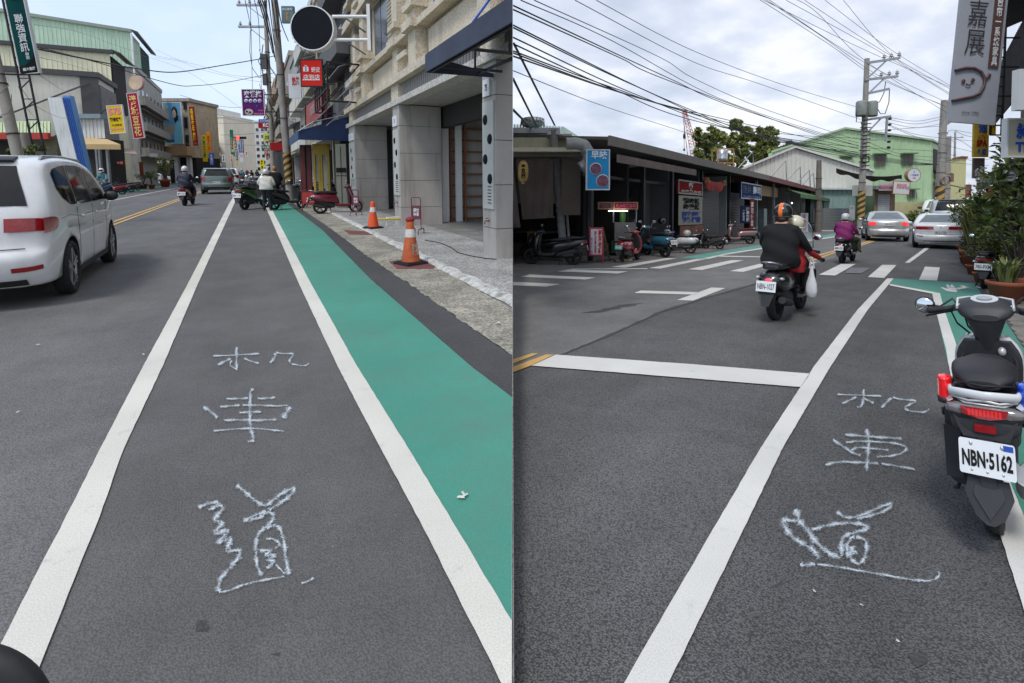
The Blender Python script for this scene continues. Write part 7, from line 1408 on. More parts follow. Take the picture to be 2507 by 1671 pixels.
def cartoon(root,w_,h_):
    br = M('print_brown',(.12,.06,.055),.5); m = MB(); pts = [(-.5,.395),(-.3,.42),(-.1,.425),(.06,.40),(.15,.355),(.155,.30),(.08,.235),(-.06,.205),(-.26,.185),(-.5,.16)]; m.tube([(x*w_,-.028,z*h_) for x,z in pts],.03*w_,5); m.tube([(.15*w_,-.028,.345*h_),(.22*w_,-.028,.372*h_)],.03*w_,5); m.ell((.24*w_,-.028,.378*h_),(.045*w_,.01,.045*w_),12,6); part(root,'outline_drawing',m,br,local=True)
    m = MB()
    for x in (-.3,-.1): m.ell((x*w_,-.028,(.318 if x < -.2 else .332)*h_),(.045*w_,.01,.045*w_),14,6)
    m.tube([(-.24*w_,-.028,.30*h_),(-.2*w_,-.028,.29*h_),(-.16*w_,-.028,.292*h_),(-.13*w_,-.028,.303*h_)],.014*w_,5); part(root,'face_drawing',m,br,local=True); m = MB(); m.box((.2*w_,-.026,.44*h_),(.42*w_,-.02,1.0*h_)); bb = part(root,'brown_band',m,br,local=True); letter(root,V('窗帘一系統家具'),WH,(.31*w_,-.032,.72*h_),(1,0,0),(0,0,1),.13*w_,.53*h_,.02,parent=bb)
psign('hanging_sign','tall pale grey curtain shop sign with a smiling line drawing, upper right','Rc',9.5,2330,-14,2436,302,gysg,[(V('嘉展'),M('print_charcoal',(.05,.045,.05),.5),.37,.26,.42,.42,.0),('since 1993',M('print_charcoal',(.05,.045,.05),.5),.42,.92,.36,.022)],.2,None,lean=R(4.6),extra=cartoon)
m = MB(); A = ony('Rc',10,2436,20); B = ony('Rc',10,2424,330)
for dx in (0,.22): m.bar(A+Vector((dx,0,0)),B+Vector((dx,0,0)),.03)
for q in range(14): p_ = A.lerp(B,q/13); m.bar(p_,p_+Vector((.5 if q % 3 == 0 else .22,0,0)),.025)
solo('sign_bracket','thin black ladder bracket holding the tall pale grey sign','bracket','Rc',m,DKM)
psign('shop_sign','cream box sign with bold blue lettering cut by the right edge','Rc',8.6,2465,290,2560,384,M('sign_beige',(.5,.46,.34),.4,var=.06),[('昶生',BLUEP,.52,.32,.62,.42,.05),('TEL:',BLUEP,.5,.74,.6,.26,.05)],.3,whs,colbox=whs)
psign('shop_sign','white box sign end at the right edge above the cream one','Rc',8.2,2496,168,2560,268,whs,[],.4,None)
psign('hanging_sign','yellow and blue vertical spa sign behind the tall grey sign','Rc',16,2386,262,2420,384,M('sign_mustard',(.5,.34,.05),.5,var=.2,sc=1.5),[(V('泳池'),BLUEP,.55,.3,.6,.42,.05),('KTV',REDP,.5,.6,.5,.08),('SPA',dred,.5,.72,.7,.13,.05),('餐廳',BLUEP,.5,.9,.6,.14,.05)],.2)
psign('hanging_sign','grey faded lower panel under the spa sign','Rc',16.2,2383,386,2410,436,M('panel_faded',(.25,.2,.18),.7,var=.5,sc=2),[],.15); psign('hanging_sign','narrow yellow sign behind the ladder bracket','Rc',15,2422,254,2438,330,yels,[(V('冷氣機'),dred,.5,.5,.6,.85,.04)],.1)
o,c,rr = disc_sign('round_sign','small round white shop sign above the potted plants','Rc',10.5,2473,430,14,whs,GALV,[('1010商店',BK,0,.1,1.4,.35),('1/93/60',BK,0,-.4,.7,.2)],.05)
solo('lantern','red hanging lantern among the potted plants','lantern','Rc',MB().ell(ony('Rc',13,2426,476),(.12,.12,.16)),M('lantern_red',(.5,.02,.01),.5)); 
# ================================================================ TREES, PLANTS, CABLES
def leafm(name,c,v=.35):
    m = M(name,c,.55,var=v,sc=1.5); n,l = nd(m); b = n['Principled BSDF']; b.inputs['Subsurface Weight'].default_value = 0.0; return m
lfA = leafm('leaf_dark',(.04,.065,.02)); lfB = leafm('leaf_mid',(.09,.13,.03)); lfC = leafm('leaf_bright',(.19,.22,.05)); lfD = leafm('leaf_dry',(.2,.2,.11)); lfE = leafm('leaf_blue',(.06,.09,.06)); bark = M('bark',(.1,.08,.06),.9,var=.3,bump=.4,bsc=15); terra = M('terracotta',(.28,.08,.04),.8,var=.2,dirt=.3,bump=.15)
def leaves(mb,r_,centres,n,size,asp=2.2,up=.2,mats=3):
    for q in range(n):
        c,rad = r_.choice(centres); d = Vector((r_.gauss(0,1),r_.gauss(0,1),r_.gauss(0,1)))
        if d.length < .01: continue
        d.normalize(); p = c+Vector((d.x*rad[0],d.y*rad[1],d.z*rad[2]))*(.55+.5*r_.random()); s = size*(.6+.8*r_.random())
        a = (d*.6+Vector((r_.uniform(-1,1),r_.uniform(-1,1),r_.uniform(-.6,1)+up))).normalized(); b = a.cross(Vector((r_.uniform(-1,1),r_.uniform(-1,1),r_.uniform(-1,1)))).normalized(); n_ = a.cross(b)
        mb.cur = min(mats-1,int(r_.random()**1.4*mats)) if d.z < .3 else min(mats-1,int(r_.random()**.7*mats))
        w_ = s/asp; mb.add([p-a*s*.5,p+b*w_*.5+n_*s*.06,p+a*s*.5,p-b*w_*.5+n_*s*.06],[(0,1,2,3)])
    mb.cur = 0
def tree(label,fr,base,crowns,trunk_r,n,size,seed,group=None,mats=None,name='tree',asp=1.6):
    r_ = random.Random(seed); o = thing(name,label,'tree',fr,base,group=group); b = Vector(base); m = MB(); cz = min(c[0].z for c in crowns); top = sum((c[0] for c in crowns),Vector())/len(crowns)
    fork = b.lerp(top,.45); m.tube([b,b.lerp(fork,.5)+Vector((.1,0,0)),fork],[trunk_r,trunk_r*.85,trunk_r*.7],9); part(o,'trunk',m,bark); m = MB()
    for c,rad in crowns: m.tube([fork-Vector((0,0,.2)),fork.lerp(c,.5)+Vector((r_.uniform(-.2,.2),0,.1))*rad[0],c+Vector((0,0,rad[2]*.5))],[trunk_r*.55,trunk_r*.3,trunk_r*.1],6)
    part(o,'limbs',m,bark,kind='stuff'); cl = []
    for c,rad in crowns:
        for q in range(17):
            d = Vector((r_.gauss(0,1),r_.gauss(0,1),r_.gauss(0,1))).normalized(); cl.append((c+Vector((d.x*rad[0],d.y*rad[1],d.z*rad[2]))*r_.uniform(.5,1.02),(rad[0]*.3,rad[1]*.3,rad[2]*.24)))
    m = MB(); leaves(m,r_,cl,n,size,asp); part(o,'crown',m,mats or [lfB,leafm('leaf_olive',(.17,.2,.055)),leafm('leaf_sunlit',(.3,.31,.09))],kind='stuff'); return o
D = 62
def tc_(x,y,rx,rz_,DD=D): c = ony('Rc',DD,x,y); k_ = DD/1250; return (c,(rx*k_,rx*k_,rz_*k_))
gb = lambda x,DD=D: Vector((ony('Rc',DD,x,500).x,DD,0))
tree('broad tree behind the market roof, left of the water tower','Rc',gb(1735),[tc_(1725,335,26,25),tc_(1755,340,22,22),tc_(1728,375,24,28),tc_(1755,385,24,25),tc_(1712,400,12,16)],.5,5200,.62,1)
tree('tall tree with several rounded clumps right of the water tower','Rc',gb(1815,64),[tc_(1800,308,15,14,64),tc_(1795,340,20,20,64),tc_(1828,330,16,18,64),tc_(1815,362,22,22,64),tc_(1800,395,22,24,64)],.5,4800,.6,2)
tree('open crowned tree just left of the white gabled hall','Rc',gb(1875,66),[tc_(1860,330,18,15,66),tc_(1885,325,18,14,66),tc_(1872,352,22,18,66),tc_(1850,375,22,22,66),tc_(1885,375,26,20,66),tc_(1895,348,12,12,66)],.45,4300,.58,3)
tree('low bushy tree between the tall trees and the green hall','Rc',gb(1905,70),[tc_(1900,372,26,12,70),tc_(1920,366,12,9,70),tc_(1885,392,26,14,70)],.3,1900,.5,4,mats=[lfB,lfC,lfC])
tree('small distant tree at the foot of the red crane','Rc',gb(1683,90),[tc_(1680,395,14,10,90),tc_(1672,388,6,6,90)],.3,700,.6,5)
tree('distant dark treetop over the green hall roof','Rc',gb(1932,110),[tc_(1932,352,7,7,110),tc_(1925,362,10,8,110)],.3,500,.7,6)
# hedge and shrubs by the green hall
r_ = random.Random(9)
for i,(x0,x1,y,h,lb) in enumerate(((2190,2225,545,1.6,'low dark hedge left of the planter at the green hall'),(2226,2262,542,1.9,'rounded hedge bushes at the plinth of the green hall'))):
    A,B = g('Rc',x0,y),g('Rc',x1,y); c = (A+B)/2; c.y = 57; A = ony('Rc',57,x0,520); B = ony('Rc',57,x1,520); o = thing('hedge',lb,'hedge','Rc',((A.x+B.x)/2,57,0)); cl = [(Vector((A.x+(B.x-A.x)*(q+.5)/5,57,h*.5)),((B.x-A.x)*.16,.5,h*.5)) for q in range(5)]; m = MB(); leaves(m,r_,cl,900,.3); part(o,'foliage',m,[lfA,lfB,lfC],kind='stuff'); part(o,'stems',MB().tube([(A.x,57,0),(A.x+.1,57,h*.6)],.05,5).tube([(B.x-.4,57,0),(B.x-.5,57,h*.6)],.05,5),bark,kind='stuff')
o = thing('brush_pile','tangle of dry branches and creepers beside the hoarding','brush','Rc',(ony('Rc',44,2105,540).x,44,0)); m = MB(); cx = o['_off'][0]
for q in range(60): p_ = Vector((cx+r_.uniform(-1.3,1.8),44+r_.uniform(-.5,.5),0)); m.tube([p_,p_+Vector((r_.uniform(-.9,.9),0,r_.uniform(.3,1.1))),p_+Vector((r_.uniform(-1.5,1.5),0,r_.uniform(.3,1.9)))],.025,4)
part(o,'branches',m,bark,kind='stuff'); m = MB(); leaves(m,r_,[(Vector((cx+q,44,.6)),(.7,.4,.5)) for q in (-1,0,1,1.8)],500,.25); part(o,'leaves',m,[lfA,lfE,lfD],kind='stuff')
c = g('Rc',2127,556); o = thing('traffic_cone','plain yellow cone behind the silver saloon','traffic cone','Rc',c); part(o,'cone_body',MB().lathe([(.45,.04),(.06,2.0*.95),(0,1.92)],(0,0,0),(0,0,1),20),M('cone_yellow',(.65,.5,.03),.6),local=True); part(o,'base',MB().box((-.55,-.55,0),(.55,.55,.05)),M('cone_base',(.5,.38,.03),.7),local=True)
# planter trough and white plinth of the hedge
A,B = ony('Rc',54,2195,520),ony('Rc',54,2280,520); solo('planter_wall','low pale planter wall under the hedge bushes','planter','Rc',MB().box((A.x,54,0),(B.x,54.4,.55)).box((A.x-.05,53.9,.5),(B.x+.05,54.5,.6)),M('planter_pale',(.4,.4,.38),.8))
# ---- potted plants at the right edge
def pot(label,fr,P,s,kind,seed,col=None,group='potted plants at the right kerb',hh=1.0):
    r_ = random.Random(seed); o = thing('potted_plant',label,'potted plant',fr,P,r_.random()*3,s,group); c = col or terra
    pr = [(0,0),(.15,0),(.21,.26),(.235,.27),(.24,.33),(.205,.33),(.19,.25),(0,.25)]
    part(o,'pot',MB().lathe(pr,(0,0,0),(0,0,1),24),c,local=True); part(o,'soil',MB().lathe([(.2,.29),(0,.3)],(0,0,0),(0,0,1),16),M('soil',(.03,.022,.015),.95),local=True); m = MB()
    if kind == 'grass':
        for q in range(150):
            a_ = r_.random()*6.28; L = (.5+.5*r_.random())*hh; lean_ = r_.uniform(.15,.75); b_ = Vector((math.cos(a_)*.1*r_.random(),math.sin(a_)*.1*r_.random(),.28)); d_ = Vector((math.cos(a_),math.sin(a_),0)); s_ = Vector((-math.sin(a_),math.cos(a_),0))*.013; p1_ = b_+d_*lean_*L*.35+Vector((0,0,L*.6)); p2_ = b_+d_*lean_*L*.9+Vector((0,0,L*(.95-lean_*.4))); m.cur = int(r_.random()*3)
            m.add([b_-s_,b_+s_,p1_+s_,p1_-s_,p2_],[(0,1,2,3),(3,2,4)])
        part(o,'blades',m,[lfB,lfC,lfD],local=True,kind='stuff')
    else:
        st = MB(); cl = []; nb = {'shrub': 7,'broad': 9,'sprig': 5}[kind]
        for q in range(nb):
            a_ = 6.28*q/nb+r_.random(); L = hh*(.55+.5*r_.random()); sp = r_.uniform(.1,.42)*hh; e_ = Vector((math.cos(a_)*sp,math.sin(a_)*sp,.3+L)); st.tube([(0,0,.27),(e_.x*.4,e_.y*.4,.3+L*.5),tuple(e_)],[.02,.014,.006],5); cl += [(e_,(.16*hh,.16*hh,.14*hh)),(Vector((e_.x*.75,e_.y*.75,.3+L*.72)),(.16*hh,.16*hh,.14*hh))]
        part(o,'stems',st,bark,local=True,kind='stuff')
        if kind == 'broad':      # rosettes of big leaves
            for c_,rd in cl:
                for q in range(13):
                    a_ = r_.random()*6.28; el = r_.uniform(-.1,1.2); d_ = Vector((math.cos(a_)*math.cos(el),math.sin(a_)*math.cos(el),math.sin(el))); L = .21*(.7+.5*r_.random()); s_ = d_.cross(Vector((0,0,1))).normalized()*.034; n_ = s_.cross(d_).normalized(); m.cur = min(2,int(r_.random()*3)); m.add([c_,c_+d_*L*.3-s_*.8-n_*.01,c_+d_*L*.7-s_+n_*.004,c_+d_*L-n_*.03,c_+d_*L*.7+s_+n_*.004,c_+d_*L*.3+s_*.8-n_*.01,c_+d_*L*.5-n_*.012],[(0,1,6),(1,2,6),(2,3,6),(3,4,6),(4,5,6),(5,0,6)])
            part(o,'leaves',m,[lfA,lfB,lfC] if seed % 2 else [lfB,leafm('leaf_olive',(.17,.2,.055)),lfC],local=True,kind='stuff')
        else: leaves(m,r_,cl,800 if kind == 'shrub' else 420,.085*max(1,hh*.9),2.4); part(o,'leaves',m,[lfB,lfC,leafm('leaf_olive',(.17,.2,.055))] if kind == 'shrub' else [lfE,lfB,lfD],local=True,kind='stuff')
    return o
def PP_(x,y): return g('R',x,y)
pot('large glossy broad leaved shrub at the right edge in a wide terracotta pot','R',PP_(2496,735),1.35,'broad',1,hh=1.3); pot('tall bright leaved shrub behind the glossy one at the right edge','R',PP_(2478,690),1.5,'shrub',2,hh=1.65); pot('small leaved shrub standing left of the tall bright one','R',PP_(2440,668),1.4,'broad',3,hh=1.2)
pot('feathery shrub at the white saloon, tallest of the far pots','R',PP_(2402,640),1.5,'shrub',4,hh=1.35); pot('long bladed grassy plant next to the feathery shrub','R',PP_(2388,655),1.6,'grass',5,hh=1.3); pot('bushy plant at the near corner of the white saloon','R',PP_(2368,628),1.4,'shrub',6,hh=1.15)
pot('pale variegated shrub low on the kerb edge','R',PP_(2372,650),.9,'sprig',7,hh=.9); pot('small blue-green plant in a dark red pot nearest the road','R',PP_(2362,644),.62,'sprig',8,M('pot_maroon',(.13,.03,.03),.6),hh=.7); pot('trailing dry plant on the kerb beside the scooter mudguard','R',PP_(2385,672),.8,'sprig',9,hh=.7); pot('young plant in an orange pot behind the plate 780-PXM','R',PP_(2402,690),.7,'sprig',10,M('pot_orange',(.4,.14,.05),.7),hh=.6)
pot('spiky green plant in the big terracotta bowl behind the mirror','R',PP_(2462,742),1.2,'grass',11,hh=.55); pot('dark leaved shrub right behind the parked scooter with a plate','R',PP_(2430,700),1.0,'shrub',12,hh=1.0); pot('tall shrub reaching the round shop sign','R',PP_(2462,664),1.3,'shrub',13,hh=1.7); pot('slim shrub with bright tips under the black awning','R',PP_(2425,645),1.2,'shrub',14,hh=1.5)
pot('leafy shrub against the right picture edge','R',PP_(2520,700),1.7,'broad',15,hh=1.7)
# left kerb plants
for i,(x,y,s,lb) in enumerate(((405,457,2.6,'tall dark potted plant in a red pot on the far left kerb'),(352,462,1.6,'round grey-green potted plant on the far left kerb'),(372,462,1.4,'small potted plant beside the round one on the left kerb'))): pot(lb,'L',g('L',x,y),s,'shrub' if i != 1 else 'sprig',30+i,M('pot_red',(.35,.05,.02),.6) if i == 0 else None,'potted plants on the far left kerb',hh=.9)
for i,(x,y,sz,lb) in enumerate(((28,372,9,'creeper on the low shed at the far left'),(60,374,14,'creeper climbing around the leaning pole foot'),(92,362,9,'small creeper at the stub pole top'))):
    c = ony('Lc',15.5 if i else 40,x,y); k_ = sz*c.y/1250; m = MB(); leaves(m,r_,[(c,(k_,.3,k_*.8))],160,.1*(c.y/15),1.6); solo('creeper',lb,'plant','Lc',m,[lfA,lfB,lfC])
# hanging air plants by the black awning
m = MB(); wl = M('petal_pale',(.4,.42,.38),.7)
for q in range(60): p_ = ony('Rc',13,2401+r_.uniform(-12,12)+(r_.random() > .7)*15,425+r_.uniform(-18,22)); m.ell(p_,(.025,.02,.02),5,3)
solo('hanging_flowers','cluster of small pale flowers hanging at the black awning corner','flowers','Rc',m,wl)
# ---- cables
CB = M('cable_black',(.025,.025,.03),.6); CG = M('cable_grey',(.12,.12,.14),.5)
def cable(fr,pts,r,label,group,mt=CB,n=8):
    P = [ony(fr,d_,x,y) if d_ else None for x,y,d_ in pts]; Q = []
    for i in range(len(P)-1):
        p0,p1,p2,p3 = P[max(i-1,0)],P[i],P[i+1],P[min(i+2,len(P)-1)]
        for k_ in range(n):
            t = k_/n; Q.append(0.5*((2*p1)+(p2-p0)*t+(2*p0-5*p1+4*p2-p3)*t*t+(3*p1-p0-3*p2+p3)*t**3))
    Q.append(P[-1]); m = MB(); m.tube(Q,r,5); return solo('overhead_cable',label,'cable',fr,m,mt,group=group,clip=True)
GR = 'cables crossing the sky on the right half'
RC = [  # (x, y) at the seam side, middle, far end; all run from the arcade's end wall or beyond the frame to the poles
 [(1250,58),(1640,247),(1900,345),(2102,372)],[(1250,64),(1560,212),(1840,330),(2102,378)],[(1250,88),(1560,232),(1800,318),(2102,383)],[(1250,104),(1500,217),(1720,300),(2102,379)],
 [(1250,122),(1500,214),(1690,272),(2102,364)],[(1250,127),(1480,212),(1680,274),(1900,335),(2102,361)],[(1250,10),(1640,192),(1800,262),(2102,357)],[(1250,20),(1520,142),(1640,198),(2000,330),(2102,356)],
 [(1275,0),(1500,100),(1760,240),(2000,322),(2102,349)],[(1308,0),(1620,142),(1700,192),(1860,262),(2060,330),(2102,340)],[(1408,0),(1700,152),(1860,205),(2107,292)],[(1460,0),(1700,125),(1920,208),(2107,264)]]
for i,L_ in enumerate(RC):
    nn = len(L_); pts = [(x,y,10.5+(34-10.5)*(x-1250)/(2102-1250)*1.0) for x,y in L_]; cable('Rc',pts,.017 if i < 8 else .013,['lowest thick cable of the bundle from the arcade to the transformer pole','second lowest cable of the bundle above the market roof','third cable of the bundle above the market roof','middle black cable of the bundle over the market','cable meeting the crane tip, upper of two','cable meeting the crane tip, lower of two','upper twin of the two thick parallel cables','lower twin of the two thick parallel cables','thin cable over the market entering near the top left of the right sky','thin cable over the market next to the previous entry','thin cable dropping to the lower crossarm of the transformer pole','thin cable above the one dropping to the lower crossarm'][i],GR,CB if i < 9 else CG)
cable('Rc',[(1250,170,12),(1480,260,20),(1680,325,28),(1800,372,34)],.012,'single faint cable sagging low across the clouds to the market roof',GR,CG)
PT = g('Rc',2102,560); PT = Vector((ony('Rc',38,2106,560).x,38,0)); polT = pole('transformer pole with three crossarms in the middle of the right street','Rc',PT,ony('Rc',38,2116,143).z,.24,(1.2,3.3),(),lean=(R(1.2),'Y')); kx = 38/1250
zt = lambda y: ony('Rc',38,2112,y).z
def arm_(o,z0,z1,x0,x1,ins=(),br=True):
    part(o,'crossarm',MB().bar((x0,-.15,z0),(x1,-.15,z1),.16),GALV,local=True)
    if br: part(o,'arm_brace',MB().bar((0,-.15,z0-1.1),(x0+(x1-x0)*.62,-.15,z0+(z1-z0)*.62),.09),GALV,local=True)
    for f in ins: part(o,'insulator',MB().lathe([(.04,0),(.04,.1),(.13,.11),(.13,.17),(.05,.2),(.1,.24),(.1,.3),(.03,.34),(.03,.42)],(x0+(x1-x0)*f,-.15,z0+(z1-z0)*f+.07),(0,0,1),10),M('porcelain',(.4,.38,.36),.4),local=True)
arm_(polT,zt(155),zt(141),-.1,2.3,(.52,.74,.98)); arm_(polT,zt(196),zt(186),-.2,2.2,(.5,.74,.98)); arm_(polT,zt(229),zt(217),.1,1.6,(),False); arm_(polT,zt(293),zt(284),.1,1.8,()); part(polT,'drop_arm',MB().bar((1.55,-.15,zt(286)),(1.5,-.15,zt(345)),.12).bar((-.1,-.15,zt(344)),(1.6,-.15,zt(340)),.09),GALV,local=True)
for x,y0,y1 in ((-.38,285,249),(.42,285,257)): part(polT,'transformer',MB().lathe([(0,0),(.34,0),(.36,.08),(.36,1.0),(.3,1.1),(.12,1.14),(0,1.14)],(x,-.15,zt(y0)),(0,0,1),18),M('transformer_grey',(.2,.22,.2),.6,var=.2),local=True)
m = MB(); m.tube([(1.3,-.2,zt(200)),(1.2,-.2,zt(228)),(.9,-.2,zt(250)),(.4,-.2,zt(254))],.03,6); m.tube([(1.6,-.2,zt(218)),(1.6,-.2,zt(250)),(1.35,-.2,zt(278)),(1.0,-.2,zt(278)),(.75,-.2,zt(265))],.03,6); m.tube([(-.7,-.2,zt(260)),(-.75,-.2,zt(300)),(-.4,-.2,zt(300)),(-.2,-.2,zt(320))],.03,6); m.lathe([(.27,0),(.31,.05),(.27,.1)],(0,-.3,zt(390)),(0,1,0),18); part(polT,'jumper_wires',m,DKM,local=True)
m = MB()
for q in range(14): z = zt(295)-q*.28; m.bar((-.25-.1*(q % 3),-.2,z),(.35,-.2,z+.05),.06)
for q in range(6): m.ell((1.75,-.15,zt(290)-q*.42),(.14,.12,.1),8,5)
part(polT,'clamps',m,DKM,local=True,kind='stuff')
S1 = Vector((ony('Rc',46,2296,560).x,46,0)); polS = pole('tall striped concrete pole beside the parked cars on the right street','Rc',S1,ony('Rc',46,2312,245).z,.36,(.5,4.1),(),lean=(R(1.6),'Y')); S2_ = Vector((ony('Rc',47.5,2312,560).x,47.5,0)); pole('shorter grey pole standing right behind the tall striped one','Rc',S2_,ony('Rc',47.5,2318,334).z,.34,None,(),lean=(R(1),'Y'))
for y in (250,281,300): z = ony('Rc',46,2312,y).z; part(polS,'crossarm',MB().bar((0,-.2,z-.3 if y == 300 else z),(1.0,-.2,z+.05 if y != 300 else z+.5),.14),GALV,local=True)
part(polS,'wire_coil',MB().lathe([(.4,0),(.5,.1),(.4,.2)],(.1,-.5,4.6),(0,1,.2),18),M('coil_tan',(.25,.17,.1),.8),local=True)
S3 = Vector((ony('Rc',90,2334,520).x,90,0)); pole('thin far pole behind the tall pale grey sign','Rc',S3,ony('Rc',90,2336,322).z,.2,None,((ony('Rc',90,2336,336).z,-2.2,1.5,(-2,-.8,1.2)),))
R2 = 'cables strung between the poles on the right street'
ORD = 'first second third fourth fifth sixth seventh eighth ninth tenth eleventh twelfth'.split()
far = [[(1935,-8),(2000,30),(2118,148),(2322,278)],[(1870,0),(2118,122),(2330,214)],[(1925,0),(2160,130),(2332,236)],[(1970,0),(2168,128),(2335,222)],[(2020,0),(2187,125),(2335,214)],[(2065,0),(2187,138),(2332,232)],[(1865,-8),(2000,80),(2160,190),(2318,262)],[(1870,-10),(2060,118),(2172,182),(2318,250)],[(1850,-8),(2030,108),(2150,190),(2312,258)],
 [(2166,284),(2240,296),(2306,285)],[(2170,290),(2240,303),(2306,291)],[(2170,298),(2240,312),(2306,302)],[(2120,345),(2200,375),(2300,385),(2420,390)],[(2112,352),(2200,382),(2300,395),(2420,405)],[(2120,362),(2220,366),(2300,372),(2385,395)],[(1250,135),(1600,250),(1900,325),(2108,338)],[(2104,322),(2160,318),(2305,308)],
 [(2166,300),(2250,330),(2384,345)],[(2170,305),(2260,340),(2384,372)],[(2336,318),(2360,330),(2388,336)],[(2320,330),(2330,318),(2392,328)],[(2340,338),(2362,350),(2386,368)]]
for i,L_ in enumerate(far):
    pts = [(x,y,30+16*(x-1870)/(2330-1870)) for x,y in L_]; cable('Rc',pts,.016,ORD[i % 9]+[' cable of the fan above the transformer pole crossarms',' slack cable between the transformer pole and the striped poles',' cable of the low group beyond the transformer pole'][i//9],R2,CG if i < 9 else CB)
# the tangle of the low bundle towards the pole
for i in range(5): cable('Rc',[(1900+i*8,338+i*3,32),(2000,350+i*5,35),(2100,374+i*3,38),(2230,395+i*2,43),(2300,402,46)],.02,ORD[i]+' sagging cable of the low bundle passing the transformer pole',R2,CB)
# guy struts at the left of the right half
for i,(a_,b_) in enumerate((((1258,106),(1358,306)),((1256,192),(1314,308)),((1256,268),(1300,312)))):
    m = MB(); m.tube([ony('Rc',13,*a_),ony('Rc',19,*b_)],.035,6); solo('guy_rod',['longest grey guy rod coming down to the corner stall roof','middle grey guy rod above the corner stall','shortest grey guy rod above the corner stall'][i],'guy rod','Rc',m,M('rod_grey',(.1,.105,.12),.5),group='guy rods above the corner stall',clip=True)
# left half cables
LG = 'cables over the left street'
lft = [([(95,120),(250,152),(340,168),(430,176),(540,160),(640,143),(672,136)],.03,14,32,'thick black cable sagging across the whole left street'),([(97,116),(230,150),(420,205),(480,209),(560,200),(670,178)],.02,14,32,'second black cable sagging under the thick one'),
 ([(380,140),(470,155),(560,182),(670,190)],.014,60,34,'thin pale cable over the far roofs, upper'),([(380,120),(480,165),(590,192),(670,203)],.014,60,34,'thin pale cable over the far roofs, lower'),([(330,130),(450,170),(590,265)],.014,60,40,'thin cable running down to the purple sign'),([(85,60),(200,80),(330,125),(460,150)],.012,20,60,'thin cable from the teal sign over the cream hall'),([(85,175),(155,222)],.012,15,36,'thin cable dropping to the blue and white column top'),([(45,205),(90,260),(150,288),(178,285)],.012,14.5,38,'thin cable looping from the leaning pole past the column'),([(45,210),(70,270),(120,322)],.01,14.5,38,'thin slack cable at the leaning pole'),([(0,180),(40,182),(98,181)],.03,14,15,'thick cable crossing under the teal sign'),([(0,282),(25,270),(28,230)],.012,14,14.2,'slack loop at the far left'),([(0,228),(22,208)],.012,14,14.2,'short cable reaching the leaning pole from the left edge'),([(97,140),(180,160),(260,185)],.012,14.5,50,'thin cable from the pole over the pale hall')]
for pts,r_2,d0,d1,lb in lft:
    n_ = len(pts)-1; cable('Lc',[(x,y,d0+(d1-d0)*i/n_) for i,(x,y) in enumerate(pts)],r_2*.75,lb,LG,CB if r_2 > .015 else CG)
up = [((600,0),(616,75)),((609,0),(613,22),(618,218)),((623,0),(634,66),(640,220)),((633,0),(650,60),(668,130)),((637,0),(655,62),(672,140)),((642,0),(658,50),(675,150)),((648,0),(656,60),(670,120)),((658,0),(663,40),(672,110)),((665,0),(674,60),(684,150)),((673,0),(680,60),(686,140)),((678,0),(690,60),(706,100)),((652,0),(652,20))]
for i,L_ in enumerate(up):
    n_ = len(L_)-1; cable('Lc',[(x,y,18+14*k_/n_) for k_,(x,y) in enumerate(L_)],.014 if i < 3 else .024,ORD[i]+' cable from the left dropping steeply onto the left street poles','cables dropping onto the left street poles',CG if i < 3 else CB)
for i,L_ in enumerate((((440,232),(560,262),(700,250)),((400,260),(500,275),(590,290)),((540,330),(600,328),(660,322)),((455,352),(540,352),(640,356)),((430,280),(520,300),(660,300)))): cable('Lc',[(x,y,60) for x,y in L_],.02,ORD[i]+' faint cable from the top crossing the left street far away','faint far cables over the left street',CG)
m = MB(); m.tube([ony('Lc',20,799,307),ony('Lc',20,830,282),ony('Lc',20,885,215)],.015,5); solo('stay_wire','thin pale wire slanting over the navy awning','wire','Lc',m,GALV)
# ================================================================ VEHICLES AND PEOPLE PLACED
def along(fr,px,py): return g(fr,px,py)
def szh(fr,P,py_top,hnat):
    """scale so that something hnat tall standing at P reaches pixel row py_top"""
    c = conv(fr,fr+'c',P); px,_ = proj(fr,P); t = ony(fr+'c',c.y,px,py_top); return (t.z-P.z)/hnat
white = paint('white',(0.76,0.77,0.78)); silver = paint('silver',(0.55,0.55,0.54),.4); dgreen = paint('dark_green',(0.12,0.16,0.15),.5); blackp = paint('black',(0.012,0.012,0.014))
maroon = paint('maroon',(0.16,0.012,0.03),.2); redp_ = paint('red',(0.3,0.012,0.02)); greenp = paint('green',(0.03,0.12,0.03)); greyp = paint('grey',(0.12,0.12,0.125),.5); bluep_ = paint('blue',(0.02,0.08,0.28)); tealp = paint('teal',(0.03,0.13,0.2)); whitep = paint('pearl',(0.55,0.55,0.56)); rosep = paint('rose',(0.35,0.22,0.22),.3)
# ---- left street cars
car('white people carrier with tinted windows and roof rails at the left edge of the picture','L',(-3.06,7.72,0),R(2.5),(1.03,1.04,1.09),mpv,white,'',name='people_carrier')
P = g('L',532,475); s_ = szh('L',P,409,1.66)
car('dark green compact estate with roof rails driving away up the left street','L',(P.x,P.y,0),0,s_*.98,suv,dgreen,'BRV-7731',name='estate_car')
P = g('L',566,459); s_ = szh('L',P,411,1.66)
car('white hatchback driving ahead of the dark green estate','L',(P.x-.3,P.y,0),0,s_,suv,white,'',name='hatchback')
P = g('L',460,442); s_ = szh('L',P,408,1.6)
car('white people carrier parked side-on at the far corner of the left street','L',(P.x-1.5,P.y-2.0,0),R(-62),s_,mpv,white,'',name='people_carrier')
P = g('L',385,444); s_ = szh('L',P,422,1.5)
car('white saloon with its nose poking out beside potted plants on the left street','L',(P.x-3,P.y+1,0),R(-75),s_,sedan,white,'',name='parked_car')
P = g('L',645,430); s_ = szh('L',P,412,1.5)
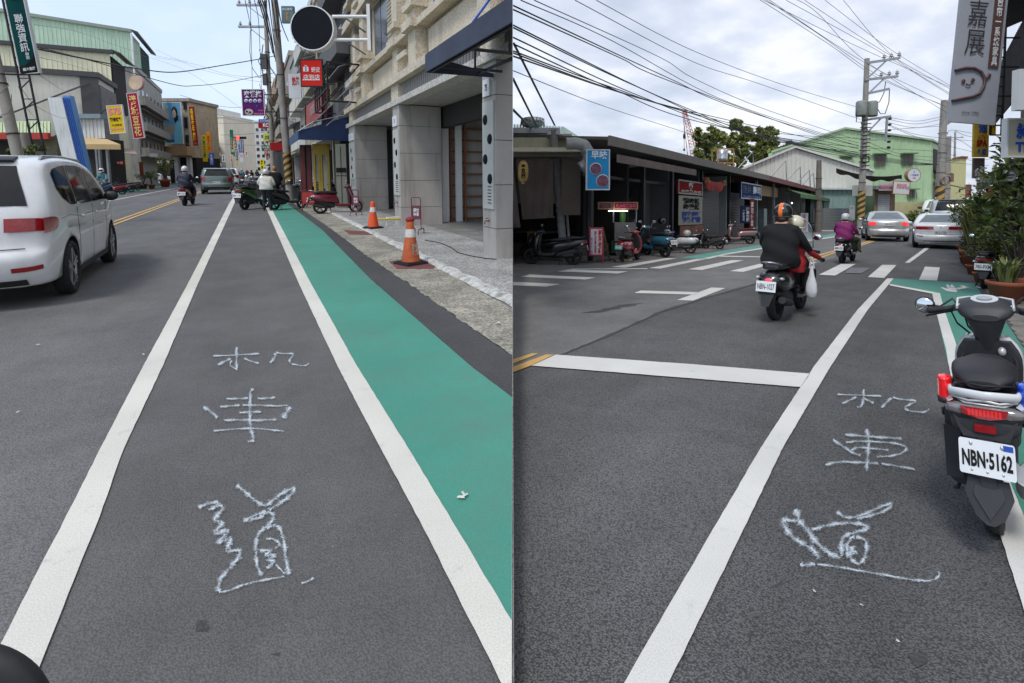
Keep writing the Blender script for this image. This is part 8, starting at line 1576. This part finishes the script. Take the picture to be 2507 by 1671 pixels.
car('small white car far up the left street beside the parked scooters','L',(P.x,P.y,0),0,s_,sedan,white,'',name='distant_car')
# ---- right street cars
P = g('R',2195,592); s_ = szh('R',P,515.5,1.475)
car('silver saloon with round red tail lights driving away on the right street','R',(P.x-.35,P.y,0),R(8),s_,dict(sedan,plate=.83,tail=[(.78,.93,.66,.97,[(.18,.79,.92),(.27,.81,.9)])]),silver,'2W-9195',lit=True,name='saloon_car')
P = g('R',2310,610); s_ = szh('R',P,521,1.475)
S2 = dict(sedan,W=1.8,tail=[(.8,.92,.3,.97,[(.2,.81,.9),(.35,.83,.87)])],plate=.68,trim=[('boot_seam',.6,.608,.85,DARKP),('lower_bumper',.3,.33,.72,DARKP),('boot_badge',.86,.9,.03,CHR)],refl=[(.5,.53,.72,.95)])
car('white saloon with thin dark red tail lights nearest on the right street','R',(P.x-.1,P.y,0),R(1),s_,S2,white,'BLZ-1755',name='saloon_car')
P = g('R',2352,572); s_ = szh('R',P,481,1.75)
S3 = dict(mpv,H=1.8,glass=GLASS,rear=(1.1,1.55,.85,.78),tail=[(.6,.9,.86,.98)],plate=.8)
car('silver people carrier behind the white saloon on the right street','R',(P.x-.4,P.y+1.5,0),0,s_,S3,silver,'',name='people_carrier')
P = g('R',2300,556); s_ = szh('R',P,489,1.6)
car('oncoming white car with pale windscreen beside the striped poles','R',(P.x+.2,P.y+4,0),R(180),s_,dict(suv,fglass=GLASSL),white,'',name='oncoming_car')
P = g('R',2425,556); s_ = szh('R',P,488,1.5)
car('white car mostly hidden beyond the silver people carrier and the plants','R',(P.x-1,P.y+5,0),0,s_,sedan,white,'',name='distant_car')
# ---- riders and their scooters
def ride(fr,px,py,ptop,heading,slabel,plabel,col,plate,style,jac,tro,hel,group_s,sc_h=1.72,bulk=1.0,**kw):
    P = g(fr,px,py); s = szh(fr,P,ptop,sc_h); a = R(heading)
    sk = {k_: v_ for k_,v_ in kw.items() if k_ in ('tail','second','screen','steer','seatm','platemat','rack')}
    rk = {k_: v_ for k_,v_ in kw.items() if k_ in ('glove','feetout','hstyle','armdrop','mask','shoes','back','dy')}
    sr = scooter(slabel,fr,P,a,s,col,plate,style,group_s,**sk)
    pr = rider(plabel,sr,fr,P,a,s,jac,tro,hel,bulk=bulk,**rk); return sr,pr,P,s,a
cloth_black = M('black_cloth',(0.006,0.006,0.008),0.9,var=0.3,sc=5,bump=0.5,bsc=9); navy = M('navy_quilt',(0.012,0.013,0.035),0.6,var=0.3,bump=0.3,bsc=12)
plum = M('plum_jacket',(0.2,0.012,0.11),0.75,var=0.2,sc=6,bump=0.5,bsc=10); redj = M('red_jacket',(0.35,0.012,0.015),0.7,var=0.2,bump=0.4,bsc=10); teal_j = M('teal_jacket',(0.07,0.2,0.24),0.7,var=0.2)
wj = M('cream_puffer',(0.6,0.58,0.52),0.7,var=0.12,sc=6,bump=0.4,bsc=10); camo = M('camo_trousers',(0.05,0.055,0.035),0.9,var=0.6,sc=9); whel = M('helmet_white',(0.6,0.6,0.62),0.25,coat=.6,var=.05); chel = M('helmet_cream',(0.66,0.62,0.46),0.3,coat=.5); bhel = M('helmet_dark',(0.015,0.02,0.018),0.25,coat=.6)
# big rider with a child's helmet visible in front, right street
sr,pr,P1,s1,a1 = ride('R',1898,782,496,-5,'black retro scooter with clear windscreen and a plate reading NBN-1027','rider in black jacket and orange striped black helmet, on the retro scooter',blackp,'NBN-1027','retro',cloth_black,cloth_black,bhel,'scooters being ridden',bulk=1.12,hstyle='stripe',screen=True,tail=M('tail_lens_pink',(0.75,0.06,0.1),0.3,var=.3,sc=30,emit=.5),feetout=.04,glove=DARKP)
rider('passenger in red jacket and cream helmet seated in front of the black-clad rider',None,'R',P1+Matrix.Rotation(a1,3,'Z') @ Vector((.1,.30,-.06*s1)),a1,s1*.93,redj,cloth_black,chel,bulk=.85,glove=DARKP)
m = MB(); c = Vector((.36,.45,.45)); m.loft([se(c.x,c.y,c.z+z_,w_,d_*.5,2.4,14,'xy') for z_,w_,d_ in ((-.14,.02,.05),(-.12,.07,.09),(-.03,.08,.11),(.08,.07,.08),(.2,.035,.04),(.34,.015,.02))])
for s in (-1,1): m.tube([(c.x+s*.03,c.y,c.z+.3),(c.x+s*.02,c.y,c.z+.4),(c.x,c.y,c.z+.46)],.01,6)
o = thing('plastic_bag','thin white plastic bag hanging beside the black-clad rider\'s knee','bag','R',P1,a1,s1); part(o,'bag',m,M('bag_plastic',(0.6,0.6,0.6),0.35,var=.1,bump=.4,bsc=8),True)
ride('R',2062,644,521,-8,'dark scooter ridden by the person in plum','rider in plum jacket and white helmet on a dark scooter',blackp,'MMB-0258','retro',plum,camo,whel,'scooters being ridden',bulk=1.18,tail=M('tail_lens_pink',(0.7,0.06,0.1),0.3),feetout=.12,shoes=M('brown_shoe',(0.25,0.12,0.04),.7))
P = g('R',2255,548); s_ = szh('R',P,503,1.72)
scooter('dark oncoming scooter beside the striped utility pole','R',P,R(178),s_,blackp,'','sport','scooters being ridden'); rider('rider in dark clothes on the oncoming scooter beside the striped pole',None,'R',P,R(178),s_,navy,cloth_black,bhel)
# left street riders
ride('L',453,503,405,-8,'dark red scooter ridden up the left street beside the dark green estate','rider in navy quilted jacket and white helmet on a dark red scooter',maroon,'MPT-5520','sport',navy,cloth_black,whel,'scooters being ridden',bulk=1.1)
P = g('L',593,452); s_ = szh('L',P,412,1.72)
scooter('red and white scooter behind the white hatchback','L',P,0,s_,redp_,'','sport','scooters being ridden'); rider('rider in teal jacket and white helmet behind the white hatchback',None,'L',P,0,s_,teal_j,cloth_black,whel)
for i,(px,py,pt,hc,jc,lb) in enumerate(((617,446,415,bhel,cloth_black,'nearest of the distant riders'),(630,440,414,bhel,navy,'middle of the distant riders'),(606,436,413,whel,plum,'farthest of the distant riders'))):
    P = g('L',px,py); s_ = szh('L',P,pt,1.72)
    scooter('small dark scooter far up the left street, under the '+lb,'L',P,0,s_,blackp,'','sport','scooters being ridden',mirrors=False); rider('tiny dark rider far up the left street, '+lb,None,'L',P,0,s_,jc,cloth_black,hc)
P = g('L',262,482); s_ = szh('L',P,411,1.72)
scooter('blue scooter coming towards us at the left kerb','L',P,R(160),s_,bluep_,'','sport','scooters being ridden'); rider('rider in grey and teal jacket, white helmet and mask at the left kerb',None,'L',P,R(160),s_,teal_j,greyp,whel,mask=True)
# ---- parked scooters
def park(fr,px,py,ptop,heading,label,col,plate='',style='sport',hn=1.24,group='parked scooters',**kw):
    P = g(fr,px,py); s = szh(fr,P,ptop,hn); return scooter(label,fr,P,R(heading),s,col,plate,style,group,**kw)
park('L',600,513,430,-32,'green scooter parked at the start of the green strip, nearest the white line',greenp,'MXR-1170',steer=R(-20))
park('L',592,500,430,-30,'grey scooter parked just behind the green scooter',greyp,'NCE-8201',steer=R(15))
park('L',672,513,440,-62,'black scooter parked across the head of the green strip',blackp,'MWB-3380',steer=R(10))
park('L',640,482,425,10,'dark scooter parked between the green and the black scooters',blackp,'',steer=R(-10))
park('L',785,523,440,-88,'maroon scooter with rounded tail parked in front of the red barrier',maroon,'MTR-6605','retro',steer=R(-12))
park('L',748,492,436,-50,'dark scooter parked in shadow behind the red barrier',blackp,'','sport')
park('L',300,476,438,120,'red scooter parked at the left kerb under the red bean curd sign',redp_,'','sport')
for i,(px,py,pt) in enumerate(((322,470,436),(338,466,436),(282,474,437))):
    park('L',px,py,pt,115+i*9,['dark scooter second along from the red one at the left kerb','dark scooter farthest along from the red one at the left kerb','dark scooter between the blue and the red scooters at the left kerb'][i],blackp if i else greyp)
park('R',1403,648,548,118,'large black scooter parked side-on at the far left of the market',blackp,'','sport',steer=R(5))
park('R',1527,642,552,4,'red scooter with green plate parked by the folding menu board',redp_,'860-ABT','retro',platemat=PLATEG,steer=R(5))
park('R',1628,630,540,62,'blue scooter with a white plate parked beside the red one',tealp,'KHD-101','retro',tail=REDL)
park('R',1690,620,552,102,'white scooter with black seat parked before the rice shop banner',whitep,'MUH-205','retro')
park('R',1762,610,562,84,'silver and black scooter parked behind the white one',greyp,'NGA-717')
park('R',1836,597,540,126,'rose and silver scooter with maroon seat parked at the blue sushi sign',rosep,'','retro',seatm=M('maroon_seat',(0.08,0.01,0.015),.6))
park('R',1986,568,536,95,'blue scooter parked by the grey hoarding',bluep_,'')
for i,(px,py,pt) in enumerate(((2275,560,520),(2148,552,520))):
    park('R',px,py,pt,20,['dark scooter standing at the foot of the striped poles','dark scooter standing at the white shutter'][i],blackp,'')
park('R',2410,706,575,-8,'dark scooter with a long mudguard parked among the potted plants',blackp,'780-PXM',hn=1.24)
for a_ in ((1360,634,560,105,'black scooter in the shade behind the large black one',blackp),(1583,624,556,70,'dark scooter squeezed between the red and the blue ones',greyp),(1728,608,564,75,'black scooter tucked in behind the white one',blackp)): park('R',*a_)
for a_ in ((612,480,432,-25,'dark scooter in the back of the bunch, left of the cream jacket',blackp),(700,492,434,-60,'grey scooter behind the black one near the striped pole',greyp),(765,500,440,-80,'dark scooter between the barrier and the red doors',blackp)): park('L',*a_)
# ---- people standing
P = g('L',655,516); s_ = szh('L',P,412,1.78)
standing('person in cream puffer jacket and white helmet standing by the black scooter','L',P,R(-12),s_,wj,M('dark_jeans',(0.015,0.018,0.025),.9),whel,bulk=1.2)
P = g('L',676,504); s_ = szh('L',P,404,1.74)
standing('person in black with tawny hair standing behind the black scooter','L',P,R(10),s_,cloth_black,cloth_black,None,hairm=M('hair_tawny',(0.3,0.16,0.06),.6),bulk=1.1)
# fallen helmet-shaped helmets resting on the scooters
for i,(px,py,D,mt,lb) in enumerate(((1542,551,19.0,bhel,'dark helmet hanging on the red market scooter'),(1620,541,20.5,bhel,'dark helmet hanging on the blue market scooter'),(1682,571,20.6,M('helmet_silver',(.4,.4,.38),.3,coat=.5),'silver helmet resting on the white scooter seat'))):
    c = ony('Rc',D,px,py); m = MB(); m.ell(c,(.15,.16,.15),18,10,v0=-.5,v1=1); solo('helmet',lb,'helmet','Rc',m,mt)
# ---------------------------------------------------------------- the police scooter, bottom right
tex = M('scooter_black_plastic',(0.028,0.028,0.031),0.5,var=0.15,sc=8,bump=0.12,bsc=180); gloss = M('scooter_white_gloss',(0.62,0.63,0.63),0.2,coat=.8,var=.04); sil = M('scooter_silver',(.5,.5,.5),.35,.5)
PP = g('R',2436,1306)
pk = thing('police_scooter','black and white scooter with red and blue beacons and plate NBN-5162','scooter','R',PP,R(-5),(.58,.93,.93),tilt=(R(-4),'Y'))
def pp(name,mb,mt,parent=None): return part(pk,name,mb,mt,True) if parent is None else sub(parent,name,mb,mt)
wheel(pk,'rear_wheel',(0,0.06,.27),.27,.135); wheel(pk,'front_wheel',(0,1.36,.25),.25,.11)
m = MB(); sloft(m,[(-.16,.40,.09,.05),(0,.4,.15,.1),(.3,.36,.16,.13),(.55,.3,.13,.1)],e=3.5); m.tube([(-.17,-.02,.33),(-.17,.35,.3)],[.09,.1],14); eng = pp('engine',m,DARKP)
m = MB(); m.box((-.25,-.1,.3),(-.15,.2,.47)); m.box((-.245,-.06,.47),(-.16,.16,.56)); b_ = pp('air_box',m,tex)
m = MB(); m.tube([(.1,.45,.24),(.16,.25,.22),(.19,.05,.27)],.025,8); m.tube([(.19,.12,.27),(.2,-.12,.33),(.2,-.25,.36)],[.055,.068,.06],14); pp('exhaust',m,sil)
m = MB(); sloft(m,[(-.37,.64,.12,.03),(-.32,.64,.19,.085),(-.18,.66,.225,.12),(.05,.64,.225,.14),(.35,.57,.2,.17),(.6,.47,.16,.17),(.7,.4,.1,.1)],e=3.2); pp('body_panel',m,tex)
for s in (-1,1):
    m = MB(); rows = []
    for y_,z0_,z1_,x_ in ((-.3,.64,.75,.19),(-.2,.58,.775,.232),(0,.55,.775,.246),(.25,.5,.74,.232),(.5,.47,.66,.195),(.62,.5,.6,.16)):
        rows.append([(s*x_*.93,y_,z0_),(s*x_,y_,z0_+(z1_-z0_)*.35),(s*x_,y_,z0_+(z1_-z0_)*.75),(s*x_*.86,y_,z1_)])
    for a_,b2_ in zip(rows,rows[1:]):
        for j in range(3): m.add([a_[j],a_[j+1],b2_[j+1],b2_[j]],[(0,1,2,3)],True)
    pp('side_panel',m,gloss)
m = MB(); sloft(m,[(-.22,.84,.09,.02),(-.15,.86,.165,.045),(0,.865,.19,.06),(.15,.85,.19,.06),(.3,.82,.18,.06),(.5,.8,.15,.055),(.64,.79,.11,.045),(.72,.76,.05,.02)],e=2.8,n=28,k=4); st_ = pp('seat',m,SEATM)
m = MB(); m.tube([(-.17,-.12,.85),(-.155,-.2,.845),(0,-.235,.842),(.155,-.2,.845),(.17,-.12,.85)],.004,6); pp('seat_seam',m,DARKP,st_)
# silver grab rail: two bars and a bridge
m = MB(); m.tube([(-.18,.05,.80),(-.2,-.15,.81),(-.17,-.3,.815),(0,-.345,.815),(.17,-.3,.815),(.2,-.15,.81),(.18,.05,.80)],[.016,.018,.022,.022,.022,.018,.016],10)
gr_ = pp('grab_rail',m,gloss); m = MB(); m.tube([(-.17,-.28,.785),(-.08,-.33,.77),(.0,-.335,.785),(.08,-.33,.77),(.17,-.28,.785)],.014,8); m.tube([(-.19,-.2,.76),(-.1,-.34,.745),(.1,-.34,.745),(.19,-.2,.76)],.012,8); pp('rail_bracket',m,sil,gr_)
# tail lamp: clear wings and a red middle
m = MB(); sloft(m,[(-.375,.66,.06,.02),(-.365,.665,.16,.05),(-.33,.67,.205,.065),(-.24,.675,.21,.06)],e=3.2,n=28); tlamp = pp('tail_light',m,M('lens_smoke',(.22,.2,.2),.12,.3,coat=.7,var=.3,sc=20))
m = MB(); vs = [(-.125,-.39,.715),(.125,-.39,.715),(.11,-.395,.64),(.03,-.4,.605),(-.03,-.4,.605),(-.11,-.395,.64)]; m.prism(vs,(0,.03,0)); pp('red_lens',m,REDL,tlamp)
m = MB()
for i in range(9):
    for j in range(5): m.box((-.085+i*.02,-.397,.635+j*.014),(-.085+i*.02+.014,-.391,.635+j*.014+.009))
pp('lens_facets',m,M('lens_bright',(.75,.03,.03),.25,emit=.25),tlamp)
m = MB(); sloft(m,[(-.36,.555,.05,.03),(-.33,.56,.17,.05),(-.2,.57,.19,.06),(-.05,.56,.17,.06)],e=3.5); m.prism([(-.17,-.34,.6),(.17,-.34,.6),(.12,-.36,.5),(-.12,-.36,.5)],(0,.06,0)); pp('tail_underside',m,tex)
pp('reflector',MB().box((-.055,-.385,.535),(.055,-.36,.57)),REDL)
m = MB(); c = Vector((0,-.43,.42)); n_ = Vector((0,-1,.26)).normalized(); u = Vector((1,0,0)); v_ = Vector((0,.26,1)).normalized()
def rrect(c,w_,h_,r_,n=5):
    out_ = []
    for cx,cy,a0 in ((w_/2-r_,h_/2-r_,0),(-w_/2+r_,h_/2-r_,90),(-w_/2+r_,-h_/2+r_,180),(w_/2-r_,-h_/2+r_,270)):
        for k_ in range(n): a = R(a0+90*k_/(n-1)); out_.append(c+u*(cx+r_*math.cos(a))+v_*(cy+r_*math.sin(a)))
    return out_
m.prism(rrect(c,.325,.165,.014),n_*.004); plt_ = pp('licence_plate',m,PLATE)
letter(pk,'NBN·5162',BK,c+n_*.007-v_*.006,u,v_,.29,.08,0.035,parent=plt_)
m = MB()
for x_ in (-.09,.09): m.lathe([(0,.004),(.009,.003),(.012,0)],c+u*x_+v_*.062+n_*.004,n_,10)
for x_ in (-.09,0,.09): m.lathe([(0,.002),(.007,.001),(.008,0)],c+u*x_-v_*.062+n_*.004,n_,10)
sub(plt_,'bolt',m,sil); tagm = MB(); cc = c+u*.125+v_*.062; tagm.prism([cc-u*.028-v_*.013,cc+u*.028-v_*.013,cc+u*.028+v_*.013,cc-u*.028+v_*.013],n_*.0062); sub(plt_,'blue_sticker',tagm,BLUEP)
m = MB(); m.prism([(-.105,-.42,.345),(.105,-.42,.345),(.125,-.45,.25),(.075,-.5,.1),(.02,-.52,.045),(-.02,-.52,.045),(-.075,-.5,.1),(-.125,-.45,.25)],(0,.018,.004)); m.prism([(-.07,-.432,.32),(.07,-.432,.32),(.08,-.46,.25),(.0,-.518,.09),(-.08,-.46,.25)],(0,-.012,0)); m.bar((0,-.1,.5),(0,-.4,.47),.12,.04); m.bar((0,-.38,.5),(0,-.43,.3),.08,.04); pp('rear_mudguard',m,tex)
# beacons
for s,mt,nm in ((-1,M('beacon_red',(.75,.008,.012),.1,coat=.8,var=.08,sc=30,emit=.12),'red'),(1,M('beacon_blue',(.01,.07,.5),.1,coat=.8,var=.08,sc=30,emit=.05),'blue')):
    bc = Vector((s*.285,-.2,.80)); m = MB(); m.lathe([(0,0),(.062,0),(.062,.022),(.055,.026)],bc,(0,0,1),24); m.bar(bc+Vector((-s*.1,0,.01)),bc+Vector((-s*.03,0,.01)),.03,.015)
    bo = pp('beacon_base',m,DARKP,None); prof = [(.053,.024)]
    for q in range(6): prof += [(.057,.03+q*.015),(.054,.037+q*.015)]
    prof += [(.058,.118),(.054,.13),(.04,.135),(0,.136)]; sub(bo,'beacon_dome',MB().lathe(prof,bc,(0,0,1),28),mt)
# front: floor, shield, pockets, column, bars
m = MB(); sloft(m,[(.6,.33,.17,.05),(.8,.3,.19,.05),(1.05,.31,.19,.06)],e=6); pp('floorboard',m,tex)
m = MB(); sloft(m,[(.3,1.1,.17,.06),(.45,1.13,.235,.06),(.65,1.12,.26,.07),(.8,1.1,.235,.07),(.88,1.08,.16,.06)],plane='z',e=3.2,n=28); pp('front_shield',m,gloss)
m = MB(); sloft(m,[(.4,1.05,.17,.03),(.55,1.05,.225,.035),(.75,1.02,.235,.045),(.86,1.0,.17,.05)],plane='z',e=4.5,n=28); inn = pp('inner_fairing',m,tex)
for s in (-1,1):
    m = MB(); m.lathe([(.075,0),(.068,.008),(.055,-.03),(0,-.035)],(s*.13,.965,.7),(0,-1,.25),20,sq=(1,1.3)); pp('storage_pocket',m,DARKP,inn)
m = MB(); m.lathe([(.03,0),(.026,.012),(0,.012)],(.1,.955,.80),(0,-1,.4),16); pp('key_lock',m,sil,inn)
m = MB(); sloft(m,[(.78,1.04,.07,.07),(.86,1.02,.085,.08),(.95,1.0,.12,.09),(1.02,1.0,.15,.09)],plane='z',e=2.6,n=24); pp('steering_column',m,tex)
m = MB(); sloft(m,[(.86,1.03,.1,.02),(.9,1.055,.18,.05),(1.0,1.085,.215,.06),(1.1,1.085,.2,.06),(1.2,1.05,.13,.05),(1.27,1.0,.06,.03)],e=2.5,n=28,k=4); hc_ = pp('handlebar_cover',m,tex)
m = MB(); m.tube([(-.2,.93,1.085),(-.2,1.05,1.13),(-.12,1.15,1.13),(0,1.2,1.115),(.12,1.15,1.13),(.2,1.05,1.13),(.2,.93,1.085)],.012,8); pp('cover_edge',m,gloss,hc_)
m = MB(); q_ = Matrix.Rotation(R(18),3,'X')
def disc(c,rx,ry,h_,n=28): 
    vs = [Vector(c)+q_ @ Vector((math.cos(2*math.pi*i/n)*rx,math.sin(2*math.pi*i/n)*ry,h_)) for i in range(n)]; return vs
m.prism(disc((0,1.0,1.128),.1,.065,0),q_ @ Vector((0,0,.018))); di = pp('instrument_dial',m,M('dial_silver',(.6,.61,.62),.25,.4,coat=.6))
m = MB(); m.prism(disc((0,.995,1.148),.058,.032,0),q_ @ Vector((0,0,.004))); pp('display',m,M('lcd_grey',(.3,.32,.33),.2),di)
for s in (-1,1):
    m = MB(); m.tube([(s*.17,1.03,1.075),(s*.26,.97,1.07),(s*.3,.945,1.068)],[.02,.022,.02],10); m.box((s*.2-.03,.95,1.06),(s*.2+.03,1.0,1.1)); cl = pp('control_cluster',m,DARKP)
    m = MB(); m.tube([(s*.3,.945,1.068),(s*.42,.88,1.06)],.02,12)
    for i in range(8): p_ = Vector((s*.31,.94,1.067)).lerp(Vector((s*.41,.885,1.061)),i/7); m.tube([p_-Vector((s*.003,-.0015,0)),p_+Vector((s*.003,-.0015,0))],.0225,12)
    pp('grip',m,SEATM,cl); m = MB(); m.tube([(s*.24,1.01,1.05),(s*.33,.98,1.035),(s*.44,.91,1.02)],[.008,.007,.008],8); pp('brake_lever',m,DARKP,cl)
    for i in range(3): pp('switch',MB().box((s*.185-.02+i*.015,.948,1.1),(s*.185-.01+i*.015,.962,1.108)),WH,cl)
    mz = 1.2 if s > 0 else 1.08; mx = s*.46; m = MB(); m.tube([(s*.2,1.05,1.08),(s*.24,1.06,1.13),(s*.34,1.05,mz-.01),(mx-s*.05,1.04,mz)],[.009,.008,.008,.008],8); m.ell((mx,1.04,mz),(.085,.03,.06),22,12); mo = pp('mirror',m,DARKP)
    pp('mirror_glass',MB().ell((mx,1.022,mz),(.077,.018,.053),22,10),MIRG,mo)
m = MB(); m.tube([(-.16,1.05,1.03),(-.14,1.12,.93),(-.05,1.1,.85)],.008,6); m.tube([(-.25,.98,1.05),(-.22,1.1,.95),(-.08,1.14,.84)],.007,6); pp('cable',m,DKM)
m = MB(); m.tube([(-.14,.45,.25),(-.24,.48,.02)],.013,8); m.tube([(-.24,.48,.02),(-.27,.46,.01)],.014,8); pp('side_stand',m,DKM)
for s in (-1,1): pp('footrest',MB().tube([(s*.18,.3,.44),(s*.29,.24,.45)],[.018,.016],8),DARKP)
# lift the tail and tuck the mudguard in, as the machine stands in the photograph
def lift(z,f): return (.11*min(1,(z-.33)/.12)*(1 if z < .6 else max(.05,1-(z-.6)/.2)) if z > .33 else 0)*f
def warp(ch,up=0):
    nm = ch.name.split('.')[0]
    if nm in ('rear_wheel','front_wheel'): return
    kp = nm == 'licence_plate' or up == 2; bc = nm == 'beacon_base' or up == 1
    for v_ in ch.data.vertices:
        x,y,z = v_.co
        if kp: y += .05; z += .11
        elif bc: z -= .06; x *= .86
        else:
            f = min(1,max(0,(.75-y)/.3)); low = z < .33 and y < -.2; z += lift(z,f)
            if low: z = .36-(.36-z)*.62
            if y < -.3: y = -.3+(y+.3)*.55
            if z < .45 and y < -.2: z += .06
            x *= 1.13
        v_.co = (x,y,z)
    for c2 in ch.children: warp(c2,2 if kp else (1 if bc else 0))
for ch in pk.children: warp(ch)
# black scooter mirror close to the camera, bottom left
c = ony('Lc',.80,-12,1690); m = MB(); m.ell(c,(.105,.035,.075),28,14,rot=Matrix.Rotation(R(38),3,'Y')); bmr = thing('scooter_mirror','back of a black scooter mirror close to us in the bottom left corner','mirror','Lc',c)
part(bmr,'mirror_shell',m,M('mirror_shell',(.012,.012,.013),.6)); m = MB(); m.tube([c+Vector((.0,0,-.05)),c+Vector((-.05,-.05,-.3)),c+Vector((-.1,-.1,-.55))],.008,8); part(bmr,'mirror_stem',m,DKM)
